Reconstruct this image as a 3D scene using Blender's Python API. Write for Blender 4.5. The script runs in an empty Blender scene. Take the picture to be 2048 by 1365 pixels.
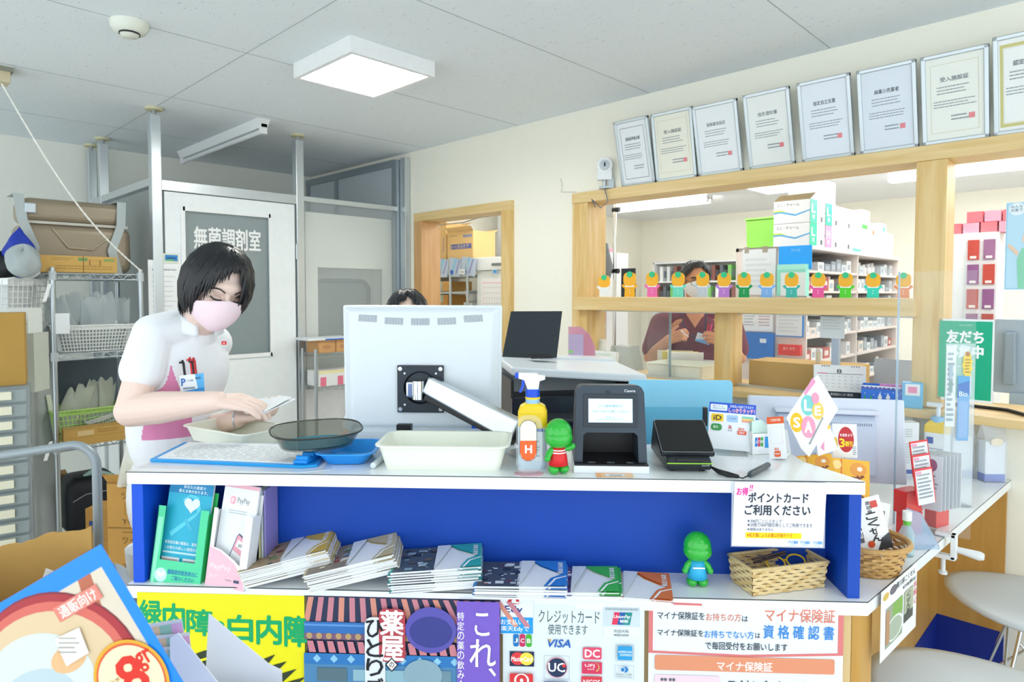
import bpy, bmesh, math, random
from mathutils import Vector as V, Matrix as MX, Euler
S = bpy.context.scene
COL = S.collection
RND = random.Random(7)
PI = math.pi
# ---------------------------------------------------------------- camera (photo 2048x1365, level room, wide lens)
FPX = 1310.0; PITCH = math.radians(2.2); HC = 1.45
CYP = 588 + FPX*math.tan(PITCH)
CAM = V((0.348, -3.021, HC))
RIGHT = V((.7164, .6977, 0)).normalized()
FH = V((-RIGHT.y, RIGHT.x, 0))
FWD = FH*math.cos(PITCH) + V((0, 0, -math.sin(PITCH)))
UP = FH*math.sin(PITCH) + V((0, 0, math.cos(PITCH)))
cd = bpy.data.cameras.new('camera'); cam = bpy.data.objects.new('camera', cd); COL.objects.link(cam)
cam.matrix_world = MX(((RIGHT.x, UP.x, -FWD.x, CAM.x), (RIGHT.y, UP.y, -FWD.y, CAM.y), (RIGHT.z, UP.z, -FWD.z, CAM.z), (0, 0, 0, 1)))
cd.sensor_width = 36; cd.lens = 36*FPX/2048; cd.shift_y = -(682.5-CYP)/2048; cd.clip_start = .02
cd.dof.use_dof = True; cd.dof.focus_distance = 1.75; cd.dof.aperture_fstop = 7.0
S.camera = cam
S.view_settings.view_transform = 'Standard'; S.view_settings.look = 'None'
S.view_settings.gamma = 1; S.view_settings.use_curve_mapping = False
S.view_settings.exposure = EXPOSURE = 0.35
# ---------------------------------------------------------------- world: pale daylight coming through the open shop front
W = bpy.data.worlds.new('world'); S.world = W; W.use_nodes = True
bg = W.node_tree.nodes['Background']; bg.inputs[0].default_value = (.88, .95, 1, 1); bg.inputs[1].default_value = 1.7
# ---------------------------------------------------------------- pixel helpers: where a ray of the photo meets a real plane
def ray(u, v): return RIGHT*((u-1024)/FPX) - UP*((v-CYP)/FPX) + FWD
def oz(u, v, z): d = ray(u, v); return CAM + d*((z-CAM.z)/d.z)
def ox(u, v, x): d = ray(u, v); return CAM + d*((x-CAM.x)/d.x)
def oy(u, v, y): d = ray(u, v); return CAM + d*((y-CAM.y)/d.y)
def oD(u, v, D): d = ray(u, v); return CAM + d*(D/d.dot(FH))
# ---------------------------------------------------------------- materials
def lin(h):
    if isinstance(h, str):
        h = h.lstrip('#'); c = [int(h[i:i+2], 16)/255 for i in (0, 2, 4)]
    else: c = list(h)
    return [x/12.92 if x <= .04045 else ((x+.055)/1.055)**2.4 for x in c]
MC = {}
def mat(col, rough=.5, metal=0, tr=0, alpha=1, em=0, ior=1.45, var=.04, scale=30, coat=0, bump=0, sub=0):
    k = (str(col), rough, metal, tr, alpha, em, ior, var, scale, coat, bump, sub)
    if k in MC: return MC[k]
    m = bpy.data.materials.new('surface_%d' % len(MC)); m.use_nodes = True
    nt = m.node_tree; b = nt.nodes['Principled BSDF']; c = lin(col)
    b.inputs['Roughness'].default_value = rough; b.inputs['Metallic'].default_value = metal
    b.inputs['Transmission Weight'].default_value = tr; b.inputs['Alpha'].default_value = alpha
    b.inputs['IOR'].default_value = ior; b.inputs['Coat Weight'].default_value = coat
    if sub: b.inputs['Subsurface Weight'].default_value = sub; b.inputs['Subsurface Radius'].default_value = (.02, .008, .005); b.inputs['Subsurface Scale'].default_value = .6
    if em:
        b.inputs['Emission Color'].default_value = (*c, 1); b.inputs['Emission Strength'].default_value = em
    b.inputs['Base Color'].default_value = (*c, 1)
    if var and not em:
        tc = nt.nodes.new('ShaderNodeTexCoord'); n = nt.nodes.new('ShaderNodeTexNoise'); n.inputs['Scale'].default_value = scale; n.inputs['Detail'].default_value = 2
        r = nt.nodes.new('ShaderNodeMixRGB'); r.inputs[1].default_value = (*[max(0, x*(1-var)) for x in c], 1); r.inputs[2].default_value = (*[min(1, x*(1+var)) for x in c], 1)
        nt.links.new(tc.outputs['Object'], n.inputs['Vector']); nt.links.new(n.outputs['Fac'], r.inputs[0]); nt.links.new(r.outputs[0], b.inputs['Base Color'])
        if bump:
            bp = nt.nodes.new('ShaderNodeBump'); bp.inputs['Strength'].default_value = bump; bp.inputs['Distance'].default_value = .002
            nt.links.new(n.outputs['Fac'], bp.inputs['Height']); nt.links.new(bp.outputs[0], b.inputs['Normal'])
    MC[k] = m; return m
def wood(c1, c2, rough=.45, stretch=(1, 14, 14), scale=2.2):
    k = ('wood', c1, c2, stretch, scale)
    if k in MC: return MC[k]
    m = bpy.data.materials.new('wood_%d' % len(MC)); m.use_nodes = True; nt = m.node_tree; b = nt.nodes['Principled BSDF']
    b.inputs['Roughness'].default_value = rough
    tc = nt.nodes.new('ShaderNodeTexCoord'); mp = nt.nodes.new('ShaderNodeMapping'); mp.inputs['Scale'].default_value = stretch
    n = nt.nodes.new('ShaderNodeTexNoise'); n.inputs['Scale'].default_value = scale; n.inputs['Detail'].default_value = 6; n.inputs['Distortion'].default_value = .6
    r = nt.nodes.new('ShaderNodeValToRGB'); r.color_ramp.elements[0].position = .36; r.color_ramp.elements[1].position = .66
    r.color_ramp.elements[0].color = (*lin(c1), 1); r.color_ramp.elements[1].color = (*lin(c2), 1)
    nt.links.new(tc.outputs['Object'], mp.inputs[0]); nt.links.new(mp.outputs[0], n.inputs['Vector']); nt.links.new(n.outputs['Fac'], r.inputs[0]); nt.links.new(r.outputs[0], b.inputs['Base Color'])
    MC[k] = m; return m
def glassy(col='#eef8f8', alpha=.12, rough=.03):
    # thin clear sheet: mostly see-through, a little surface gloss
    k = ('glassy', col, alpha, rough)
    if k in MC: return MC[k]
    m = bpy.data.materials.new('clear_sheet_%d' % len(MC)); m.use_nodes = True; nt = m.node_tree
    b = nt.nodes['Principled BSDF']; b.inputs['Base Color'].default_value = (*lin(col), 1); b.inputs['Roughness'].default_value = rough
    b.inputs['Specular IOR Level'].default_value = .5
    t = nt.nodes.new('ShaderNodeBsdfTransparent'); mx = nt.nodes.new('ShaderNodeMixShader'); mx.inputs[0].default_value = alpha
    nt.links.new(t.outputs[0], mx.inputs[1]); nt.links.new(b.outputs[0], mx.inputs[2]); nt.links.new(mx.outputs[0], nt.nodes['Material Output'].inputs[0])
    MC[k] = m; return m
# ---------------------------------------------------------------- text
TC = {}
def glyphs(s, bold=0, shear=0):
    k = (s, bold, shear)
    if k in TC: return TC[k]
    c = bpy.data.curves.new('lettering', 'FONT'); c.body = s; c.resolution_u = 2; c.offset = bold; c.shear = shear; c.size = 1
    o = bpy.data.objects.new('lettering', c); COL.objects.link(o)
    m = bpy.data.meshes.new_from_object(o.evaluated_get(bpy.context.evaluated_depsgraph_get()))
    vs = [(v.co.x, v.co.y) for v in m.vertices]; fs = [tuple(p.vertices) for p in m.polygons]
    bpy.data.objects.remove(o); bpy.data.curves.remove(c); bpy.data.meshes.remove(m)
    if vs:
        x0 = min(v[0] for v in vs); x1 = max(v[0] for v in vs); y0 = min(v[1] for v in vs); y1 = max(v[1] for v in vs)
        vs = [((x-x0)/max(x1-x0, 1e-4), (y-y0)/max(y1-y0, 1e-4)) for x, y in vs]
    TC[k] = (vs, fs); return TC[k]
# ---------------------------------------------------------------- mesh builder
class MB:
    def __init__(s): s.v = []; s.f = []; s.mi = []; s.mats = []; s.sm = []
    def m(s, mt):
        if mt not in s.mats: s.mats.append(mt)
        return s.mats.index(mt)
    def add(s, vs, fs, mt, M=None, sm=False):
        o = len(s.v); i = s.m(mt)
        for p in vs:
            p = V(p) if len(p) == 3 else V((p[0], p[1], 0))
            s.v.append(M @ p if M else p)
        for f in fs: s.f.append([o+j for j in f]); s.mi.append(i); s.sm.append(sm)
        return s
    def box(s, c, d, mt, M=None, rz=0, bev=0):
        bm = bmesh.new(); bmesh.ops.create_cube(bm, size=1)
        bmesh.ops.scale(bm, vec=d, verts=bm.verts)
        if bev: bmesh.ops.bevel(bm, geom=bm.edges[:], offset=bev, segments=2, affect='EDGES', profile=.6)
        T = MX.Translation(V(c)) @ MX.Rotation(rz, 4, 'Z')
        if M: T = M @ T
        bm.verts.index_update()
        s.add([v.co for v in bm.verts], [[v.index for v in f.verts] for f in bm.faces], mt, T); bm.free(); return s
    def bx(s, x0, x1, y0, y1, z0, z1, mt, M=None, bev=0): return s.box(((x0+x1)/2, (y0+y1)/2, (z0+z1)/2), (abs(x1-x0), abs(y1-y0), abs(z1-z0)), mt, M, 0, bev)
    def tube(s, pts, r, mt, seg=10, M=None, closed=False, caps=True):
        pts = [V(p) for p in pts]; n = len(pts); rs = r if isinstance(r, (list, tuple)) else [r]*n
        vs = []; up = None
        for i, p in enumerate(pts):
            a = pts[(i-1) % n] if (closed or i > 0) else p; b = pts[(i+1) % n] if (closed or i < n-1) else p
            t = (b-a).normalized() if (b-a).length > 1e-9 else V((0, 0, 1))
            if up is None:
                up = V((0, 0, 1)) if abs(t.z) < .9 else V((1, 0, 0))
            x = t.cross(up).normalized(); y = x.cross(t).normalized(); up = y
            for k in range(seg):
                an = 2*PI*k/seg; vs.append(p + (x*math.cos(an)+y*math.sin(an))*rs[i])
        fs = []
        for i in range(n if closed else n-1):
            for k in range(seg):
                a = i*seg+k; b = i*seg+(k+1) % seg; c = ((i+1) % n)*seg+(k+1) % seg; d = ((i+1) % n)*seg+k
                fs.append((a, d, c, b))
        s.add(vs, fs, mt, M, True)
        if caps and not closed:
            s.add(vs[:seg], [tuple(range(seg))], mt, M); s.add(vs[-seg:], [tuple(range(seg-1, -1, -1))], mt, M)
        return s
    def cyl(s, p0, p1, r, mt, r1=None, seg=20, M=None): return s.tube([p0, p1], [r, r if r1 is None else r1], mt, seg, M)
    def lathe(s, prof, mt, seg=28, M=None, sx=1, sy=1, sm=True):
        vs = [(r*math.cos(2*PI*k/seg)*sx, r*math.sin(2*PI*k/seg)*sy, z) for r, z in prof for k in range(seg)]
        fs = [(i*seg+k, i*seg+(k+1) % seg, (i+1)*seg+(k+1) % seg, (i+1)*seg+k) for i in range(len(prof)-1) for k in range(seg)]
        return s.add(vs, fs, mt, M, sm)
    def ell(s, c, r, mt, M=None, seg=20, rings=14, R=None):
        vs = []; T = MX.Translation(V(c)) @ (R if R else MX.Identity(4))
        for i in range(rings+1):
            t = PI*i/rings
            for k in range(seg): a = 2*PI*k/seg; vs.append(T @ V((r[0]*math.sin(t)*math.cos(a), r[1]*math.sin(t)*math.sin(a), -r[2]*math.cos(t))))
        fs = [(i*seg+k, i*seg+(k+1) % seg, (i+1)*seg+(k+1) % seg, (i+1)*seg+k) for i in range(rings) for k in range(seg)]
        return s.add(vs, fs, mt, M, True)
    def prism(s, poly, z0, z1, mt, M=None, side=None):
        n = len(poly); A = sum(poly[i][0]*poly[(i+1) % n][1]-poly[(i+1) % n][0]*poly[i][1] for i in range(n))
        if A < 0: poly = poly[::-1]
        vs = [(x, y, z0) for x, y in poly]+[(x, y, z1) for x, y in poly]
        s.add(vs, [tuple(range(n-1, -1, -1)), tuple(range(n, 2*n))], mt, M)
        return s.add(vs, [(i, (i+1) % n, n+(i+1) % n, n+i) for i in range(n)], side or mt, M)
    def grid(s, fn, nu, nv, mt, M=None, sm=True, closed=False):
        vs = [fn(i/nu, j/nv) for j in range(nv+1) for i in range(nu+1)]
        fs = [(j*(nu+1)+i, j*(nu+1)+i+1, (j+1)*(nu+1)+i+1, (j+1)*(nu+1)+i) for j in range(nv) for i in range(nu)]
        return s.add(vs, fs, mt, M, sm)
    def text(s, t, x0, y0, x1, y1, mt, M=None, z=0, bold=0, shear=0):
        vs, fs = glyphs(t, 0, shear); dd = bold*abs(y1-y0)*.9
        for i, (p, q) in enumerate(((0, 0), (1, .4), (-1, -.4), (.4, -1), (-.4, 1)) if bold > .004 else ((0, 0),)):
            s.add([(x0+(x1-x0)*a+p*dd, y0+(y1-y0)*b+q*dd, z+i*3e-6) for a, b in vs], fs, mt, M)
        return s
    def loft(s, rings, mt, M=None, cap0=True, cap1=True, sm=False):
        n = len(rings[0]); vs = [p for r_ in rings for p in r_]
        fs = [(i*n+k, i*n+(k+1) % n, (i+1)*n+(k+1) % n, (i+1)*n+k) for i in range(len(rings)-1) for k in range(n)]
        if cap0: fs.append(tuple(range(n-1, -1, -1)))
        if cap1: o = (len(rings)-1)*n; fs.append(tuple(range(o, o+n)))
        return s.add(vs, fs, mt, M, sm)
    def tray(s, w, d, h, mt, slope=.02, rim=.008, t=.003, r=.02, n=5, M=None):
        R = lambda a, b, rr, z: [(x, y, z) for x, y in rrect(-a/2, -b/2, a/2, b/2, rr, n)]
        return s.loft([R(w-2*slope, d-2*slope, r, 0), R(w, d, r+slope*.5, h-t), R(w+2*rim, d+2*rim, r+slope*.5+rim, h-t), R(w+2*rim, d+2*rim, r+slope*.5+rim, h), R(w-t, d-t, r+slope*.5, h), R(w-2*slope-t, d-2*slope-t, r, t)], mt, M)
    def build(s, name, parent=None, M=None, bev=0, seg=2, weld=False, sub=0, solid=0, smooth=False):
        me = bpy.data.meshes.new(name); me.from_pydata(s.v, [], s.f); ob = bpy.data.objects.new(name, me)
        for mt in s.mats: me.materials.append(mt)
        me.polygons.foreach_set('material_index', s.mi); me.polygons.foreach_set('use_smooth', [smooth or x for x in s.sm]); me.update()
        COL.objects.link(ob)
        if parent: ob.parent = parent
        if M is not None: ob.matrix_local = M
        if weld:
            bm = bmesh.new(); bm.from_mesh(me); bmesh.ops.remove_doubles(bm, verts=bm.verts, dist=1e-5); bmesh.ops.recalc_face_normals(bm, faces=bm.faces); bm.to_mesh(me); bm.free()
        if solid: md = ob.modifiers.new('thickness', 'SOLIDIFY'); md.thickness = solid; md.offset = 0
        if bev:
            md = ob.modifiers.new('soft_edges', 'BEVEL'); md.width = bev; md.segments = seg; md.limit_method = 'ANGLE'; md.angle_limit = .6
        if sub: md = ob.modifiers.new('subdivision', 'SUBSURF'); md.levels = sub; md.render_levels = sub
        return ob
def tag(o, label, cat, group=None, kind=None):
    o['label'] = label; o['category'] = cat
    if group: o['group'] = group
    if kind: o['kind'] = kind
    return o
def thing(name, label, cat, M=None, group=None):
    o = bpy.data.objects.new(name, None); COL.objects.link(o); o.empty_display_size = .05
    if M is not None: o.matrix_world = M
    return tag(o, label, cat, group)
def struct(o): o['kind'] = 'structure'; return o
def children(o): return [c for c in bpy.data.objects if c.parent == o]
def copy_tree(o, parent=None):
    c = o.copy(); COL.objects.link(c); c.parent = parent
    for ch in children(o): copy_tree(ch, c)
    return c
def T(x, y, z=0): return MX.Translation(V((x, y, z)))
def RZ(a): return MX.Rotation(math.radians(a), 4, 'Z')
def RX(a): return MX.Rotation(math.radians(a), 4, 'X')
def RY(a): return MX.Rotation(math.radians(a), 4, 'Y')
def frame(o, x, y, z=None):
    # matrix with given origin, x axis and approx y axis
    x = V(x).normalized(); z = x.cross(V(y)).normalized(); y = z.cross(x)
    return MX(((x.x, y.x, z.x, o[0]), (x.y, y.y, z.y, o[1]), (x.z, y.z, z.z, o[2]), (0, 0, 0, 1)))
STAND = RX(90)          # a sheet drawn in x,y stands upright, facing local -y
def rrect(x0, y0, x1, y1, r, n=4):
    p = []
    for cx, cy, a in ((x1-r, y1-r, 0), (x0+r, y1-r, 90), (x0+r, y0+r, 180), (x1-r, y0+r, 270)):
        for k in range(n+1): t = math.radians(a+90*k/n); p.append((cx+r*math.cos(t), cy+r*math.sin(t)))
    return p
def oval(cx, cy, rx, ry, n=28, a0=0, a1=360): return [(cx+rx*math.cos(math.radians(a0+(a1-a0)*k/n)), cy+ry*math.sin(math.radians(a0+(a1-a0)*k/n))) for k in range(n if a1-a0 == 360 else n+1)]
class Sheet(MB):
    """printed sheet: drawn in its own x,y (metres) or, with px=(u0,v0,u1,v1), laid out in the units of a picture of it"""
    def __init__(s, w, h, col='#ffffff', px=None, t=.0008, rough=.45, edge=None, poly=None):
        super().__init__(); s.w, s.h, s.px = w, h, px; s.k = 0; s.rough = rough
        s.base = mat(col, rough, var=.01) if isinstance(col, str) else col
        if poly: s.prism([s.q(*p) for p in poly], -t, 0, s.base)
        else: s.bx(0, w, 0, h, -t, 0, s.base)
    def q(s, x, y):
        if s.px: u0, v0, u1, v1 = s.px; return ((x-u0)/(u1-u0)*s.w, (v1-y)/(v1-v0)*s.h)
        return (x, y)
    def mt(s, c): return mat(c, s.rough, var=.01) if isinstance(c, str) else c
    def z(s): s.k += 1; return .00012*s.k
    def pl(s, pts, c):
        q = [s.q(*p) for p in pts]; n = len(q); z = s.z()
        if sum(q[i][0]*q[(i+1) % n][1]-q[(i+1) % n][0]*q[i][1] for i in range(n)) < 0: q = q[::-1]
        s.add([(x, y, z) for x, y in q], [tuple(range(n))], s.mt(c)); return s
    def r(s, x0, y0, x1, y1, c): return s.pl([(x0, y0), (x1, y0), (x1, y1), (x0, y1)], c)
    def rr(s, x0, y0, x1, y1, rad, c): return s.pl(rrect(min(x0, x1), min(y0, y1), max(x0, x1), max(y0, y1), rad), c)
    def o(s, cx, cy, rx, ry, c): return s.pl(oval(cx, cy, rx, ry), c)
    def ring(s, x0, y0, x1, y1, w, c):
        s.r(x0, y0, x1, y0+w, c); s.r(x0, y1-w, x1, y1, c); s.r(x0, y0, x0+w, y1, c); s.r(x1-w, y0, x1, y1, c); return s
    def t(s, txt, x0, y0, x1, y1, c, bold=0, shear=0):
        a = s.q(x0, max(y0, y1) if s.px else min(y0, y1)); b = s.q(x1, min(y0, y1) if s.px else max(y0, y1))
        s.text(txt, a[0], a[1], b[0], b[1], s.mt(c), None, s.z(), bold, shear); return s
    def vt(s, txt, x0, y0, x1, y1, c, bold=0, gap=.12):
        n = len(txt); st = (y1-y0)/n
        for i, ch in enumerate(txt): s.t(ch, x0, y0+st*i+st*gap/2, x1, y0+st*(i+1)-st*gap/2, c, bold)
        return s
    def lines(s, x0, y0, x1, y1, n, c, fill=.45, ragged=.25):
        # rows of tiny print
        st = (y1-y0)/n
        for i in range(n):
            e = x1-(x1-x0)*ragged*RND.random(); x = x0; z = s.z()
            while x < e:
                wd = (x1-x0)*RND.uniform(.03, .11); x2 = min(e, x+wd)
                a = s.q(x, y0+st*i); b = s.q(x2, y0+st*(i+fill)); s.add([(a[0], a[1], z), (b[0], a[1], z), (b[0], b[1], z), (a[0], b[1], z)], [(0, 1, 2, 3)], s.mt(c)); x = x2+(x1-x0)*.012
        return s
POW_MAIN = 26; POW_SHOP = 3.5; POW_TUBE = 25
# ================================================================ ROOM
CEIL = 2.51
WHITE = mat('#f3f6f6', .6); CREAM = mat('#faf7e8', .8, var=.015); CREAM2 = mat('#f3f4ea', .8, var=.015)
ALU = mat('#cfd6da', .32, metal=.75, var=.02); ALUD = mat('#9fabb2', .4, metal=.6, var=.02)
CHROME = mat('#d5d9db', .15, metal=1, var=0); STEELW = mat('#b9c1c5', .3, metal=.9, var=0)
OAK = wood('#dfbf80', '#ebd09a', stretch=(1, 14, 14)); OAKV = wood('#d9b26c', '#e8cb90', stretch=(14, 14, 1))
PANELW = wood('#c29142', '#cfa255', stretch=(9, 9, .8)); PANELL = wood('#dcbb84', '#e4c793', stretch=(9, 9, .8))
BLACK = mat('#17191c', .4); DGREY = mat('#2c353d', .45); PURE = mat('#fbfdfd', .45, var=.01)
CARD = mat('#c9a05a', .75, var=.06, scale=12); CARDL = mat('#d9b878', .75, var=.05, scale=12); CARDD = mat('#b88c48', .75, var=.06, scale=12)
m = MB(); m.bx(-5.3, 3.2, -6.5, 5.3, -.1, 0, mat('#dfe0dc', .5, var=.04, scale=8)); struct(m.build('floor'))
# ceiling: rock-wool board with tiny wormhole pits
cm = mat('#eaf1f5', .9, var=.02, scale=20); nt = cm.node_tree
tc = nt.nodes.new('ShaderNodeTexCoord'); mp = nt.nodes.new('ShaderNodeMapping'); mp.inputs['Scale'].default_value = (30, 75, 30)
vo = nt.nodes.new('ShaderNodeTexNoise'); vo.inputs['Scale'].default_value = 1.6; vo.inputs['Detail'].default_value = 3
rp = nt.nodes.new('ShaderNodeValToRGB'); rp.color_ramp.elements[0].position = .28; rp.color_ramp.elements[1].position = .34
rp.color_ramp.elements[0].color = (*lin('#c6cfd4'), 1); rp.color_ramp.elements[1].color = (*lin('#eaf1f5'), 1)
nt.links.new(tc.outputs['Object'], mp.inputs[0]); nt.links.new(mp.outputs[0], vo.inputs['Vector']); nt.links.new(vo.outputs['Fac'], rp.inputs[0])
nt.links.new(rp.outputs[0], nt.nodes['Principled BSDF'].inputs['Base Color'])
m = MB(); m.bx(-5.3, 3.2, -6.5, 0, CEIL, CEIL+.1, cm); m.bx(-5.3, 3.2, 0, 5.3, CEIL, CEIL+.1, mat('#eef0f2', .9, var=.01))
jt = mat('#a9b2b4', .9)
for x in (-.67, -1.575, -2.53, -3.46, -4.4, .24, 1.15): m.bx(x-.0018, x+.0018, -6.5, -.01, CEIL-.001, CEIL+.01, jt)
for y in (-1.74, -3.56, -5.3): m.bx(-5.1, 3.2, y-.0018, y+.0018, CEIL-.001, CEIL+.01, jt)
struct(m.build('ceiling'))
# wall between shop and dispensary (y = 0 .. .12) with doorway and long window
m = MB()
DX0, DX1, DZ = -3.5, -2.64, 1.99
for a, b, z0, z1 in ((-5.15, DX0, 0, CEIL), (DX0, DX1, DZ, CEIL), (DX1, -2.03, 0, CEIL), (-2.03, 1.3, 0, .955), (-2.03, 1.3, 2.03, CEIL), (1.3, 3.2, 0, CEIL)):
    m.bx(a, b, 0, .12, z0, z1, CREAM)
struct(m.build('wall_right'))
m = MB(); m.bx(-5.3, -5.15, -6.5, .12, 0, CEIL, CREAM2); struct(m.build('wall_back'))
m = MB(); m.bx(-5.15, 2.1, 5.2, 5.3, 0, CEIL, CREAM); struct(m.build('wall_far'))
m = MB(); m.bx(-5.15, -5.0, .12, 5.2, 0, CEIL, CREAM); struct(m.build('wall_left'))
m = MB(); m.bx(2.0, 2.1, .12, 5.2, 0, CEIL, CREAM); struct(m.build('wall_east'))
# window woodwork
w = bpy.data.objects.new('window_1', None); COL.objects.link(w); struct(w)
def part(name, fn, par, **k): b = MB(); fn(b); return b.build(name, par, **k)
part('window_header', lambda b: b.bx(-2.075, 1.3, -.035, .15, 1.972, 2.032, OAK), w, bev=.003)
part('window_jamb', lambda b: b.bx(-2.075, -1.965, -.03, .15, .955, 1.972, OAKV), w, bev=.003)
part('window_post', lambda b: b.bx(-.33, -.225, -.03, .12, 1.0, 1.972, OAKV), w, bev=.003)
part('window_post', lambda b: b.bx(-1.185, -1.10, -.02, .11, 1.0, 1.36, OAKV), w, bev=.003)
part('window_rail', lambda b: b.bx(-2.03, -.315, -.075, .12, 1.358, 1.432, OAK), w, bev=.003)
part('window_sill', lambda b: b.bx(-2.03, 1.3, -.10, .32, .965, .998, OAK), w, bev=.003)
part('window_track', lambda b: (b.bx(-1.95, -.34, .045, .075, .998, 1.008, ALU), b.bx(-1.95, -.34, .045, .075, 1.35, 1.358, ALU)), w)
part('window_pane', lambda b: b.bx(-1.95, -1.47, .05, .054, 1.008, 1.35, glassy('#e6f2f2', .05)), w)
part('window_pane', lambda b: b.bx(-1.62, -1.2, .066, .070, 1.008, 1.35, glassy('#e6f2f2', .04)), w)
part('window_pane', lambda b: b.bx(-1.09, -.62, .05, .054, 1.008, 1.35, glassy('#e6f2f2', .04)), w)
part('window_pane', lambda b: b.bx(-.64, -.34, .066, .070, 1.008, 1.35, glassy('#e6f2f2', .04)), w)
part('pane_edge', lambda b: b.bx(-1.478, -1.468, .048, .056, 1.008, 1.35, mat('#8fa6ad', .2)), w)
part('pane_edge', lambda b: b.bx(-.66, -.63, .046, .074, 1.008, 1.35, mat('#b9c6d6', .3)), w)
# door opening
d = bpy.data.objects.new('door_1', None); COL.objects.link(d); struct(d)
part('door_header', lambda b: b.bx(-3.585, -2.575, -.03, .15, 1.985, 2.045, OAK), d, bev=.003)
part('door_jamb', lambda b: b.bx(-2.665, -2.575, -.03, .15, 0, 1.985, OAKV), d, bev=.003)
part('door_jamb', lambda b: b.bx(-3.585, -3.492, -.03, .15, 0, 1.985, wood('#c99860', '#d6ab74', stretch=(14, 14, 1))), d, bev=.003)
# sterile-room partition: aluminium frame, glass, swing door
PX = -3.75
p = bpy.data.objects.new('wall_partition', None); COL.objects.link(p); struct(p)
GL = glassy('#dfe9e9', .16); GLD = glassy('#8d989b', .55)
def post(x, y, w=.055, z1=2.47, cap=True):
    part('partition_post', lambda b: b.bx(x-w/2, x+w/2, y-w/2, y+w/2, 0, z1, ALU), p, bev=.004)
    if cap: part('post_cap', lambda b: (b.cyl((x, y, z1), (x, y, CEIL-.012), .012, STEELW), b.cyl((x, y, CEIL-.014), (x, y, CEIL), .045, mat('#d6d2ac', .5))), p)
post(PX, -1.74); post(PX, -.86); post(-4.79, -1.74); post(-5.08, -1.74)
part('partition_post', lambda b: (b.bx(PX-.04, PX+.02, -.075, -.015, 0, 2.46, ALUD), b.bx(PX+.025, PX+.09, -.05, -.004, 0, 2.47, ALU)), p, bev=.003)
part('partition_rail', lambda b: (b.bx(PX-.025, PX+.025, -1.715, -.885, 2.045, 2.105, ALU), b.bx(PX-.025, PX+.025, -.835, -.07, 2.07, 2.105, ALU)), p, bev=.003)
part('partition_rail', lambda b: (b.bx(-4.765, PX-.03, -1.765, -1.715, 2.07, 2.115, ALU), b.bx(-5.15, -4.815, -1.765, -1.715, 2.07, 2.115, ALU)), p, bev=.003)
part('partition_glass', lambda b: (b.bx(PX-.004, PX+.004, -.835, -.07, .8, 2.07, GL)), p)
part('partition_glass', lambda b: (b.bx(-4.765, PX-.03, -1.744, -1.736, .8, 2.07, GLD), b.bx(-5.15, -4.815, -1.744, -1.736, .8, 2.07, GL)), p)
part('partition_board', lambda b: (b.bx(PX-.015, PX+.015, -.835, -.07, 0, .8, WHITE), b.bx(-5.15, PX-.03, -1.755, -1.725, 0, .8, WHITE)), p)
# framed panels lining the dispensary wall inside the cubicle, up to the ceiling
part('lining_panel', lambda b: b.bx(-5.14, PX-.045, -.03, -.004, .9, 2.42, mat('#c3ccd1', .5)), p)
for x0 in (-5.14, -4.66, -3.83): part('lining_frame', lambda b: b.bx(x0, x0+.035, -.05, -.028, .9, 2.42, ALUD), p)
part('lining_frame', lambda b: b.bx(-5.14, PX-.045, -.055, -.028, 2.42, 2.47, ALUD), p)
# swing door with window
d2 = bpy.data.objects.new('door_2', None); COL.objects.link(d2); struct(d2); d2.matrix_world = T(PX, 0, 0)
DW = mat('#f1f7f8', .4)
dy0, dy1 = -1.70, -.90
a = ox(362, 418, PX); c = ox(541, 708, PX)
gy0, gy1, gz0, gz1 = a.y, c.y, c.z, a.z
part('door_leaf', lambda b: (b.bx(-.02, .02, dy0, gy0, 0, 2.04, DW), b.bx(-.02, .02, gy1, dy1, 0, 2.04, DW), b.bx(-.02, .02, gy0, gy1, 0, gz0, DW), b.bx(-.02, .02, gy0, gy1, gz1, 2.04, DW)), d2)
part('glazing_bead', lambda b: [b.bx(.018, .03, *q, mat('#f4f7f7', .3)) for q in ((gy0-.012, gy0+.012, gz0-.012, gz1+.012), (gy1-.012, gy1+.012, gz0-.012, gz1+.012), (gy0, gy1, gz0-.012, gz0+.012), (gy0, gy1, gz1-.012, gz1+.012))], d2)
part('glass', lambda b: b.bx(-.003, .003, gy0, gy1, gz0, gz1, glassy('#a9b7ba', .5, .08)), d2)
ta = ox(388, 497, PX); tb = ox(520, 462, PX)
part('lettering', lambda b: b.text('無菌調剤室', ta.y, ta.z, tb.y, tb.z, mat('#f4f6f6', .5), frame((.0045, 0, 0), (0, 1, 0), (0, 0, 1)), 0, .02), d2)
part('hinge', lambda b: [b.cyl((.022, dy1+.012, z), (.022, dy1+.012, z+.1), .008, STEELW) for z in (.3, 1.68)], d2)
part('handle', lambda b: (b.bx(.02, .045, dy0+.05, dy0+.08, .95, 1.12, STEELW), b.tube([(.045, dy0+.065, 1.03), (.07, dy0+.065, 1.03), (.07, dy0+.17, 1.03)], .009, STEELW)), d2)
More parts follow.
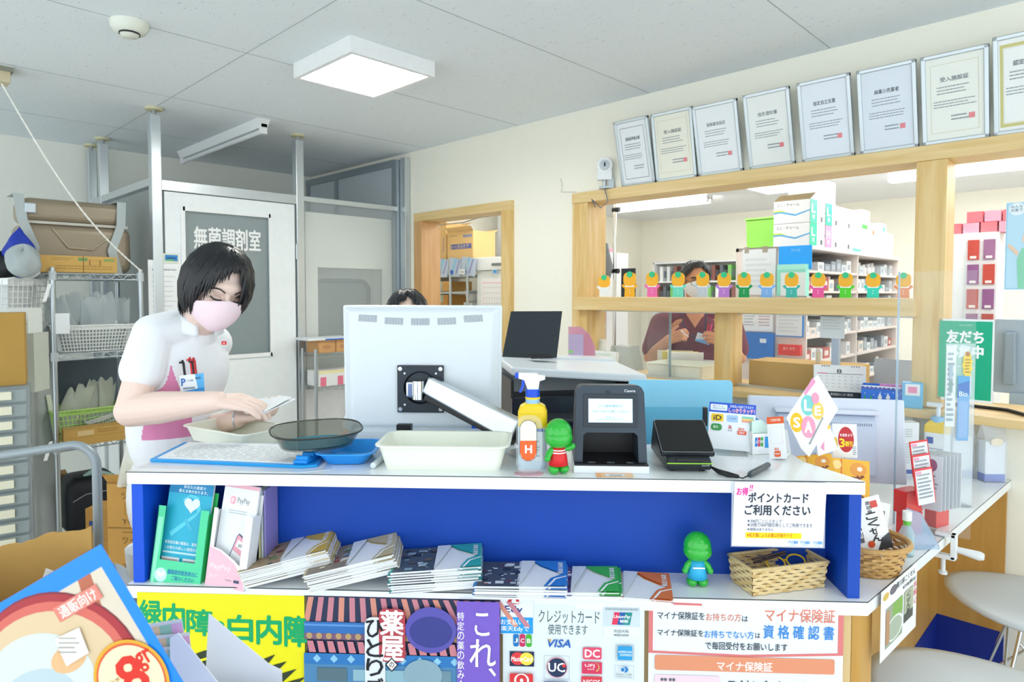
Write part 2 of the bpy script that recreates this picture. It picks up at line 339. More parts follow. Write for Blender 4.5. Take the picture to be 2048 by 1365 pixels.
# ---------------------------------------------------------------- lights of the place
def panel_light(x, y, sx, sy, label, power=9, group=None, drop=.07):
    t = thing('ceiling_light', label, 'ceiling light', T(x, y, CEIL-drop), group)
    b = MB(); fr = mat('#f2f4f4', .4); e = .022
    for q in ((-sx/2, sx/2, -sy/2, -sy/2+e), (-sx/2, sx/2, sy/2-e, sy/2), (-sx/2, -sx/2+e, -sy/2+e, sy/2-e), (sx/2-e, sx/2, -sy/2+e, sy/2-e)): b.bx(*q, 0, drop-.001, fr)
    b.build('frame', t)
    b = MB(); b.bx(-sx/2+e, sx/2-e, -sy/2+e, sy/2-e, .014, .02, mat('#fffdf6', .5, em=power)); b.build('diffuser', t)
    b = MB()
    for k in range(3): b.bx(-sx/2+e, sx/2-e, -sy/2+sy*(k+1)/4-.004, -sy/2+sy*(k+1)/4+.004, .004, .014, fr)
    b.build('louvre', t); return t
panel_light(-2.26, -1.315, .48, .44, 'square white ceiling light glowing above the shop counter', POW_MAIN)
for x, y in ((.55, -4.0), (-1.6, -4.4), (1.8, -1.9), (-3.6, -4.6), (1.9, -4.6)):
    panel_light(x, y, .6, .6, 'square ceiling light further along the shop ceiling', POW_SHOP, 'ceiling lights over the shop floor')
def tube_light(x, y, L, label, power, group=None, along='x', tubes=1, z=CEIL):
    t = thing('fluorescent_light', label, 'fluorescent light', T(x, y, z) @ (RZ(0) if along == 'x' else RZ(90)), group)
    b = MB(); hw = .04+.03*(tubes-1)
    b.prism([(-hw, 0), (hw, 0), (hw*.45, -.05), (-hw*.45, -.05)], -L/2, L/2, mat('#eef1f2', .4), frame((0, 0, 0), (0, 1, 0), (0, 0, 1)))
    b.build('housing', t)
    for k in range(tubes):
        yy = (k-(tubes-1)/2)*.075
        b = MB(); b.cyl((-L/2+.03, yy, -.07), (L/2-.03, yy, -.07), .015, mat('#ffffff', .3, em=power) if power else mat('#e7ebec', .3)); b.build('tube', t)
        b = MB(); b.bx(-L/2, -L/2+.03, yy-.018, yy+.018, -.088, -.03, WHITE); b.build('socket', t)
        b = MB(); b.bx(L/2-.03, L/2, yy-.018, yy+.018, -.088, -.03, WHITE); b.build('socket', t)
    return t
tube_light(-4.2, -1.195, 1.35, 'unlit fluorescent fitting on the ceiling above the sterile room', 0)
tube_light(-3.65, 3.5, 1.2, 'lit fluorescent fitting nearest the far corner of the dispensary', POW_TUBE, None, 'x', 2)
for x, y in ((-.72, 2.25), (-.72, 3.45), (.7, 2.25), (.7, 3.45), (-2.2, 1.1), (.3, 1.0), (-3.9, 1.2)):
    tube_light(x, y, 1.2, 'lit twin fluorescent fitting over the dispensary, seen through the long window', POW_TUBE, 'lit twin fluorescent fittings of the dispensary', 'x', 2)
# air-conditioning cassette in the dispensary ceiling
t = thing('air_conditioner', 'white ceiling cassette air conditioner seen through the long window', 'air conditioner', T(-2.62, 2.75, CEIL))
b = MB(); b.bx(-.42, .42, -.42, .42, -.035, 0, mat('#e4e8ea', .4)); b.build('body', t, bev=.01)
b = MB(); b.bx(-.2, .2, -.2, .2, -.045, -.033, mat('#ccd3d8', .5)); b.build('grille', t)
for s_, r_ in ((1, 0), (-1, 0), (1, 90), (-1, 90)):
    b = MB(); b.bx(-.28, .28, .27*s_-.04, .27*s_+.04, -.042, -.034, mat('#aab6cf', .5)); b.build('louvre', t, RZ(r_))
panel_light(-2.15, 3.2, .55, .55, 'square bright light panel beside the dispensary air conditioner', POW_TUBE*.7)
# smoke detector
dp = oz(255, 62, 2.47)
t = thing('smoke_detector', 'round white smoke detector on the shop ceiling', 'smoke detector', T(-2.54, -2.2, CEIL))
b = MB(); b.lathe([(0, -.055), (.03, -.055), (.036, -.04), (.055, -.038), (.066, -.02), (.068, 0)], mat('#e9ecdf', .5)); b.build('body', t)
b = MB(); b.lathe([(.0355, -.047), (.0375, -.047), (.0375, -.041), (.0355, -.041)], BLACK); b.build('vent', t)
# beige bracket and knotted white cord at the top left
t = thing('ceiling_bracket', 'small beige metal bracket at the top left ceiling edge', 'bracket', T(-3.56, -2.45, CEIL))
b = MB(); b.bx(-.06, .06, -.16, .03, -.02, 0, mat('#8d8f80', .5)); b.build('plate', t)
b = MB(); b.bx(-.05, .05, -.16, .02, -.07, -.018, mat('#d3c7a6', .5)); b.build('block', t, bev=.004)
# ================================================================ RECEPTION COUNTER
KA = V((.750, .6615, 0)).normalized(); KB = V((-KA.y, KA.x, 0)); KO = V((-1.375, -2.549, 0))
KM = MX(((KA.x, KB.x, 0, KO.x), (KA.y, KB.y, 0, KO.y), (0, 0, 1, 0), (0, 0, 0, 1)))
KI = KM.inverted()
def kz(u, v, z): return KI @ oz(u, v, z)
def ky(u, v, y):
    d = ray(u, v); t = (y-(CAM-KO).dot(KB))/d.dot(KB); return KI @ (CAM+d*t)
def KP(x, y, z=0): return KM @ T(x, y, z)
TOPZ = 1.03; SHZ = .76
LAM = mat('#f4f8fa', .25, var=.008, coat=.3); LINE = mat('#3d4347', .5)
BLUE = mat('#0346b0', .55, var=.015); BLUEL = mat('#0552d8', .5, var=.01)
CW = 1.694
t = thing('reception_counter', 'blue and white reception counter with posters taped along its front', 'counter', KM)
b = MB(); poly = [(-.006, -.006), (CW+.004, -.006), (1.628, .165), (1.628, .335), (.43, .335), (.43, .255), (-.006, .255)]
b.prism(poly, TOPZ-.03, TOPZ, LAM); b.bx(-.008, CW+.002, -.0075, -.004, TOPZ-.0022, TOPZ-.0005, LINE); b.build('worktop', t)
b = MB(); b.bx(.0, .42, .2555, .43, TOPZ-.04, TOPZ-.0185, LAM); b.build('rear_ledge', t)
b = MB(); b.bx(.028, CW-.028, .118, .136, SHZ, TOPZ-.03, BLUE); b.build('back_panel', t)
for x in (0, CW-.028):
    b = MB(); b.bx(x, x+.028, 0, .25, SHZ, TOPZ-.03, BLUE if x else BLUEL); b.build('end_panel', t, bev=.0015)
# lower desk board runs on round the corner to the wall as the side counter
kc = KI @ V((-.0866, -1.4325, 0)); ke = KI @ V((-.004, -.004, 0)); ki = KI @ V((-.62, -.004, 0)); kj = KI @ V((-.66, -1.05, 0))
b = MB(); poly = [(-.008, -.012), (kc.x, kc.y), (ke.x, ke.y), (ki.x, ki.y), (kj.x, kj.y), (1.30, .55), (.42, .55), (.42, .28), (-.008, .28)]
b.prism(poly, SHZ-.032, SHZ, LAM)
for p0, p1 in ((poly[0], poly[1]), (poly[1], poly[2])):
    b.tube([(*p0, SHZ-.0012), (*p1, SHZ-.0012)], .0013, LINE, 4)
b.build('desk_board', t)
b = MB(); b.bx(.01, 1.68, .004, .022, 0, SHZ-.032, PANELL); b.build('front_panel', t)
q1 = KI @ V((-.11, -1.40, 0))
b = MB(); b.bx(.01, .03, .022, .27, 0, SHZ-.032, PANELL); b.build('side_panel', t)
def wbox(name, x0, x1, y0, y1, z0, z1, mt): b = MB(); b.bx(x0, x1, y0, y1, z0, z1, mt); o = b.build(name, t); o.matrix_local = KI; return o
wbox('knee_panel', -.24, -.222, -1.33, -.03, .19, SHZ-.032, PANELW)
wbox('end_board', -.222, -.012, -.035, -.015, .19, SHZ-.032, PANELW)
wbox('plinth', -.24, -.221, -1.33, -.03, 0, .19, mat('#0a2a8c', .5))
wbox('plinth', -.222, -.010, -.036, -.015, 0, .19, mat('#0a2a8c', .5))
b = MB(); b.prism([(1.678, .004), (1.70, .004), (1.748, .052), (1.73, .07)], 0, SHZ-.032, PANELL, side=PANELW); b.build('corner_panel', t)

def hang(name, label, cat, u0, v0, u1, v1, col, y=-.0138, group=None, **k):
    a = ky(u0, v1, y); c = ky(u1, v0, y); w, h = c.x-a.x, c.z-a.z
    s = Sheet(w, h, col, px=(u0, v0, u1, v1), **k)
    M = KM @ T(a.x, y, a.z) @ STAND
    s.fin = lambda: tag(s.build(name, None, M), label, cat, group)
    return s
# yellow eye poster
s = hang('eye_poster', 'yellow poster with green lettering and a dark eye drawing', 'poster', 284, 1193, 613, 1640, '#f2e90f')
G = '#00a866'
for ch, x0, y0, x1, y1 in (('緑', 288, 1208, 331, 1256), ('内', 335, 1214, 376, 1266), ('障', 381, 1224, 432, 1274), ('・', 436, 1246, 455, 1264), ('白', 461, 1233, 508, 1283), ('内', 517, 1233, 563, 1287), ('障', 571, 1232, 612, 1290)):
    if ch == '・': s.o(445, 1254, 9, 9, G)
    else: s.t(ch, x0, y0, x1, y1, G, bold=.035)
K_ = '#2e3a22'
s.pl(oval(450, 1400, 118, 102, 30, 0, 360), K_); s.pl(oval(447, 1402, 104, 90), '#f2e90f'); s.pl(oval(443, 1400, 98, 82), K_); s.o(480, 1400, 40, 46, '#ffffff'); s.o(486, 1402, 26, 32, '#7fb7d0')
for x, y, x2, y2, w in ((545, 1336, 574, 1319, 7), (560, 1352, 593, 1333, 7), (572, 1369, 610, 1348, 8), (530, 1322, 552, 1306, 5)): s.pl([(x-4, y-w), (x2, y2), (x+6, y+w)], K_)
s.lines(300, 1520, 600, 1620, 6, K_); s.fin()
# printed palace-roof poster with vertical title and a purple band
s = hang('title_poster', 'dark pink and blue patterned poster with vertical red and black title', 'poster', 614, 1201, 1000, 1640, '#27304f')
for k in range(20):
    x = 622+k*20.5; L = (768-x)*.12
    s.pl([(x, 1203), (x+11, 1203), (x+11+L*-1+8, 1250), (x-L+8, 1250)], '#c98391' if k % 3 else '#d7907f')
s.r(614, 1250, 918, 1272, '#2f6fb8'); s.r(614, 1254, 918, 1258, '#5d95d6'); s.r(614, 1272, 918, 1284, '#7b5a78')
for k in range(16): s.o(624+k*19.5, 1277, 6, 6, '#b99a6b')
for k in range(15): s.pl([(620+k*20, 1286), (632+k*20, 1286), (638+k*20, 1308), (624+k*20, 1308)], '#cf8390')
s.r(614, 1309, 918, 1330, '#2b78be'); s.r(614, 1330, 918, 1640, '#4d86b4')
for k in range(9): s.pl([(640+k*34, 1311), (648+k*34, 1319), (640+k*34, 1327), (632+k*34, 1319)], '#8fc8e6')
s.r(640, 1336, 700, 1362, '#57727f'); s.r(712, 1338, 828, 1360, '#8fb7c6'); s.r(850, 1336, 905, 1362, '#6d8f9f')
for k in range(6): s.r(650+k*45, 1366, 680+k*45, 1400, '#76b7d8')
s.o(866, 1258, 50, 44, '#5c55b0'); s.o(866, 1262, 42, 30, '#3a3f8d'); s.o(850, 1345, 38, 30, '#8aa9b8')
s.rr(736, 1236, 776, 1640, 14, '#e6ecf6'); s.rr(764, 1219, 816, 1321, 12, '#b8404e')
s.vt('薬屋', 767, 1221, 812, 1320, '#ffffff', .03, .06)
s.pl([(789, 1312), (802, 1326), (789, 1340), (776, 1326)], '#15171c'); s.pl([(789, 1315), (799, 1326), (789, 1337), (779, 1326)], '#ffffff'); s.t('の', 784, 1321, 794, 1331, '#15171c', .02)
s.vt('ひとりごと', 739, 1239, 772, 1425, '#15171c', .02, .1)
s.r(917, 1201, 1000, 1640, '#7c5fc9'); s.vt('特定の薬の飲み合わせに', 918, 1220, 931, 1424, '#ffffff', .005, .14)
s.t('こ', 952, 1222, 980, 1265, '#ffffff', .01); s.t('れ', 942, 1272, 992, 1324, '#ffffff', .01); s.pl([(978, 1328), (984, 1326), (993, 1338), (990, 1342)], '#ffffff'); s.fin()
# card-payment sheet and small payment slip
s = hang('card_sheet', 'white sheet of credit card marks taped to counter front', 'sign', 1006, 1214, 1289, 1640, '#e3ecf0', y=-.0138)
GY = '#5c6f74'
s.t('クレジットカード', 1078, 1225, 1200, 1250, GY, .008); s.t('使用できます', 1097, 1252, 1176, 1272, GY, .01)
s.rr(1207, 1216, 1280, 1275, 3, '#cfdce2'); s.rr(1208, 1254, 1280, 1275, 3, '#e8eff2'); s.lines(1212, 1218, 1276, 1224, 1, '#9fb0b8', .7, 0)
for k, c in enumerate(('#e4345c', '#1b5fa8', '#1f8f8d')): s.pl([(1229+k*11, 1226), (1241+k*11, 1226), (1236+k*11, 1250), (1224+k*11, 1250)], c)
s.pl([(1262, 1226), (1265, 1226), (1260, 1250), (1257, 1250)], '#1f8f8d')
s.t('UnionPay', 1228, 1231, 1262, 1239, '#ffffff', .02, .3); s.t('银联', 1240, 1240, 1257, 1246, '#ffffff', .02)
s.t('欢迎光临', 1228, 1259, 1258, 1265, GY); s.t('welcome', 1228, 1266, 1258, 1272, GY, .01)
for k, (c, l) in enumerate((('#1576bd', 'J'), ('#c72a62', 'C'), ('#45b32e', 'B'))):
    x = 1027+k*13; s.rr(x, 1272, x+11, 1297, 4, c); s.t(l, x+2, 1281, x+9, 1289, '#ffffff', .03)
s.t('VISA', 1097, 1281, 1142, 1296, '#1460b8', .03, .25); s.pl([(1097, 1281), (1104, 1281), (1101, 1286)], '#e0a63c')
s.r(1020, 1306, 1069, 1335, '#1e2c4c'); s.o(1036, 1320, 14, 12.5, '#e23b42'); s.o(1054, 1320, 14, 12.5, '#f0dc4e'); s.t('MasterCard', 1023, 1316, 1065, 1325, '#ffffff', .02, .15)
s.ring(1089, 1312, 1140, 1358, .5, '#8b9aa2'); s.o(1115, 1335, 21, 20, '#e8a2ae'); s.o(1115, 1335, 19.5, 18.5, '#1d3156'); s.t('UC', 1098, 1326, 1131, 1343, '#ffffff', .03); s.o(1129, 1331, 3.5, 3.5, '#e02f3e')
s.rr(1167, 1294, 1204, 1317, 3, '#e24c6c'); s.t('DC', 1171, 1298, 1200, 1313, '#ffffff', .04)
s.r(1165, 1322, 1205, 1345, '#d8365c'); s.t('UFJ', 1171, 1326, 1190, 1333, '#ffffff', .02); s.t('Card', 1176, 1334, 1189, 1337, '#ffffff', .01); s.pl(oval(1188, 1332, 12, 10, 14, -80, 60)+oval(1187, 1331, 11, 9, 14, 60, -80), '#d9b36a')
s.r(1164, 1350, 1205, 1378, '#d93a4a'); s.t('NICOS', 1168, 1356, 1201, 1365, '#ffffff', .02)
s.ring(1232, 1286, 1268, 1318, .6, '#8b9aa2'); s.r(1236, 1289, 1265, 1316, '#2a9bd8'); s.t('AMERICAN', 1237, 1298, 1264, 1302, '#e3f2fa', .03); s.t('EXPRESS', 1241, 1304, 1264, 1308, '#e3f2fa', .03)
s.ring(1230, 1326, 1268, 1351, .5, '#8aa7c2'); s.o(1251, 1334, 6, 5.5, '#2a82c4'); s.o(1246, 1334, 5, 5, '#ffffff'); s.o(1246, 1334, 4, 4, '#2a82c4'); s.t('Diners Club', 1233, 1341, 1264, 1345, GY); s.t('INTERNATIONAL', 1234, 1346, 1264, 1349, GY)
s.rr(1020, 1347, 1067, 1400, 3, '#dc3138'); s.o(1044, 1360, 15, 13, '#ffffff'); s.o(1044, 1360, 11, 11, '#dc3138'); s.o(1044, 1360, 3.5, 3.5, '#ffffff')
s.r(1089, 1361, 1139, 1385, '#1547b4'); s.t('SAISON', 1092, 1364, 1137, 1372, '#ffffff', .02); s.fin()
s = hang('payment_slip', 'small white and blue payment slip at the corner of the card sheet', 'sign', 1001, 1196, 1066, 1268, '#eef3f6', y=-.0155)
s.pl([(1014, 1206), (1020, 1196), (1036, 1196), (1039, 1205), (1033, 1205), (1031, 1200), (1024, 1201), (1022, 1206)], '#cf2233'); s.pl([(1013, 1208), (1044, 1208), (1020, 1211)], '#cf2233')
s.t('Edy', 1010, 1213, 1045, 1230, '#26358c', .02); s.r(1001, 1235, 1066, 1267, '#1f9cf0'); s.t('お支払いは', 1002, 1239, 1058, 1250, '#ffffff', .01); s.t('楽天Edyで', 1002, 1252, 1058, 1264, '#ffffff', .01); s.fin()
# insurance-card poster, lower sheet and the slip lapped over it
s = hang('insurance_poster', 'white poster with salmon border and orange banner, lettered in orange and blue', 'poster', 1294, 1209, 1688, 1640, '#e9f0f4', y=-.0138)
SA = '#dc7a7a'; OR = '#e2936f'; DK = '#2b3446'; BL = '#2f86d8'; RD = '#dd7f6a'
s.r(1294, 1212, 1303, 1310, SA); s.r(1677, 1205, 1688, 1306, SA); s.pl([(1294, 1307), (1490, 1311), (1688, 1303), (1688, 1308), (1490, 1316), (1294, 1312)], SA); s.pl([(1294, 1212), (1496, 1216), (1497, 1220), (1294, 1217)], SA); s.pl([(1508, 1218), (1560, 1210), (1688, 1206), (1688, 1210), (1560, 1215), (1506, 1226)], SA)
s.t('マイナ保険証を', 1312, 1231, 1408, 1246, DK, .01); s.t('お持ちの方', 1411, 1232, 1482, 1247, RD, .01); s.t('は', 1484, 1236, 1496, 1247, DK, .01); s.t('マイナ保険証', 1530, 1220, 1670, 1246, RD, .012)
s.t('マイナ保険証を', 1312, 1265, 1406, 1278, DK, .01); s.t('お持ちでない方', 1408, 1265, 1508, 1280, BL, .01); s.t('は', 1511, 1268, 1521, 1278, DK, .01); s.t('資 格 確 認 書', 1527, 1252, 1669, 1278, BL, .012)
s.t('で毎回受付をお願いします', 1410, 1287, 1576, 1302, DK, .01)
s.rr(1307, 1315, 1671, 1344, 4, OR); s.t('マイナ保険証', 1434, 1324, 1546, 1342, '#ffffff', .015)
s.rr(1307, 1353, 1440, 1460, 4, '#f0d3de'); s.t('マイナンバーカードを', 1458, 1359, 1616, 1380, DK, .02); s.lines(1458, 1400, 1660, 1450, 4, DK)
for k in range(4): s.o(1322+k*7+(k > 1)*3, 1362, 3, 3, '#59616e')
s.fin()
s = hang('point_card_sign', 'laminated white sign with bold black lettering hanging from the worktop edge', 'sign', 1462, 966, 1652, 1094, glassy('#e8eef6', .35), y=-.0125)
s.pl([(1468, 967), (1654, 967), (1648, 1092), (1464, 1092)], '#f0eefa'); s.o(1530, 1088, 20, 3, '#f6e3ee'); s.o(1480, 1040, 10, 16, '#eee2f4')
s.t('お得', 1472, 978, 1495, 993, '#ee1c9a', .03, .1); s.t('!!', 1498, 972, 1505, 984, '#ee1c9a', .03, .2)
s.t('ポイントカード', 1496, 987, 1617, 1006, '#26313c', .03); s.t('ご利用ください', 1489, 1011, 1621, 1031, '#26313c', .03)
s.t('★300円ごとにスタンプ', 1494, 1039, 1564, 1046, '#45505a'); s.t('★20個で500円割引券としてご利用できます', 1494, 1046, 1626, 1054, '#45505a'); s.t('★期限はありません', 1494, 1056, 1548, 1062, '#45505a')
s.r(1491, 1065, 1604, 1076, '#ffe400'); s.t('※処方箋によるお薬は対象外です', 1494, 1066, 1586, 1074, '#d5431c', .01)
for x in (1577, 1601, 1626): s.t('プラス薬局', x, 1080, x+20, 1086, '#2aa0e0', .02); s.t('本店前', x+4, 1087, x+15, 1090, '#8cc4e6')
s.fin()
# price flyer on the side counter edge
a = ox(1758, 1328, -.076); c = ox(1822, 1152, -.072)
pa = ox(1757, 1190, -.076); h = pa.z-a.z; w = c.y-a.y
s = Sheet(w, h, '#f2f6f8', px=(0, 0, 100, 172)); s.o(12, 20, 8, 9, '#d9b451'); s.o(32, 18, 10, 11, '#6b6470')
s.t('黒川前こくせん', 40, 8, 94, 24, '#262a33', .02); s.t('¥758(税込)', 58, 30, 96, 42, '#262a33', .02); s.r(12, 52, 58, 150, '#9aa38e'); s.r(30, 52, 58, 90, '#7fae4a'); s.o(36, 116, 24, 30, '#e6ece6'); s.o(36, 116, 20, 26, '#a9b6a0'); s.r(12, 60, 22, 140, '#b98a62'); s.r(62, 50, 88, 130, '#aeb69a'); s.r(62, 108, 88, 130, '#3f443f'); s.vt('くせん茶', 68, 56, 80, 112, '#33403a', .02); s.vt('手帳心', 89, 44, 98, 104, '#d43c44', .01)
o = s.build('price_flyer', None, frame((-.074, a.y, a.z), (0.06, 1, 0), (0, 0, 1))); tag(o, 'white price flyer with food photo hanging off the corner of the side counter', 'flyer')
# ================================================================ THINGS ON THE COUNTER TOP
WHM = mat('#e3ebf1', .35, var=.01, coat=.2)
def screw(par, x, y, z, r=.004, mt=None, ax='y'): b = MB(); b.cyl((x, y, z), (x, y-.002, z), r, mt or CHROME, seg=10); return b.build('screw', par)
# -------- white monitor seen from behind on its arm
t = thing('monitor', 'white flat monitor seen from behind, held on a silver arm above the counter', 'monitor', KP(.627, .38, 1.045))
b = MB(); w0, w1, h = .232, .228, .372
b.loft([[(-w0, 0, h), (w0, 0, h), (w1, 0, 0.004), (-w1, 0, 0.004)], [(-w0, .018, h), (w0, .018, h), (w1, .018, .004), (-w1, .018, .004)]], WHM)
b.loft([[(-.205, -.018, h-.02), (.205, -.018, h-.02), (.2, -.018, .03), (-.2, -.018, .03)], [(-w0+.004, .001, h-.004), (w0-.004, .001, h-.004), (w1-.004, .001, .008), (-w1+.004, .001, .008)]], WHM); b.build('shell', t, bev=.006)
b = MB(); b.bx(-w0+.012, w0-.012, .018, .021, .02, h-.012, BLACK); b.build('screen', t)
dk = mat('#3a4652', .6)
for g in range(5):
    b = MB()
    for k in range(15):
        x = -.180+g*.0765+k*.0036; zc = h-.036-(.012 if 1 <= g <= 3 else .006)*(1-((x)/.2)**2)
        b.add([(x+.0012*(2-g)*.8, -.0186, zc+.011), (x+.0012+.0012*(2-g)*.8, -.0186, zc+.011), (x+.0012, -.0186, zc-.009), (x, -.0186, zc-.009)], [(0, 3, 2, 1)], dk)
    b.build('vent_slots', t)
b = MB(); b.box((0, -.026, .133), (.134, .005, .136), mat('#2c363f', .4), bev=.003)
b.build('mount_plate', t)
for x in (-.058, .058):
    for z in (.075, .191): screw(t, x, -.0285, z, .006)
for x in (-.045, .045):
    for z in (.088, .178): screw(t, x, -.0285, z, .003, WHITE)
b = MB(); b.lathe([(0, 0), (.042, 0), (.046, .006), (.046, .012)], mat('#1f262c', .35), M=T(0, -.028, .138) @ RX(90)); b.build('swivel_disc', t)
b = MB(); b.cyl((0, -.05, .108), (0, -.05, .16), .019, CHROME, seg=20); b.box((-.02, -.044, .134), (.034, .018, .046), CHROME, bev=.006); b.box((.022, -.05, .134), (.04, .022, .014), BLACK, bev=.003); b.build('swivel_knuckle', t)
ar = thing('monitor_mount', 'silver jointed monitor arm slanting down behind the spray bottle', 'monitor arm', KM.copy())
p0 = V((.662, .325, 1.19)); p1 = V((.912, .20, 1.092))
d = (p1-p0).normalized(); Mx = frame(p0, d, (0, 1, 0)); L = (p1-p0).length
b = MB(); b.loft([[(x, y*w_, z*h_) for y, z in ((-1, -1), (1, -1), (1, 1), (-1, 1))] for x, w_, h_ in ((-.012, .014, .022), (0, .016, .025), (L*.6, .02, .029), (L, .022, .031))], mat('#cfd5d8', .28, metal=.85, var=.02)); b.build('upper_arm', ar, Mx, bev=.005)
b = MB(); b.bx(.0, L, -.014, .014, -.041, -.024, BLACK); b.build('cable_guide', ar, Mx, bev=.003)
screw(ar, 0, 0, 0, .005).matrix_local = T(.682, .302, 1.183)
b = MB(); b.cyl((p1.x+.02, p1.y, TOPZ+.005), (p1.x+.02, p1.y, 1.075), .02, CHROME); b.build('pole', ar)
b = MB(); b.cyl((p1.x+.02, p1.y, TOPZ), (p1.x+.02, p1.y, TOPZ+.008), .045, CHROME); b.build('foot', ar)
b = MB(); b.cyl((p1.x+.02, p1.y, 1.06), (p1.x+.02, p1.y, 1.10), .026, BLACK); b.build('elbow', ar)
# white rounded machine behind the trays
t = thing('label_printer', 'low white machine with rounded shoulders behind the trays under the monitor', 'printer', KP(.645, .5, SHZ))
b = MB(); P = [(-.262, 0), (.245, 0), (.245, .272)] + [(-.19, .305)] + [(-.215, .30), (-.235, .285), (-.25, .262), (-.262, .23)]
P = [(-.262, 0), (.25, 0), (.25, .285), (.235, .30), (.21, .305), (-.18, .305), (-.205, .302), (-.228, .291), (-.245, .272), (-.258, .245)]
b.prism(P, 0, .2, mat('#dfe9f2', .3, var=.01), frame((0, 0, 0), (1, 0, 0), (0, 0, 1))); b.build('body', t, bev=.006)
lb = Sheet(.085, .03, '#e6edf3', t=.001); lb.t('本製品は', .002, .019, .03, .027, '#2d3a52', .01); lb.t('使用済み製品の', .002, .010, .06, .018, '#2d3a52', .01); lb.r(0, 0, .085, .006, '#22304c'); lb.build('rating_label', t, T(-.118, -.202, .255) @ STAND)
b = MB(); b.box((-.16, -.202, .268), (.04, .004, .024), mat('#d4dfe9', .4), bev=.001); b.build('button_panel', t)
b = MB(); b.box((-.162, -.205, .264), (.012, .003, .004), DGREY); b.build('button', t)
b = MB(); b.loft([[(x*.02-.05, y*.012-.215, z) for x, y in ((-1, -1), (1, -1), (1, 1), (-1, 1))] for x0, z in ((0, .33), (0, .31))], BLACK); b.loft([[(-.05+x*.013, -.215+y*.01, z) for x, y in ((-1, -1), (1, -1), (1, 1), (-1, 1))] for z in (.312, .27)], BLACK); b.build('cable_plug', t)
t = thing('monitor_neck', 'short white pillar under the monitor between cable plug and blue clip', 'stand', KP(.645, .36, TOPZ))
b = MB(); b.box((0, 0, .018), (.062, .03, .036), WHM, bev=.006); b.build('pillar', t)
b = MB(); b.box((0, 0, .0015), (.08, .05, .003), WHM); b.build('foot', t)
t = thing('blue_clip', 'bright blue plastic clip below the monitor edge', 'clip', KP(.79, .365, TOPZ))
b = MB(); b.box((0, 0, .033), (.034, .012, .028), mat('#1456d6', .35), bev=.002); b.build('body', t)
for x in (-.012, 0, .012): b = MB(); b.loft([[(x-.005, -.005, .021), (x+.005, -.005, .021), (x+.005, .005, .021), (x-.005, .005, .021)], [(x-.002, -.003, .0), (x+.002, -.003, 0), (x+.002, .003, 0), (x-.002, .003, 0)]], mat('#1456d6', .35)); b.build('tooth', t)
# -------- trays, clipboard, papers
CRE = mat('#f1f4e6', .45, var=.01)
b = MB(); b.tray(.305, .165, .062, CRE, .016, .009, .003, .014, M=None); o = b.build('cream_tray', None, KP(.738, .105, TOPZ) @ RZ(.5)); tag(o, 'empty cream plastic tray in front of the monitor', 'tray')
b = MB(); b.tray(.28, .15, .0465, CRE, .016, .008, .003, .016); o = b.build('cream_tray', None, KP(.06, .40, TOPZ-.018) @ RZ(-28)); tag(o, 'empty cream plastic tray set aslant behind the clipboard', 'tray')
t = thing('clipboard', 'blue clipboard lying flat on the counter with a printed form', 'clipboard', KP(0, 0, TOPZ+.0015))
cb = [(-.002, .078), (.40, .035), (.432, .05), (.405, .262), (-.02, .266)]
b = MB(); b.prism(cb, 0, .006, mat('#1fa3ec', .35, var=.01)); b.build('board', t, bev=.002)
b = MB(); sh = [(.012, .088), (.375, .052), (.372, .255), (-.004, .26)]; b.prism(sh, .0062, .0074, mat('#f7fafc', .6)); b.build('paper', t)
b = MB(); gy = mat('#b9c0c8', .6)
for k in range(22):
    y = .1+k*.0068; x = .02+RND.random()*.03
    while x < .35:
        L = RND.uniform(.008, .03); dy = -.094*x
        b.add([(x, y+dy, .0076), (x+L, y+dy-.094*L, .0076), (x+L, y+dy-.094*L+.002, .0076), (x, y+dy+.002, .0076)], [(0, 1, 2, 3)], gy); x += L+RND.uniform(.003, .012)
b.build('print', t)
b = MB(); BC = mat('#1b92ea', .3); b.box((.395, .105, .011), (.036, .115, .009), BC, rz=-.08, bev=.003); b.build('clip', t)
for y in (.058, .10): b = MB(); b.cyl((.38, y, .019), (.41, y-.003, .019), .007, BC, seg=12); b.build('clip_lever', t)
b = MB(); b.prism([(.0, .02), (.40, -.0), (.47, .03), (.44, .25), (.03, .25)], 0, .001, mat('#dbe4ee', .2, coat=.4)); tag(b.build('document_sleeve', None, KP(0, 0, TOPZ)), 'clear glossy document sleeve under the blue clipboard', 'sleeve')
t = thing('oval_tray', 'dark translucent oval tray resting on the clipboard end and blue tray', 'tray', KP(.405, .125, TOPZ+.04) @ RZ(28) @ RX(7))
SM = glassy('#5d6450', .42, .08)
b = MB(); E_ = lambda a, c, z: [(a*math.copysign(abs(math.cos(2*PI*k/40))**.75, math.cos(2*PI*k/40)), c*math.copysign(abs(math.sin(2*PI*k/40))**.75, math.sin(2*PI*k/40)), z) for k in range(40)]
b.loft([E_(.088, .052, 0), E_(.107, .070, .036), E_(.112, .075, .038), E_(.112, .075, .041), E_(.104, .067, .040), E_(.086, .05, .003)], SM, sm=True); b.build('bowl', t)
b = MB(); b.tube([V(p) for p in E_(.112, .075, .0395)], .0022, mat('#2b2f2a', .2), 6, closed=True); b.build('rim', t)
b = MB(); b.prism([(x*.96, y*.96) for x, y, z in E_(.086, .05, 0)], .0035, .0055, mat('#1b7f96', .5)); b.build('liner', t)
b = MB(); b.tray(.135, .165, .03, mat('#2b9bec', .35, var=.01), .02, .007, .003, .02); o = b.build('blue_tray', None, KP(.487, .14, TOPZ+.0015) @ RZ(4)); tag(o, 'shallow blue tray beside the cream tray in front of the monitor', 'tray')
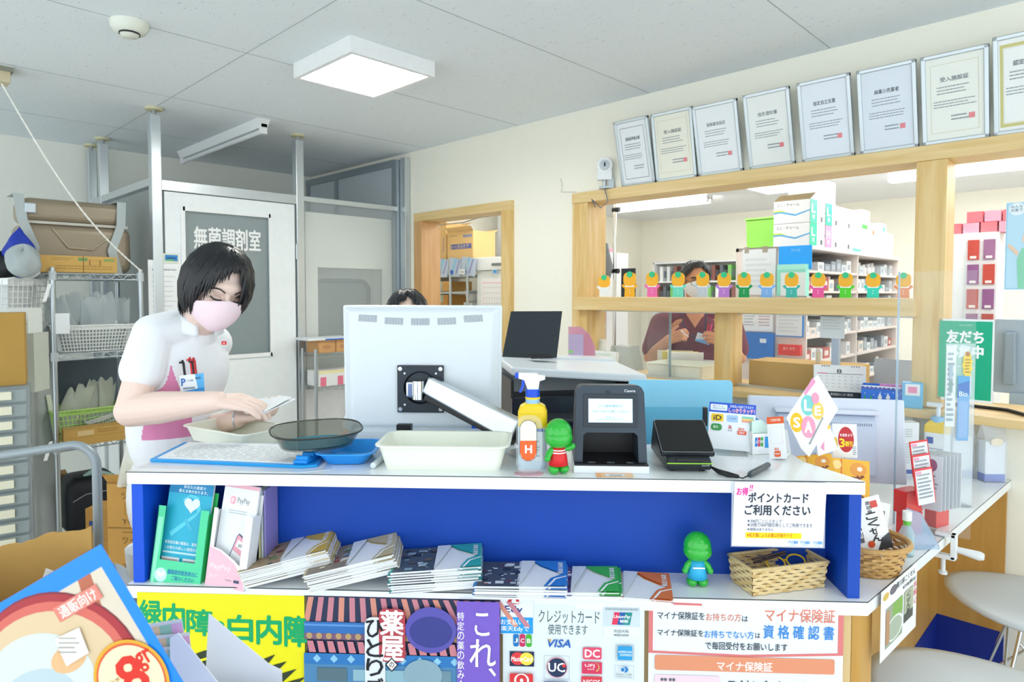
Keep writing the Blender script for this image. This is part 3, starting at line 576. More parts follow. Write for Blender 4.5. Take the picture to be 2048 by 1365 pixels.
b = MB(); b.cyl((.57, .045, TOPZ+.008), (.575, .13, TOPZ+.008), .007, mat('#dfe7ea', .3)); tag(b.build('white_tube', None, KM.copy()), 'short white tube lying between the blue tray and the cream tray', 'tube')
# -------- spray bottle
t = thing('spray_bottle', 'yellow and white trigger spray bottle with blue collar behind the capsule stand', 'spray bottle', KP(.952, .085, TOPZ))
R_ = lambda a, c, z, r=.012: [(x, y, z) for x, y in rrect(-a, -c, a, c, r, 4)]
b = MB(); b.loft([R_(.033, .02, 0), R_(.035, .022, .01), R_(.035, .022, .102)], mat('#cfe6f6', .3), cap1=False); b.build('bottle', t)
b = MB(); YL = mat('#f6d21c', .3); b.loft([R_(.0352, .0222, .10), R_(.0352, .0222, .135), R_(.03, .02, .15), R_(.019, .017, .156, .008)], YL); b.build('shoulder', t, bev=.001)
lb = Sheet(.05, .085, '#e9f1f8', t=.0006); lb.r(0, .07, .05, .085, '#1d4fae'); lb.r(.02, .078, .05, .085, '#f6d21c'); lb.lines(.006, .01, .044, .06, 7, '#8fa6c4'); lb.t('使用期限', .016, .088, .034, .093, '#5a4a12'); lb.build('label', t, T(-.025, -.0228, .02) @ STAND)
b = MB(); b.cyl((0, 0, .155), (0, 0, .168), .017, mat('#9cc9f0', .3)); b.build('neck', t)
b = MB(); b.cyl((0, 0, .166), (0, 0, .171), .018, YL); b.build('neck_ring', t)
b = MB(); b.cyl((0, 0, .17), (0, 0, .19), .017, mat('#1550d8', .3)); b.build('collar', t, bev=.001)
b = MB(); b.prism([(-.012, .19), (.014, .19), (.017, .21), (.03, .214), (.03, .222), (.012, .225), (.008, .229), (-.034, .229), (-.034, .216), (-.02, .212)], -.011, .011, mat('#eef2f6', .3), frame((0, 0, 0), (1, 0, 0), (0, 0, 1))); b.build('spray_head', t, bev=.003)
b = MB(); b.box((-.038, 0, .2225), (.009, .014, .013), mat('#1550d8', .3), bev=.001); b.build('nozzle', t)
b = MB(); b.prism([(-.026, .213), (-.019, .212), (-.020, .196), (-.028, .181), (-.033, .182), (-.027, .197)], -.006, .006, mat('#1550d8', .3), frame((0, 0, 0), (1, 0, 0), (0, 0, 1))); b.build('trigger', t)
# -------- two-tone capsule cut-out in an acrylic stand
t = thing('capsule_stand', 'clear acrylic stand with a cream and orange capsule lettered H', 'acrylic stand', KP(.945, .018, TOPZ) @ RZ(4))
AC = glassy('#eef6fb', .12)
b = MB(); b.prism(oval(0, 0, .034, .019, 28), 0, .003, glassy('#f4b9c4', .55)); b.build('base', t)
b = MB(); b.prism(rrect(-.03, .003, .03, .138, .024, 6), -.0015, .0015, AC, STAND); b.build('plate', t)
cp = Sheet(.048, .09, '#222222', t=.0004, poly=rrect(.004, -.001, .044, .095, .0199, 8)); cp.pl(rrect(.005, 0, .043, .094, .0189, 8), '#f3f0dc'); cp.pl([(.005, .049), (.043, .049)]+[(x, y) for x, y in rrect(.005, 0, .043, .094, .0189, 8) if y < .0189][::-1] if False else [(.005, .047), (.043, .047), (.043, .018), (.038, .006), (.03, .001), (.024, 0), (.018, .001), (.010, .006), (.005, .018)], '#f0652a')
cp.t('H', .017, .018, .032, .036, '#ffffff', .05); cp.build('capsule_print', t, T(-.026, -.003, .032) @ STAND)
# -------- plain green vinyl dolls (no face)
def doll(label, M, dress, arm_up=0):
    t = thing('vinyl_doll', label, 'figurine', M); g = mat('#22b432', .2, coat=.6, var=.02)
    b = MB()
    b.ell((0, 0, .085), (.029, .026, .030), g); b.ell((0, -.002, .075), (.030, .027, .022), g); b.build('head', t)
    b = MB(); b.lathe([(.0, .018), (.021, .018), (.0185, .035), (.014, .055), (.0, .06)], mat(dress, .35)); b.build('dress', t)
    for s in (-1, 1):
        b = MB(); b.ell((s*.011, -.003, .010), (.0115, .014, .0105), g); b.build('foot', t)
        b = MB(); q = [(s*.013, 0, .052), (s*.021, -.003, .044), (s*.026, -.006, .034)] if not (arm_up and s > 0) else [(s*.013, 0, .052), (s*.022, -.004, .052), (s*.029, -.006, .056)]
        b.tube(q, [.006, .007, .006], g, 10); b.ell(q[-1], (.007, .007, .007), g, seg=10, rings=8); b.build('arm', t)
    return t
d1 = doll('plain green vinyl doll in a red dress with white stripes, beside the card reader', KP(1.013, .03, TOPZ) @ RZ(20) @ MX.Scale(1.12, 4), '#e2262c', 1)
for k, z in enumerate((.05, .045)): b = MB(); b.lathe([(.0152+k*.0012, z-.0014), (.016+k*.0012, z), (.0154+k*.0012, z+.0014)], WHITE, seg=24); b.build('stripe', d1)
# -------- card reader
t = thing('card_reader', 'black upright card reader with a lit blue screen on the counter', 'card reader', KP(1.137, .06, TOPZ))
CR = mat('#34414e', .42, var=.02); A = frame((0, 0, 0), (0, 1, 0), (0, 0, 1))
b = MB(); b.box((0, .045, .009), (.176, .15, .018), mat('#e8edf0', .3), bev=.002); b.build('base', t)
b = MB(); b.bx(-.086, .086, -.03, .118, .018, .022, BLACK); b.build('deck', t)
prof = [(-.012, .019), (.115, .019), (.10, .19), (.08, .2), (.055, .2), (.045, .195)]
b = MB(); O = [(-.086, .02), (-.08, .185), (-.074, .197), (-.066, .202), (.066, .202), (.074, .197), (.08, .185), (.086, .02), (.066, .02), (.064, .083), (.056, .09), (-.056, .09), (-.064, .083), (-.066, .02)]
b.prism(O, -.105, .012, CR, MX(((1, 0, 0, 0), (0, -.16, -1, 0), (0, 1, 0, 0), (0, 0, 0, 1))) if False else STAND); b.build('housing', t, RX(-6), bev=.003)
b = MB(); b.bx(-.066, .066, .09, .108, .02, .092, BLACK); b.build('recess_wall', t)
SHX = RX(-6)
b = MB(); b.box((0, -.013, .142), (.128, .003, .078), mat('#242e38', .3), bev=.001); b.build('screen_bezel', t, SHX)
sc = Sheet(.104, .056, mat('#c4e6fa', .4, em=.45), t=.0006); sc.t('プラス薬局前橋西片店', .024, .036, .08, .042, '#3f5a70'); sc.t('スタートボタンを押してください', .009, .023, .095, .029, '#3f5a70'); sc.t('スタート', .042, .010, .063, .015, '#3f5a70'); sc.r(.018, .007, .086, .0078, '#8fb3cc'); sc.build('screen', t, SHX @ T(-.052, -.0152, .114) @ STAND)
nm = Sheet(.028, .008, '#34414e', t=.0002); nm.t('Caora', 0, 0, .026, .0062, '#e8eef2', .02); nm.build('nameplate', t, SHX @ T(.033, -.0126, .186) @ STAND)
b = MB(); b.box((-.053, -.0128, .180), (.004, .0012, .001), mat('#30d060', .3, em=1)); b.build('indicator', t, SHX)
b = MB(); b.box((-.006, -.0128, .183), (.011, .0012, .012), mat('#222a30', .3)); b.build('camera_window', t, SHX)
for x in (-.045, 0, .045):
    s = Sheet(.018, .012, '#14181c', t=.0003); s.ring(.001, .001, .017, .011, .0008, '#c9d2d8'); s.lines(.004, .003, .014, .009, 3, '#c9d2d8'); s.build('guide_mark', t, T(x-.009, -.022, .0224))
s = Sheet(.085, .045, '#f7d0a0', t=.0006); s.r(0, .032, .085, .045, '#f08a34'); s.r(.0, 0, .012, .032, '#f6b06a'); s.r(.022, .006, .066, .028, '#f3f5f5'); s.lines(.03, .01, .06, .024, 3, '#8d7a6a'); tag(s.build('orange_sticker', None, KP(1.10, -.004, TOPZ+.001)), 'small orange and white sticker on the worktop before the card reader', 'sticker')
# -------- payment terminal with pen
t = thing('payment_terminal', 'black wedge-shaped payment terminal with tilted blank screen', 'payment terminal', KP(1.32, .06, TOPZ) @ RZ(1))
TB = mat('#22282c', .35, var=.02)
b = MB(); b.loft([[(-.052, -.012, .006), (.052, -.012, .006), (.052, .20, .006), (-.052, .20, .006)], [(-.052, -.018, .022), (.052, -.018, .022), (.05, .205, .03), (-.05, .205, .03)], [(-.05, -.012, .034), (.05, -.012, .034), (.048, .19, .085), (-.048, .19, .085)]], TB); b.build('body', t, bev=.004)
for x in (-.035, .035): b = MB(); b.cyl((x, .01, 0), (x, .01, .008), .008, BLACK); b.build('rubber_foot', t)
for x in (-.035, .035): b = MB(); b.cyl((x, .13, 0), (x, .13, .008), .008, BLACK); b.build('rubber_foot', t)
SM_ = T(0, .055, .068) @ RX(28)
b = MB(); b.box((0, 0, 0), (.128, .125, .014), TB, bev=.006); b.build('tablet', t, SM_)
b = MB(); b.prism(rrect(-.06, -.058, .06, .058, .006), .007, .008, mat('#0e1113', .08)); b.build('screen', t, SM_)
b = MB(); b.tube([(x, y, .0072) for x, y in rrect(-.0615, -.0595, .0615, .0595, .006)], .0008, mat('#8a9296', .3), 5, closed=True); b.build('screen_trim', t, SM_)
b = MB(); b.box((0, -.0195, .0235), (.106, .002, .0022), mat('#9ad63a', .4)); b.build('green_strip', t)
b = MB(); b.box((0, -.0165, .031), (.062, .004, .006), BLACK); b.build('card_slot', t)
b = MB(); b.box((-.0515, .06, .045), (.003, .03, .018), BLACK); b.build('side_window', t)
s = Sheet(.02, .004, '#22282c', t=.0003); s.t('Smart PIT', 0, 0.0005, .018, .0035, '#d6dcdf', .01); s.build('nameplate', t, T(.028, -.0192, .017) @ STAND)
t = thing('stylus', 'black stylus with a coiled black leash lying at the worktop edge', 'stylus', KM.copy())
b = MB(); b.tube([(1.372, .06, TOPZ+.012), (1.385, .035, TOPZ+.007), (1.40, .012, TOPZ+.007), (1.42, -.002, TOPZ+.006)], [.002, .006, .0065, .004], BLACK, 10); b.build('sleeve', t)
b = MB(); b.tube([(1.42, -.002, TOPZ+.005), (1.428, -.008, TOPZ+.004), (1.435, .004, TOPZ+.003), (1.45, .012, TOPZ+.006)], .0016, BLACK, 6); b.build('leash', t)
b = MB(); b.tube([(1.447, .008, TOPZ+.007), (1.452, .016, TOPZ+.0075), (1.518, .096, TOPZ+.0085), (1.523, .102, TOPZ+.008)], [.005, .007, .0068, .004], mat('#3d474e', .3), 12); b.build('pen', t)
# -------- signs and holders at the worktop's far end
t = thing('payment_sign', 'tilted white card with blue header and payment marks on an acrylic foot', 'sign', KP(1.412, .25, TOPZ) @ RZ(-8))
s = Sheet(.118, .122, '#f3f7fb', px=(0, 0, 118, 122)); s.r(0, 0, 118, 26, '#1a55cf'); s.rr(3, 5, 46, 21, 3, '#e9f0fa'); s.t('電子マネーが', 9, 7, 36, 12, '#3354a0'); s.t('ご利用いただけます', 6, 13, 43, 18, '#3354a0'); s.t('お支払いは全てするまで', 53, 4, 112, 11, '#ffffff', .01); s.t('しっかりタッチ！', 50, 12, 115, 24, '#f3b8c4', .05)
s.rr(6, 30, 37, 50, 4, '#f5cc22'); s.t('iD', 12, 34, 32, 46, '#2b2b1c', .04); s.rr(46, 31, 74, 49, 3, '#a8cdf0'); s.t('交通系', 50, 37, 70, 42, '#6f7fb8'); s.r(84, 32, 113, 37, '#7fd0c4'); s.r(84, 37, 113, 42, '#f2d47a'); s.r(84, 42, 113, 47, '#f0a48e')
s.rr(6, 56, 34, 74, 8, '#38974a'); s.t('楽天', 12, 61, 24, 68, '#e8f5e8', .02); s.t('R', 52, 58, 60, 68, '#d3404e', .02); s.t('Edy', 50, 70, 61, 74, '#59658c'); s.t('au', 76, 62, 90, 68, '#f0604a', .02); s.rr(74, 70, 96, 80, 2, '#f0572c'); s.t('PAY', 78, 72, 92, 78, '#ffffff', .02)
s.build('card', t, T(0, 0, .012) @ RY(3) @ RX(-9) @ STAND)
b = MB(); b.bx(.02, .1, -.03, .05, 0, .003, AC); b.bx(.02, .1, .022, .025, .003, .05, AC); b.build('acrylic_foot', t)
b = MB(); b.box((-.004, .032, .09), (.012, .02, .05), BLACK, bev=.003); b.build('black_backing', t)
t = thing('leaflet_box', 'white card box holding blue and green folders, with payment marks on its face', 'leaflet holder', KP(1.52, .225, TOPZ) @ RZ(14))
b = MB(); b.bx(0, .07, 0, .002, 0, .055, PURE); b.bx(0, .07, .075, .077, 0, .075, PURE); b.bx(0, .002, 0, .077, 0, .06, PURE); b.bx(.068, .07, 0, .077, 0, .06, PURE); b.bx(0, .07, 0, .077, 0, .002, PURE); b.build('box', t)
s = Sheet(.05, .04, '#f4f8fb', t=.0003)
for k, c in enumerate(('#1f7fd0', '#d23a5c', '#3fae4a')): s.r(.002+k*.008, .012, .009+k*.008, .036, c)
s.r(.03, .008, .048, .037, '#2b9be6'); s.t('JCB', .003, .02, .025, .028, '#ffffff', .02); s.build('marks', t, T(.006, -.001, .01) @ STAND)
for k, (c, h, y) in enumerate((('#3b8ce6', .10, .066), ('#4a97ea', .093, .058), ('#cfe8df', .09, .012), ('#bfe3d0', .085, .02))):
    b = MB(); b.prism([(.004, .003), (.066, .003), (.066, h*.72), (.03, h), (.004, h*.97)], 0, .004, mat(c, .4), STAND); tag(b.build('folder', None, KP(1.52, .225, TOPZ) @ RZ(14) @ T(0, y, 0)), ('tall blue folder at the back of the white card box', 'blue folder just in front of the tallest one in the card box', 'pale green folder at the front of the white card box', 'mint folder second from the front in the white card box')[k], 'folder')
t = thing('orange_header_stand', 'narrow white leaning card with orange header on a folded stand', 'sign', KP(1.552, .185, TOPZ) @ RZ(-30) @ RY(-10))
s = Sheet(.042, .108, '#f6f8fa', px=(0, 0, 42, 108)); s.r(0, 0, 42, 18, '#f0632c'); s.t('ご利用可能', 8, 5, 34, 12, '#fff0e8', .02); s.ring(6, 26, 36, 70, .6, '#f2d9d2'); s.t('au', 14, 80, 24, 86, '#f0632c', .02); s.rr(13, 88, 28, 103, 3, '#f0632c'); s.t('PAY', 15, 93, 26, 98, '#ffffff', .02); s.build('card', t, RX(-22) @ STAND)
b = MB(); b.bx(.004, .038, .075, .077, 0, .06, PURE); b.bx(.004, .038, .0, .077, 0, .002, PURE); b.build('prop', t)
t = thing('sale_board', 'white folding board with coloured discs spelling SALE at the worktop end', 'sign', KP(1.600, .205, TOPZ) @ RZ(-8))
s = Sheet(.138, .214, '#f6f6f2', px=(1578, 786, 1682, 948), poly=[(1580, 872), (1628, 797), (1640, 786), (1675, 852), (1620, 945), (1606, 930)])
s.pl([(1613, 822), (1630, 792), (1636, 800), (1616, 828)], '#e99ac0')
for cx, cy, r, c, l in ((1599, 880, 19, '#f4c21c', 'S'), (1620, 846, 20, '#7fd0cc', 'L'), (1620, 888, 21, '#f0a0bc', 'A'), (1638, 856, 17, '#f2cf62', 'E')): s.o(cx, cy, r*.62, r, c); s.t(l, cx-r*.3, cy-r*.5, cx+r*.3, cy+r*.5, '#ffffff', .05)
s.o(1634, 832, 7, 11, '#f0a0bc'); s.pl([(1620, 920), (1646, 868), (1648, 869), (1622, 922)], '#98a09e'); s.build('face', t, RX(-10) @ STAND)
s = Sheet(.075, .17, '#f4f5f4', px=(0, 0, 70, 160), poly=[(0, 12), (20, 0), (70, 150), (0, 160)]); s.pl([(22, 22), (30, 20), (54, 96), (44, 100)], '#f4cf4a'); s.pl([(10, 140), (26, 126), (22, 150)], '#e99ac0'); s.build('wing', t, T(.085, .03, .0) @ RZ(35) @ RX(-10) @ STAND)
# light-blue laptop-like stand behind the terminal
t = thing('document_stand', 'pale blue upright document cover behind the payment terminal', 'document stand', KP(1.235, .5, SHZ))
b = MB(); b.prism(rrect(0, .2, .31, .43, .012), 0, .006, mat('#8fd6f4', .5), STAND); b.build('cover', t)
b = MB(); b.bx(.0, .308, -.0075, -.006, .2, .348, mat('#6cc0e2', .5)); b.build('pocket', t)
b = MB(); b.bx(.08, .22, .0, .12, 0, .02, mat('#5fa9cc', .5)); b.bx(.13, .17, .001, .02, .02, .22, mat('#5fa9cc', .5)); b.build('support', t)
# -------- multifunction printer behind
t = thing('multifunction_printer', 'white and black office printer with dark paper support behind the counter', 'printer', KP(.86, .86, .74) @ RZ(14))
b = MB(); b.prism([(0, 0), (.52, 0), (.52, .40), (.50, .435), (.04, .455), (0, .42)], -.44, -.3, WHM, STAND); b.bx(0, .52, .42, .44, 0, .4, WHM); b.bx(0, .012, 0, .44, .0, .40, mat('#26292c', .3)); b.bx(.508, .52, 0, .44, 0, .40, mat('#4b4b42', .35)); b.bx(0, .52, 0, .44, 0, .02, BLACK); b.build('shell', t, bev=.004)
b = MB(); b.loft([[(0, -.01, .445), (.52, -.01, .405), (.52, .44, .43), (0, .44, .46)], [(.0, -.01, .415), (.52, -.01, .375), (.52, .44, .40), (.0, .44, .43)]][::-1], WHM); b.build('scanner_lid', t, bev=.008)
b = MB(); b.box((.16, .2, .462), (.09, .05, .012), BLACK, bev=.003); b.build('paper_guide', t)
b = MB(); b.bx(.012, .508, .02, .42, .02, .31, BLACK); b.build('engine', t)
b = MB(); b.prism([(.0, .02), (.508, .02), (.508, .31), (.3, .335), (0, .335)], 0, .02, mat('#2f3338', .18), STAND); b.build('front_cover', t, bev=.004)
b = MB(); b.loft([[(.03, -.08, .25), (.42, -.08, .25), (.42, .1, .29), (.03, .1, .29)], [(.03, -.08, .262), (.42, -.08, .262), (.42, .1, .30), (.03, .1, .30)]], mat('#3a3f44', .2)); b.build('output_tray', t, bev=.003)
b = MB(); b.prism([(.02, 0), (.25, 0), (.29, .20), (.07, .20)], 0, .006, mat('#2b343a', .6), T(0, .30, .445) @ RX(-18) @ STAND); b.build('paper_support', t)
b = MB(); b.bx(-.05, .62, -.03, .62, .0, .735, mat('#d9dfe2', .5)); tag(b.build('printer_desk', None, KP(.86, .86, 0) @ RZ(14)), 'pale desk carrying the office printer behind the counter', 'desk')
# -------- second monitor on the side counter
c = (oD(1500, 802, 2.08)+oD(1818, 797, 1.98))/2; xd = (oD(1818, 797, 1.98)-oD(1500, 802, 2.08)); wd = xd.length; xd.z = 0
t = thing('monitor', 'pale monitor seen from behind, tilted back beside the snack basket', 'monitor', frame((c.x, c.y, SHZ), xd, (-xd.y, xd.x, 0)))
h = c.z-SHZ; PV = mat('#dfe5f3', .35, var=.01)
TM = T(0, 0, .105) @ RX(-9); hh = (h-.105)/math.cos(math.radians(9))
b = MB(); b.box((0, .012, hh/2), (wd, .03, hh), PV, bev=.006); b.build('shell', t, TM)
b = MB(); b.loft([[(-wd*.32, -.004, hh*.08), (wd*.32, -.004, hh*.08), (wd*.32, -.004, hh*.82), (-wd*.32, -.004, hh*.82)], [(-wd*.29, -.05, hh*.1), (wd*.29, -.05, hh*.1), (wd*.29, -.05, hh*.72), (-wd*.29, -.05, hh*.72)]][::-1], mat('#cbd6ea', .4, var=.01)); b.build('rear_housing', t, TM, bev=.005)
b = MB(); b.bx(-wd*.33, wd*.33, -.03, -.003, hh*.8, hh*.86, PV); b.build('rear_ledge', t, TM, bev=.004)
b = MB()
for k in range(40): b.box((-wd*.26+wd*.52*k/39, -.0503+.0, hh*.69), (.0022, .002, .008), mat('#7f8ba6', .5))
b.build('vent_slots', t, TM)
b = MB(); b.bx(-wd/2+.015, wd/2-.015, .027, .029, .02, hh-.015, BLACK); b.build('screen', t, TM)
b = MB(); b.bx(-.04, .04, -.05, -.02, 0.01, .2, PV); b.build('neck', t)
b = MB(); b.box((0, -.02, .006), (.22, .18, .012), PV, bev=.004); b.build('foot', t)
# ================================================================ ON THE SHELF BELOW THE WORKTOP
def leaflet_stand(label, M, body, side, w, h, front, inner):
    t = thing('leaflet_stand', label, 'leaflet stand', M)
    b = MB(); b.bx(0, w, .034, .036, 0, h*.98, mat(side, .4)); b.bx(0, .0015, 0, .036, 0, h*.78, mat(body, .4)); b.bx(w-.0015, w, 0, .036, 0, h*.78, mat(side, .4)); b.bx(0, w, 0, .036, 0, .002, mat(body, .4)); b.build('case', t)
    s = Sheet(w, h, body, px=(0, 0, 100, 200), t=.001, poly=front[0]); front[1](s); s.build('front_panel', t, STAND)
    s = Sheet(w*.88, h*1.02, '#ffffff', px=(0, 0, 100, 200), t=.006); inner(s); s.build('leaflets', t, T(w*.06, .012, .012) @ RX(-3) @ STAND)
    return t
def heart(cx, cy, r): return [(cx+r*.0625*16*math.sin(a)**3, cy-r*.0625*(13*math.cos(a)-5*math.cos(2*a)-2*math.cos(3*a)-math.cos(4*a))) for a in [2*PI*k/30 for k in range(30)]]
def gf(s):
    s.pl([(2, 200), (2, 60), (12, 60), (8, 200)], '#8fe8c4'); s.o(20, 182, 12, 15, '#c9f2f0'); s.pl(heart(20, 181, 8), '#f4fbfb'); s.t('臓器提供意思表示に', 33, 168, 92, 178, '#2a86b8', .02); s.t('ご協力ください', 42, 181, 86, 190, '#2a86b8', .02)
def gi(s):
    s.r(0, 0, 100, 200, '#2ab4d4'); s.r(0, 0, 100, 24, '#1c8fc4'); s.t('あなたの意思で', 32, 6, 82, 13, '#e9fbff', .02); s.t('救える命があります。', 22, 15, 88, 22, '#e9fbff', .02)
    s.pl([(14, 108), (70, 60), (62, 34), (48, 30), (36, 42), (34, 36), (50, 24), (70, 28), (78, 54), (70, 68), (20, 116)], '#5fd3e8'); s.pl([(48, 74), (66, 96), (60, 100), (42, 80)], '#46bcd8'); s.pl(heart(56, 46, 18), '#e8eef2')
    s.t('意思表示欄の裏面は、意思表示', 8, 124, 92, 131, '#e9fbff', .01); s.t('この冊子の詳しい説明を記入', 8, 135, 92, 142, '#e9fbff', .01); s.r(6, 146, 94, 150, '#bfe6ee'); s.r(6, 158, 46, 192, '#eef4f6'); s.r(54, 158, 94, 192, '#eef4f6'); s.lines(8, 162, 44, 190, 5, '#e2a9b2'); s.lines(56, 162, 92, 190, 5, '#a9bcc6')
U = [(0, 36), (14, 36), (14, 150), (84, 150), (84, 36), (100, 36), (100, 200), (0, 200)]
leaflet_stand('green leaflet stand with teal heart leaflets standing on the counter shelf', KP(.036, .006, SHZ) @ RZ(-3) @ RY(5) @ RX(-6), '#52d9a0', '#2fbf62', .128, .222, (U, gf), gi)
def pf(s):
    s.pl([(0, 200), (0, 118), (30, 126), (66, 146), (92, 176), (98, 200)], '#f6c3d2'); s.t('PayPay', 8, 152, 60, 166, '#fae6ec', .02); s.t('使えます', 8, 174, 30, 182, '#fae6ec', .02); s.r(70, 180, 84, 186, '#46506e'); s.t('PayPay', 50, 181, 66, 185, '#8c93a8')
def pi_(s):
    s.r(0, 0, 100, 200, '#f2f5f7'); s.r(0, 0, 100, 8, '#f6b9c8'); s.rr(22, 26, 37, 42, 4, '#f3b2c0'); s.t('P', 26, 30, 32, 39, '#ffffff', .03); s.t('PayPay', 42, 27, 78, 42, '#8d9096', .005); s.lines(22, 54, 74, 64, 2, '#c3ccd2', .4, .05)
    s.pl([(38, 160), (56, 106), (62, 100), (92, 116), (92, 122), (74, 170)], '#4d5a76'); s.pl([(40, 160), (58, 106), (62, 103), (90, 118), (73, 168)], '#f2a9ba'); s.pl([(44, 148), (49, 135), (83, 150), (73, 168), (40, 160)], '#f3f5f6'); s.pl([(62, 112), (84, 122), (78, 136), (56, 126)], '#fbfbfc'); s.t('¥300', 64, 121, 78, 128, '#59606e', .02)
leaflet_stand('white and pink leaflet stand with phone picture beside the green leaflet stand', KP(.176, -.002, SHZ) @ RZ(-8) @ RY(5) @ RX(-6), '#f4f6f8', '#eef1f3', .104, .222, ([(0, 36), (10, 36), (10, 118), (30, 122), (66, 140), (80, 150), (80, 44), (100, 44), (100, 200), (0, 200)], pf), pi_)
for k, (c, x, lab) in enumerate((('#c9d2dc', .296, 'grey-blue booklet standing behind the pink leaflet stand'), ('#8f86c4', .303, 'lilac booklet standing third behind the pink leaflet stand'), ('#e4ddb0', .289, 'cream booklet standing directly against the pink leaflet stand'))):
    b = MB(); b.bx(x, x+.0045, .04, .112, 0, .215, mat(c, .45)); tag(b.build('booklet', None, KP(0, 0, SHZ) @ T(.0, 0, 0)), lab, 'booklet')
# brochure piles
def brochure(col, photo, i):
    s = Sheet(.208, .128, '#f1f4f6', t=.0028)
    s.r(.0, 0, .004, .128, col); s.r(.004, 0, .10, .128, photo[0]); R = random.Random(i)
    for k in range(26):
        x = R.uniform(.006, .09); y = R.uniform(.002, .11); a = R.uniform(.004, .02); s.r(x, y, min(.1, x+a), min(.128, y+a*.7), photo[1+k % (len(photo)-1)])
    s.pl([(.10, 0), (.10, .128), (.135, .128), (.115, .05)], '#e3e9ec'); s.pl([(.208, 0), (.16, 0), (.175, .04), (.2, .06), (.15, .10), (.13, .128), (.208, .128)], col)
    s.pl([(.165, 0), (.18, .035), (.208, .05), (.208, .046), (.184, .032), (.17, 0)], '#ffffff')
    for k, ch in enumerate('健康の時間'): pass
    s.vt('薬局の情報', .188, .060, .200, .118, '#f4f7f7', .02)
    return s
def pile(name, n, x, y, z, rz, tilt, col, photo, lab_top, lab_rest, group, jitter=.004, slide=0.0, i=0, yaw2=0):
    me = None
    for k in range(n):
        M = KP(x+RND.uniform(-jitter, jitter)+slide*k, y+RND.uniform(-jitter, jitter)*.6, z+.0004) @ RZ(rz+RND.uniform(-1, 1)+yaw2*k) @ RY(-tilt) @ RX(1.5) @ T(0, 0, .003*k+.003)
        if me is None: o = brochure(col, photo, i).build('brochure', None, M); me = o
        else: o = me.copy(); COL.objects.link(o); o.matrix_local = M
        tag(o, lab_top if k == n-1 else lab_rest, 'brochure', group)
SCN = ('#8a7f74', '#c9b79c', '#5f7d59', '#a3453f', '#3e4a55', '#dcd6c8', '#7f96a6')
pile('b', 4, 1.058, -.038, SHZ, -6, .3, '#e07a3a', ('#d98a62', '#f0cfae', '#c45f3a', '#eef0ee'), 'orange-cornered brochure on top of the pile nearest the green doll', 'orange-cornered brochure under the top one of the pile nearest the green doll', 'orange-cornered brochures on the counter shelf', i=6)
pile('b', 5, .945, -.040, SHZ, -5, 3.0, '#3fb24a', ('#5c4a86', '#2d6d4f', '#e0d7ea', '#aa4444', '#3b3f6e'), 'green-cornered brochure on top of its pile between blue and orange ones', 'green-cornered brochure under the top one between blue and orange piles', 'green-cornered brochures on the counter shelf', i=5)
pile('b', 10, .822, -.045, SHZ, -2, 1.2, '#2f7fd0', ('#4a5260', '#d9dfe6', '#7b2f35', '#2d3a4c', '#aab4bf', '#c8ccd2'), 'blue-cornered brochure with racing picture on top of its pile', 'blue-cornered brochure beneath the top one of its pile', 'blue-cornered brochures on the counter shelf', i=4)
pile('b', 17, .628, -.034, SHZ, 5, 3.2, '#35aaa8', ('#4d5a66', '#8fa7b5', '#2d3b46', '#c3ced4', '#6a5d52'), 'teal-cornered brochure on top of the thickest pile on the shelf', 'teal-cornered brochure within the thickest pile on the shelf', 'teal-cornered brochures on the counter shelf', .005, i=3)
pile('b', 14, .445, -.036, SHZ, 8, 11.5, '#c3b58a', SCN, 'market-picture brochure on top of the pile between yellow and teal ones', 'brochure under the market-picture one between yellow and teal piles', 'market-picture brochures on the counter shelf', .004, -.0008, i=2)
pile('b', 13, .284, -.020, SHZ, 8, 12.5, '#cfae3a', ('#a89070', '#6e8d55', '#c7a98c', '#8a4a3d', '#e0d8c8', '#56605c'), 'yellow-cornered brochure on top of the pile leaning beside the pink leaflet stand', 'yellow-cornered brochure beneath the top one beside the pink leaflet stand', 'yellow-cornered brochures on the counter shelf', .003, -.0008, i=1)
d2_ = doll('plain green vinyl doll in pale blue overalls, alone on the counter shelf', KP(1.342, .052, SHZ) @ MX.Scale(1.12, 4), '#2fb4e6')
b = MB(); b.bx(-.012, .012, -.0175, -.0165, .042, .045, WHITE); b.build('strap', d2_)
# ---------------------------------------------------------------- baskets woven of split bamboo
BA = mat('#dcbd83', .6, var=.12, scale=90); BB = mat('#c39c5e', .6, var=.12, scale=90); BR = mat('#b08446', .6, var=.1, scale=80)
def weave(path0, path1, z0, z1, rows, amp, m1, m2, skip=1):
    b = MB(); n = len(path0); cx = sum(p[0] for p in path0)/n; cy = sum(p[1] for p in path0)/n
    for j in range(rows):
        for i in range(n):
            vs = []
            for tz in (0.04, .96):
                f = (j+tz)/rows
                for q in range(5):
                    u = q/4; A = V(path0[i]).lerp(V(path1[i]), f); B = V(path0[(i+1) % n]).lerp(V(path1[(i+1) % n]), f); p = A.lerp(B, u)
                    nrm = V((B.y-A.y, A.x-B.x)).normalized()
                    if nrm.dot(p-V((cx, cy))) < 0: nrm = -nrm
                    p = p+nrm*amp*math.cos(PI*(u+(i+j) % 2)*1.0)*.5*(1 if True else 0)
                    vs.append((p.x, p.y, z0+(z1-z0)*f))
            b.add(vs, [(q, q+1, q+6, q+5) for q in range(4)], m1 if ((i*7+j*3) % 5) else m2, None, True)
    return b
def subdiv(poly, step):
    out = []
    for i in range(len(poly)):
        a, c = V(poly[i]), V(poly[(i+1) % len(poly)]); k = max(1, round((c-a).length/step))
        out += [tuple(a.lerp(c, q/k)) for q in range(k)]
    return out
t = thing('bamboo_basket', 'small rectangular bamboo basket with glasses on the counter shelf', 'basket', KP(1.455, -.002, SHZ) @ RZ(17))
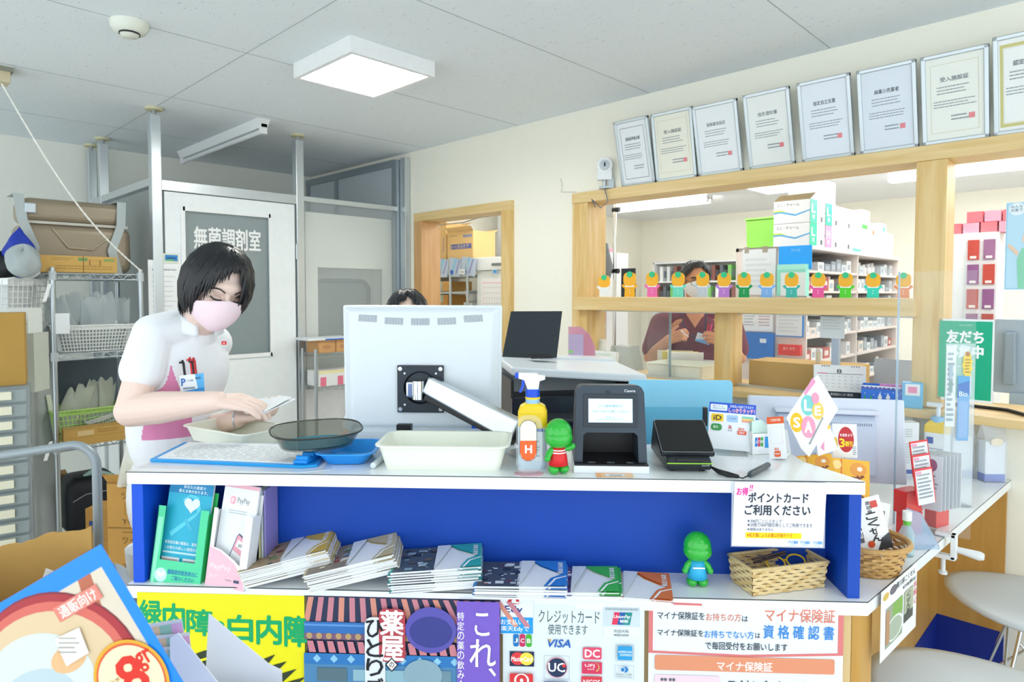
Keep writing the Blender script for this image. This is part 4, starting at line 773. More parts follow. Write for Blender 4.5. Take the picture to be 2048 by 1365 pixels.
R0 = subdiv([(0, 0), (.19, 0), (.19, .084), (0, .084)], .0165); R1 = subdiv([(-.006, -.006), (.196, -.006), (.196, .090), (-.006, .090)], .0165)
if len(R1) != len(R0): R1 = [((p[0]-.095)*1.06+.095, (p[1]-.042)*1.14+.042) for p in R0]
weave(R0, R1, .001, .062, 7, .003, mat('#e2c892', .6, var=.1, scale=80), mat('#d0b074', .6, var=.1, scale=80)).build('weave', t)
b = MB(); b.prism([(.002, .002), (.188, .002), (.188, .082), (.002, .082)], .001, .003, BA); b.build('floor', t)
b = MB(); b.tube([(x, y, .063) for x, y in R1], .0042, mat('#d9c08a', .6, var=.2, scale=150), 8, closed=True); b.build('rim', t)
t = thing('glasses', 'folded yellow reading glasses with checked temples inside the bamboo basket', 'glasses', KP(1.455, -.002, SHZ) @ RZ(17) @ T(.09, .042, .052) @ RX(40))
for x in (-.0, .055):
    b = MB(); b.tube([(x+.024*math.cos(a), .016*math.sin(a), 0) for a in [2*PI*k/20 for k in range(20)]], .0022, mat('#f2c41c', .3), 6, closed=True); b.build('rim', t)
b = MB(); b.tube([(.0235, .003, 0), (.0275, .006, 0), (.0315, .003, 0)], .002, mat('#f2c41c', .3), 6); b.build('bridge', t)
for k, c in enumerate(('#3a2c2c', '#4a3836')): b = MB(); b.tube([(-.06, .004+.008*k, .006), (.03, .014+.005*k, .012)], .003, mat(c, .4, var=.6, scale=300), 6); b.build('temple', t)
# round basket with snack packs on the side counter
t = thing('round_basket', 'round bamboo basket full of snack packs at the end of the blue counter', 'basket', KP(1.792, .175, SHZ))
N_ = 30; C0 = [(.072*math.cos(2*PI*k/N_), .072*math.sin(2*PI*k/N_)) for k in range(N_)]; C1 = [(x*1.27, y*1.27) for x, y in C0]
weave(C0, C1, .002, .072, 8, .0045, mat('#cfa465', .55, var=.15, scale=80), mat('#b5884a', .55, var=.15, scale=80)).build('weave', t)
b = MB(); b.tube([(x*1.03, y*1.03, .074) for x, y in C1], .007, mat('#c79c5c', .5, var=.25, scale=140), 8, closed=True); b.build('rim', t)
b = MB(); b.prism(C0, .001, .004, BR); b.build('floor', t)
def pack(label, M, w, h, draw, base, thick=.014, name='snack_pack'):
    s = Sheet(w, h, base, px=(0, 0, 100, 140), t=.0006, rough=.3); draw(s)
    s.loft([[(x, y, -.0004) for x, y in ((.003, .004), (w-.003, .004), (w-.003, h-.004), (.003, h-.004))], [(w*.5+(x-w*.5)*.7, h*.5+(y-h*.5)*.7, -thick) for x, y in ((0, 0), (w, 0), (w, h), (0, h))]][::-1], mat(base, .3))
    o = s.build(name, None, M); return tag(o, label, 'snack pack')
def kf(s):
    s.pl([(0, 0), (100, 0), (100, 140), (0, 140)], '#f3f3ef'); s.r(72, 12, 90, 30, '#d84a3c'); s.vt('黒胡麻', 60, 10, 72, 44, '#26262a', .02); s.vt('こくせん', 52, 40, 82, 118, '#26262a', .05); s.vt('中川屋', 22, 70, 34, 112, '#26262a', .02); s.o(48, 120, 9, 9, '#d8552c'); s.pl([(60, 140), (80, 110), (100, 100), (100, 140)], '#3a3a3e'); s.r(70, 80, 90, 104, '#fafafa')
RB = T(0, 0, 0)
BKM = KP(1.792, .175, SHZ)
pack('red snack pack with dark edge behind the white one in the round basket', BKM @ T(-.066, -.022, .05) @ RZ(4) @ RY(12) @ RX(-8) @ STAND, .075, .105, lambda s: (s.r(0, 0, 100, 140, '#d8393c'), s.r(0, 84, 26, 140, '#4a2338'), s.rr(30, 40, 90, 130, 8, '#e8d9d4')), '#d8393c')
pack('white snack pack with bold vertical brush lettering in the round basket', BKM @ T(-.048, -.044, .045) @ RZ(6) @ RY(-13) @ RX(-8) @ STAND, .098, .130, kf, '#f0efe9')
def yf(s): s.r(0, 0, 100, 140, '#f3b52e'); s.o(70, 30, 22, 22, '#e79a3c'); s.o(74, 28, 7, 7, '#f6ecd8'); s.r(24, 0, 28, 50, '#e07a28'); s.vt('ざらめ', 52, 46, 86, 130, '#6b2a20', .05); s.o(14, 20, 12, 14, '#f8d98a')
pack('yellow snack pack with brown lettering leaning at the back of the round basket', BKM @ T(-.07, .045, .15) @ RZ(2) @ RY(6) @ RX(-14) @ STAND, .10, .115, yf, '#f3b52e')
pack('yellow snack pack laid flatter behind the counter end, below the discount sign', BKM @ T(-.135, .06, .175) @ RZ(-10) @ RY(-8) @ RX(-20) @ STAND, .085, .09, yf, '#f5bb38')
pack('small white snack pack standing at the far side of the round basket', BKM @ T(.02, .03, .07) @ RZ(10) @ RY(14) @ RX(-10) @ STAND, .05, .09, lambda s: (s.r(0, 0, 100, 140, '#eceae4'), s.vt('胡麻', 50, 30, 72, 80, '#3a3a40', .03), s.r(20, 90, 50, 120, '#e8a05a')), '#eceae4')
t = thing('discount_sign', 'white card with red oval and yellow discount lettering above the snack packs', 'sign', BKM @ T(-.035, .12, .25) @ RZ(-6) @ RX(-8))
s = Sheet(.062, .09, '#f4f5f6', px=(0, 0, 62, 90), t=.001); s.o(34, 42, 20, 34, '#c8262e'); s.t('お会計より', 19, 26, 50, 34, '#ffffff', .02); s.t('3', 18, 40, 30, 62, '#ffe12a', .05); s.t('割引', 32, 46, 50, 60, '#ffe12a', .03); s.o(7, 54, 6, 18, '#e8c24a'); s.lines(50, 60, 61, 84, 5, '#9aa6b0'); s.build('card', t, STAND)
b = MB(); b.cyl((.031, .004, -.14), (.031, .004, .02), .0015, STEELW, seg=8); b.build('wire', t)
# ---------------------------------------------------------------- side counter
def SP(x, y, z=SHZ): return T(x, y, z)
t = thing('gel_bottle', 'small clear bottle with white cap and green neck beside the round basket', 'bottle', SP(-.095, -1.075))
b = MB(); b.lathe([(0, 0), (.016, .0), (.018, .006), (.018, .06), (.012, .075), (.008, .082)], glassy('#bfe6ea', .4)); b.build('bottle', t)
b = MB(); b.cyl((0, 0, .082), (0, 0, .094), .009, mat('#6cc24a', .4)); b.build('neck', t)
b = MB(); b.cyl((0, 0, .094), (0, 0, .118), .011, mat('#f3f6f6', .4)); b.build('cap', t, bev=.001)
b = MB(); b.loft([[(0, 0, .001), (.06, .06, .001), (.07, .02, .001), (.02, -.03, .001)], [(-.01, .01, .10), (.02, .04, .085), (.022, .03, .085), (-.005, .0, .10)]], glassy('#a9cbe6', .45)); tag(b.build('clear_bag', None, SP(-.11, -.99)), 'pale blue clear bag slumped between the gel bottle and the red racks', 'bag')
CD_ = thing
def red_rack(label, M, n, kind):
    t = thing('red_rack', label, 'display rack', M); RD_ = mat('#e0201f', .25, coat=.5)
    b = MB(); b.bx(0, .05, 0, .028, 0, .05, RD_); b.bx(-.004, .054, .002, .032, .05, .1, RD_); b.build('case', t, bev=.0015)
    return t
RR = SP(-.125, -.93) @ RZ(70) @ MX.Scale(1.3, 4)
red_rack('red plastic rack holding red-edged packets, nearer the round basket', RR, 3, 0)
for k in range(3):
    s = Sheet(.062, .075, '#e3464c', px=(0, 0, 62, 75), t=.002); s.r(3, 4, 59, 75, '#e6e8ea'); s.lines(7, 12, 54, 66, 7, '#9aa3ac'); s.r(5, 6, 22, 11, '#f0a0c0')
    tag(s.build('red_edged_packet', None, RR @ T(.002-.012*k, -.008-.013*k, .115-.026*k+.02) @ RX(-8) @ STAND), ('topmost and rearmost red-edged packet in the red rack', 'middle red-edged packet in the red rack', 'lowest and foremost red-edged packet in the red rack')[k], 'packet')
R2 = SP(-.085, -.79) @ RZ(70) @ MX.Scale(1.25, 4)
red_rack('red plastic rack holding a row of grey sachets, nearer the wall', R2, 6, 1)
me = None
for k in range(6):
    M = R2 @ T(-.07+.014*k, .004, .06) @ RZ(-72)
    if me is None:
        s = Sheet(.05, .125, '#c9cdd3', px=(0, 0, 50, 125), t=.006); s.o(30, 22, 10, 14, '#8d5a74'); s.lines(6, 44, 44, 80, 4, '#8f98a4'); s.t('Zoo', 8, 84, 36, 104, '#4a5a7a', .04)
        me = s.build('sachet', None, M @ STAND); o = me
    else: o = me.copy(); COL.objects.link(o); o.matrix_local = M @ STAND
    tag(o, 'grey sachet in the row behind the red racks' if k < 5 else 'front grey sachet with blue lettering facing the side counter edge', 'sachet', 'grey sachets behind the red racks' if k < 5 else None)
# clamp and clear shield
t = thing('clamp', 'white plastic clamp gripping the side counter edge', 'clamp', SP(-.055, -.845))
b = MB(); b.bx(-.02, .03, -.012, .012, .002, .012, mat('#e9ecec', .4)); b.bx(.018, .032, -.012, .012, -.06, .012, mat('#e9ecec', .4)); b.bx(-.02, .03, -.012, .012, -.062, -.05, mat('#e9ecec', .4)); b.build('bracket', t, bev=.002)
b = MB(); b.tube([(.03, 0, -.03), (.085, 0, -.034), (.095, .0, -.034)], [.008, .013, .009], mat('#e9ecec', .4), 12); b.build('grip', t)
b = MB(); b.cyl((.0, 0, -.062), (0, 0, -.1), .006, mat('#dfe3e3', .4)); b.cyl((0, 0, -.1), (0, 0, -.108), .011, mat('#dfe3e3', .4)); b.build('screw', t)
t = thing('clear_shield', 'tall clear acrylic shield standing across the side counter', 'acrylic shield', SP(0, 0))
b = MB(); b.bx(-.185, .005, -.832, -.828, .001, .755, glassy('#e8f4f2', .07)); b.build('panel', t)
b = MB(); b.bx(-.188, -.183, -.833, -.827, .001, .755, glassy('#b9d3e6', .6)); b.build('edge', t)
b = MB(); b.bx(-.14, -.05, -.86, -.80, 0.0, .004, glassy('#e8f4f2', .3)); b.build('foot', t)
# hanging product strip, pump bottle, cartons, bagged boxes
t = thing('display_stand', 'tall narrow clear display stand with white price strip and yellow burst', 'display stand', SP(-.085, -.50) @ RZ(38))
b = MB(); b.bx(-.04, .04, -.02, .03, 0, .004, AC); b.bx(-.045, .045, .0, .003, .0, .53, glassy('#e8f2f6', .3)); b.build('frame', t)
s = Sheet(.03, .26, '#e6eef2', px=(0, 0, 30, 260)); s.lines(4, 20, 26, 250, 14, '#9fb4bd', .5, .5); s.r(8, 60, 20, 100, '#a9bccb'); s.r(10, 110, 20, 150, '#8aa9a6'); s.build('price_strip', t, T(-.045, -.003, .26) @ STAND)
s = Sheet(.034, .10, '#efcf1c', px=(0, 0, 34, 100), poly=[(17+(16 if k % 2 else 12)*math.cos(2*PI*k/22), 50+(48 if k % 2 else 40)*math.sin(2*PI*k/22)) for k in range(22)]); s.o(17, 14, 7, 8, '#b5793c'); s.lines(9, 30, 26, 80, 5, '#b98a1c'); s.build('burst', t, T(.002, -.004, .41) @ STAND)
s = Sheet(.036, .21, '#6ea9de', px=(0, 0, 36, 210)); s.r(0, 0, 36, 26, '#3f9fd8'); s.pl([(0, 26), (36, 14), (36, 60), (0, 70)], '#2f6fc0'); s.t('Bio', 5, 50, 30, 66, '#dff0fa', .03); s.r(4, 80, 32, 200, '#8eb6e4'); s.build('product_strip', t, T(-.01, -.006, .215) @ STAND)
t = thing('pump_bottle', 'white pump bottle with yellow shoulder standing by the wall', 'bottle', SP(-.215, -.13))
b = MB(); b.bx(-.04, .04, -.03, .03, 0, .17, mat('#e8f0f6', .35)); b.build('bottle', t, bev=.008)
b = MB(); b.loft([[(x*.04, y*.03, .165) for x, y in ((-1, -1), (1, -1), (1, 1), (-1, 1))], [(x*.04, y*.03, .19) for x, y in ((-1, -1), (1, -1), (1, 1), (-1, 1))], [(x*.026, y*.02, .21) for x, y in ((-1, -1), (1, -1), (1, 1), (-1, 1))]], mat('#f4cf1e', .35)); b.build('shoulder', t, bev=.004)
b = MB(); b.cyl((0, 0, .205), (0, 0, .225), .024, mat('#8fc6ee', .35)); b.build('collar', t)
b = MB(); b.cyl((0, 0, .225), (0, 0, .265), .008, WHM); b.box((-.012, 0, .27), (.05, .02, .014), WHM); b.build('pump', t)
s = Sheet(.06, .12, '#eef4f8', t=.0006); s.r(0, .095, .022, .12, '#1d4fae'); s.lines(.006, .02, .054, .085, 6, '#a8b8c8'); s.build('label', t, T(-.03, -.031, .03) @ STAND)
for k, (x, y, w, h, c, lab) in enumerate(((-.36, -.10, .12, .26, '#e9eef2', 'white carton standing farthest along the side counter by the wall'), (-.30, -.20, .085, .2, '#f2f5f7', 'white carton with blue base stripe beside the pump bottle'))):
    s = Sheet(w, h, c, px=(0, 0, 100, 200), t=.05); s.lines(14, 24, 86, 60, 4, '#b9c4cf'); s.r(0, 180, 100, 196, '#3d5fb4'); s.lines(14, 80, 70, 160, 8, '#c6d0d9'); tag(s.build('carton', None, SP(x, y) @ RZ(40) @ T(-w/2, 0, 0) @ STAND), lab, 'carton')
for k, (x, y) in enumerate(((-.15, -.085), (-.055, -.075))):
    t = thing('bagged_carton', ('white carton with blue base in a clear bag, nearer the pump bottle', 'white carton with blue base in a clear bag, nearer the counter end')[k], 'bagged carton', SP(x, y) @ RZ(38+4*k))
    b = MB(); b.bx(-.035, .035, -.02, .02, .002, .15, mat('#e9eff5', .4)); b.build('carton', t, bev=.002)
    b = MB(); b.bx(-.0355, .0355, -.0205, .0205, .002, .03, mat('#3f66c8', .4)); b.build('base_band', t)
    b = MB(); b.loft([[(x_*.04, y_*.025, z) for x_, y_ in ((-1, -1), (1, -1), (1, 1), (-1, 1))] for z in (0, .15)]+[[(x_*.04, y_*.004, .21) for x_, y_ in ((-1, -1), (1, -1), (1, 1), (-1, 1))]], glassy('#f0f6fa', .28)); b.build('bag', t)
    b = MB(); b.prism(oval(0, .15, .022, .014), 0, .001, mat('#e9dfc8', .5), T(0, -.026, 0) @ STAND); b.build('seal', t)
b = MB(); b.prism(rrect(-.09, -.05, .09, .05, .04), 0, .006, mat('#f6f9fb', .2, coat=.5)); tag(b.build('white_dish', None, SP(-.16, -.48) @ RZ(60)), 'flat white oval mat lying on the side counter behind the racks', 'mat')
# ---------------------------------------------------------------- chairs at the side counter
SEAT = mat('#d3dade', .45, var=.015)
def chair(label, x, y, rz, r):
    t = thing('shell_chair', label, 'chair', T(x, y, 0) @ RZ(rz))
    def fn(u, v):
        a = 2*PI*u; rr = v; X = r*rr*math.cos(a)*1.05; Y = r*rr*math.sin(a)*.98
        return (X, Y, .468-.018*(1-rr**2)-.02*rr**4+.012*math.cos(2*a)*rr**2)
    b = MB(); b.grid(fn, 40, 10, SEAT); b.build('seat', t, weld=True, solid=.012)
    for k in range(4):
        a = math.radians(45+90*k); c, s_ = math.cos(a), math.sin(a)
        b = MB(); b.tube([(c*.06, s_*.06, .443), (c*.2, s_*.2, .01), (c*.205, s_*.205, 0)], .006, CHROME, 8); b.build('leg', t)
    for k in range(4):
        a = math.radians(45+90*k); a2 = a+PI/2
        b = MB(); b.tube([(math.cos(a)*.09, math.sin(a)*.09, .33), (math.cos(a2)*.165, math.sin(a2)*.165, .12)], .004, CHROME, 6); b.build('brace', t)
    return t
chair('pale grey shell chair pushed in nearest the wall', .115, -.33, 20, .245)
chair('pale grey shell chair pushed in nearest the counter corner', .12, -1.11, 0, .275)
# ================================================================ STORAGE BEHIND THE COUNTER
def carton(name, label, M, w, d, h, col, draw=None, group=None, cat='cardboard box', flap=0):
    s = Sheet(w, h, mat(col, .75, var=.05, scale=12), px=(0, 0, 100, 100), t=d, rough=.7)
    if draw: draw(s)
    if flap:
        s.add([(0, h, -d*.02), (w, h, -d*.02), (w, h+.045, .03), (0, h+.045, .03)], [(0, 1, 2, 3)], mat(col, .75, var=.05, scale=12)); s.add([(0, h, -d), (w, h, -d), (w, h+.03, -d-.06), (0, h+.03, -d-.06)], [(0, 1, 2, 3)], mat(col, .75, var=.05, scale=12))
    o = s.build(name, None, M @ STAND); return tag(o, label, cat, group)
def facing(p, z=None, rot=0): return frame((p.x, p.y, p.z if z is None else z), RIGHT, FH) @ RZ(rot)
def poly_bag(label, M, w, h, t_, col='#c9d4d6', a=.5, group=None, seed=0, name='plastic_bag', tint=None):
    R = random.Random(seed); ph = [R.uniform(0, 6) for _ in range(4)]
    def fn(u, v):
        an = 2*PI*u; z = h*v; pinch = (1-v)**.5 if v > .35 else .8
        wx = w/2*(1-.25*v+.06*math.sin(5*v+ph[0])); ty = t_/2*max(.04, pinch)*(1+.3*math.sin(3*an+4*v+ph[1]))
        return (wx*math.cos(an)+.03*v*math.sin(ph[2]), ty*math.sin(an)+.02*v*v*math.cos(ph[3]), z+.012*math.sin(4*an+ph[2])*v)
    t = thing(name, label, 'plastic bag', M, group)
    b = MB(); b.grid(fn, 28, 12, glassy(col, a, .25)); b.build('film', t, smooth=True)
    b = MB(); b.box((0, 0, h*.27), (w*.62, t_*.3, h*.48), mat(tint or '#e3e6e2', .6), rz=R.uniform(-.1, .1)); b.build('contents', t, bev=.008)
    return t
def lattice_basket(name, label, M, w, d, h, col, nx=18, nz=6, flare=.03):
    t = thing(name, label, 'basket', M); mt = mat(col, .45, var=.01); b = MB()
    def P(q, sx, z): f = 1-flare/w*2*(1-z/h); return (q[0]*f, q[1]*f, z)
    cor = [(-w/2, -d/2), (w/2, -d/2), (w/2, d/2), (-w/2, d/2)]
    for i in range(4):
        A, B = V(cor[i]), V(cor[(i+1) % 4]); n = nx if i % 2 == 0 else max(5, int(nx*d/w))
        for k in range(n+1):
            q = A.lerp(B, k/n); b.tube([P(q, 0, 0), P(q, 0, h)], .0025, mt, 4)
    for k in range(nz+1):
        z = .004+(h*.86-.004)*k/nz; b.tube([P(c, 0, z) for c in cor], .0028, mt, 4, closed=True)
    b.build('lattice', t)
    b = MB(); r0 = [P(c, 0, h*.88) for c in cor]; r1 = [P(c, 0, h) for c in cor]; r2 = [(c[0]*1.04, c[1]*1.06, h) for c in cor]
    b.loft([r0, r1, r2, [(x, y, z+.006) for x, y, z in r2], [(x*.94, y*.92, z+.006) for x, y, z in r2]], mt, cap0=False, cap1=False); b.build('rim', t)
    b = MB(); b.prism([P(c, 0, 0)[:2] for c in cor], 0, .004, mt); b.build('floor', t)
    return t
# wire rack
XF, XB, YL, YR = -3.65, -4.08, -2.262, -1.858
t = thing('wire_rack', 'chrome wire shelving rack beside the sterile room partition', 'wire shelving', T(0, 0, 0))
for x in (XF, XB):
    for y in (YL, YR):
        b = MB(); b.cyl((x, y, 0), (x, y, 1.585), .0125, STEELW, seg=14); b.build('post', t)
for z in (1.555, 1.14, .665, .16):
    b = MB()
    for x in (XF, XB):
        for dz in (0, -.028): b.tube([(x, YL, z+dz), (x, YR, z+dz)], .0033, STEELW, 6)
        n = 14
        b.tube([(x, YL+(YR-YL)*k/n, z-(.028 if k % 2 else 0)) for k in range(n+1)], .0026, STEELW, 5)
    for y in (YL, YR):
        for dz in (0, -.028): b.tube([(XF, y, z+dz), (XB, y, z+dz)], .0033, STEELW, 6)
        b.tube([(XF+(XB-XF)*k/14, y, z-(.028 if k % 2 else 0)) for k in range(15)], .0026, STEELW, 5)
    for k in range(1, 18): b.tube([(XF, YL+(YR-YL)*k/18, z), (XB, YL+(YR-YL)*k/18, z)], .002, STEELW, 5)
    b.build('wire_shelf', t)
    for x in (XF, XB):
        for y in (YL, YR): b = MB(); b.cyl((x, y, z-.036), (x, y, z+.01), .0175, mat('#c3cacd', .35), seg=14); b.build('collar', t)
RK = frame((0, 0, 0), (0, 1, 0), (-1, 0, 0))       # x along the rack front, y into the rack
def RP(y, x, z): return T(x, y, z) @ RK
# hard case
t = thing('hard_case', 'bronze hard suitcase with grey straps lying on top of the wire rack', 'suitcase', RP(-2.10, -3.97, 1.562))
BZ = mat('#9a8d78', .38, metal=.25, var=.05, scale=6)
def shell(x0, x1, y0, y1, z0, z1, r): b = MB(); b.bx(x0, x1, y0, y1, z0, z1, BZ); return b
shell(-.26, .26, -.13, .16, .0, .265, .06).build('lower_shell', t, bev=.05, seg=5)
shell(-.25, .235, -.12, .155, .262, .395, .05).build('upper_shell', t, bev=.045, seg=5)
b = MB(); b.tube([(-.12, -.131, .235), (-.05, -.134, .135), (.06, -.134, .13), (.14, -.131, .20)], .006, mat('#b6a88f', .3, metal=.3), 8); b.build('moulded_ridge', t)
b = MB(); b.bx(-.245, .24, -.124, -.119, .258, .272, mat('#c9c6ba', .4)); b.build('seam', t)
for k, xs in enumerate(((-.255, -.20), (.16, .215))):
    b = MB(); o_ = .06*(-1 if k == 0 else 1)
    pts = [(xs[0]-o_*.0, -.14, .0), (xs[0]-o_*.5, -.146, .13), (xs[0]+o_*.3, -.142, .27), (xs[0]+o_*.5, -.12, .405), (xs[0]+o_*.4, .1, .41)]
    for a, c in zip(pts[:-1], pts[1:]): b.add([a, (a[0]+.045, a[1], a[2]), (c[0]+.045, c[1], c[2]), c], [(0, 1, 2, 3)], mat('#b9c3c2', .7))
    b.build('strap', t, solid=.003)
b = MB(); b.box((-.215, -.128, .335), (.05, .02, .055), STEELW, bev=.006); b.build('latch', t)
carton('flat_carton', 'flat tan carton on top of the wire rack before the bronze suitcase', RP(-2.31, -3.668, 1.562), .345, .14, .085, '#d0a75e', lambda s: (s.lines(14, 12, 44, 34, 2, '#8f8048', .3), s.r(48, 10, 60, 30, '#6f9a5c'), s.ring(62, 22, 78, 56, 2, '#a07c3e'), s.r(82, 14, 96, 30, '#8aa05c'), s.lines(20, 60, 96, 90, 2, '#a88444', .3), s.r(54, 0, 55, 100, '#8a6a30')))
lattice_basket('white_basket', 'white perforated basket full of clear bags on the wire rack', RP(-2.07, -3.80, 1.145), .36, .27, .135, '#eef2f0', 22, 6)
for k in range(7):
    poly_bag('clear bag of tubing standing in the white basket', RP(-2.2+.042*k, -3.80+.03*(k % 2), 1.152) @ RZ(-40+8*k) @ RY(-12+3*k), .13, .27+.015*(k % 3), .05, seed=k, group='clear bags in the white basket', tint=('#d9dcd2', '#e6e2d4', '#cfd8da')[k % 3])
s = Sheet(.075, .105, '#eef3f6', t=.001); tag(s.build('label_card', None, RP(-2.27, -3.665, 1.245) @ T(.0, -.026, 0) @ STAND), 'blank white card hung on the front post of the wire rack', 'card')
lattice_basket('green_basket', 'pale green perforated basket of clear packets on a lower rack shelf', RP(-2.10, -3.84, .67), .33, .25, .16, '#b4dd7c', 16, 5)
for k in range(6):
    poly_bag('pale packet leaning in the green basket', RP(-2.2+.042*k, -3.84, .68) @ RZ(-20+9*k) @ RY(22-3*k), .11, .25+.02*(k % 3), .035, '#d6dccb', .55, 'packets in the green basket', 20+k, tint='#dcdfc4')
b = MB(); b.box((0, 0, .12), (.02, .15, .24), mat('#dfe5cf', .5)); tag(b.build('ring_binder', None, RP(-2.235, -3.86, .68) @ RY(-8)), 'pale upright binder at the end of the green basket', 'binder')
carton('flat_carton', 'long flat brown carton on the lower rack shelf before the green basket', RP(-2.235, -3.57, .67), .40, .12, .082, '#c29a52', lambda s: (s.r(12, 10, 30, 40, '#d8bf8a'), s.lines(34, 12, 62, 40, 2, '#8a6a34', .3), s.lines(72, 14, 96, 40, 2, '#8a6a34', .3), s.r(0, 48, 100, 50, '#a37e3c'), s.r(66, 48, 67, 100, '#8a6a30')))
lattice_basket('grey_basket', 'clear grey perforated tray behind the long flat carton on the rack', RP(-2.0, -3.74, .69) @ RY(-14), .2, .1, .1, '#c3ccc9', 16, 4)
carton('storage_box', 'dark grey storage panel box behind the green basket on the rack', RP(-2.2, -3.99, .672), .31, .05, .40, '#66727a')
# black bag and cool box at the rack foot
t = thing('black_bag', 'black padded bag with a pale green handle at the foot of the wire rack', 'bag', RP(-2.08, -3.86, .168))
b = MB(); b.loft([[(x*.13*f, y*.12*f, z) for x, y in rrect(-1, -1, 1, 1, .35, 4)] for z, f in ((0, .92), (.03, 1), (.2, 1), (.26, .92), (.285, .7))], mat('#191d24', .6, var=.1), sm=True); b.build('body', t)
b = MB(); b.tube([(-.03, -.05, .28), (.0, -.06, .30), (.05, -.07, .29), (.10, -.08, .265)], [.012, .015, .012, .014], mat('#b9dcd4', .4), 10); b.build('handle', t)
b = MB(); b.tube([(-.1, -.121, .17), (-.04, -.124, .2), (.06, -.124, .2), (.12, -.121, .17)], .003, mat('#8a9194', .4), 6); b.build('zip', t)
carton('tan_cooler', 'upright tan box standing at the foot of the wire rack behind the trolley', RP(-2.25, -4.0, .168) @ RZ(-6), .1, .12, .27, '#b98a5a')
for k, (y, z, c, lab) in enumerate(((-2.277, 1.50, '#eef0f0', 'white tag strip hanging from the top shelf of the wire rack'), (-2.29, .70, '#eef0f0', 'white label strip clipped beside the green basket'))):
    b = MB(); b.loft([[(-.008, 0, 0), (.008, 0, 0), (.008, .002, 0), (-.008, .002, 0)], [(-.03-.008, -.02, -.09), (-.03+.008, -.02, -.09), (-.03+.008, -.018, -.09), (-.03-.008, -.018, -.09)]], mat(c, .5)); tag(b.build('hanging_tag', None, RP(y, XF+.02, z)), lab, 'tag')
# knotted pull cord from the ceiling bracket to the rack
p0 = V((-3.55, -2.46, CEIL-.07)); p1 = V((XF+.016, YR, 1.575)); pts = []
for k in range(71):
    f = k/70; q = p0.lerp(p1, f); q.z -= .10*math.sin(PI*f); pts.append(q)
b = MB(); b.tube(pts, [.0052 if k % 2 else .0034 for k in range(71)], mat('#f1f1ea', .7), 8); tag(b.build('knotted_rope', None), 'white knotted cord hanging from the ceiling bracket to the wire rack', 'cord')
# notices on the sterile-room door
pa = ox(298, 640, PX+.0215); pb = ox(361, 522, PX+.0215)
s = Sheet(pb.y-pa.y, pb.z-pa.z, '#f4f7f7', px=(0, 0, 100, 150)); s.r(0, 0, 100, 14, '#fafcfc'); s.lines(12, 22, 90, 30, 1, '#a8adb4', .5); s.lines(12, 40, 90, 140, 8, '#d3d9dc', .2); tag(s.build('notice_paper', None, frame((PX+.0225, pa.y, pa.z), (0, 1, 0), (0, 0, 1))), 'white notice sheet taped to the sterile room door', 'notice')
pa = ox(327, 527, PX+.026); pb = ox(357, 508, PX+.026)
s = Sheet(pb.y-pa.y, pb.z-pa.z, '#dfe6d4', px=(0, 0, 30, 20), t=.002); s.r(3, 3, 28, 15, '#2f86cf'); s.r(6, 8, 24, 10, '#22303c'); s.r(4, 12, 20, 15, '#63b36a'); tag(s.build('blue_sticker', None, frame((PX+.0265, pa.y, pa.z), (0, 1, 0), (0, 0, 1))), 'small blue sticker above the notice on the sterile room door', 'sticker')
# transparent drawer tower with a big carton on it
DF = facing(oD(-94, 780, 2.6), 0, 34); t = thing('drawer_tower', 'tall tower of clear drawers with cream label plates', 'drawer tower', DF)
wd = .24; b = MB(); b.bx(-.004, wd+.004, .012, .17, 0, 1.062, glassy('#aeb9bd', .45, .2)); b.build('casing', t)
for k in range(17):
    z = .012+.0617*k; b = MB(); b.tray(wd-.006, .14, .05, glassy('#b9c6c9', .62, .15), .004, .003, .003, .006); dr = b.build('drawer', t, T(wd/2, .075, z))
    b = MB(); b.box((.035, -.077, .028), (.06, .006, .034), mat('#ecead2', .5), bev=.002); b.build('label_plate', dr)
    if k % 3 != 2: b = MB(); b.bx(-.1, .09, -.063, .05, .004, .016, mat('#9cc63c', .5)); b.build('green_liner', dr)
carton('big_carton', 'large brown carton standing on the clear drawer tower', facing(oD(-122, 780, 2.62), 1.064, 34), .28, .17, .305, '#b58f45')
# white crate, bags and machine further back
t = thing('storage_cabinet', 'pale storage cabinet behind the drawer tower under the white crate', 'cabinet', facing(oD(-120, 700, 3.2), 0))
b = MB(); b.bx(0, .35, 0, .28, 0, 1.30, mat('#b7bfc0', .5)); b.build('body', t, bev=.004)
for z in (.05, .46, .87): b = MB(); b.bx(.01, .34, -.012, 0, z, z+.38, mat('#aab3b5', .5)); b.build('door', t)
s = lattice_basket('white_crate', 'white crate with slot holes on the pale storage cabinet', facing(oD(-28, 600, 3.3), 1.305), .43, .26, .215, '#f0f3f2', 14, 6, .015)
b = MB(); b.bx(-.19, .19, -.1, .1, .01, .19, mat('#e6eaea', .6)); tag(b.build('paper_stack', None, facing(oD(-28, 600, 3.3), 1.305)), 'white paper bundle filling the slot-holed crate', 'paper bundle')
carton('white_device', 'white device with pale screen between the drawer carton and the wire rack', facing(oD(-8, 640, 2.95), 1.27, 10), .13, .12, .115, '#e4eae6', lambda s: (s.lines(20, 20, 80, 50, 3, '#9ab7b4'), s.o(12, 74, 9, 9, '#2f5aa0'), s.r(60, 60, 96, 64, '#6f7f9a')), cat='device')
b = MB(); b.bx(-.02, .15, .0, .13, 1.0, 1.27, mat('#c4cbbf', .5)); tag(b.build('olive_bin', None, facing(oD(-8, 640, 2.95), 0, 10)), 'greenish grey bin under the white device', 'bin')
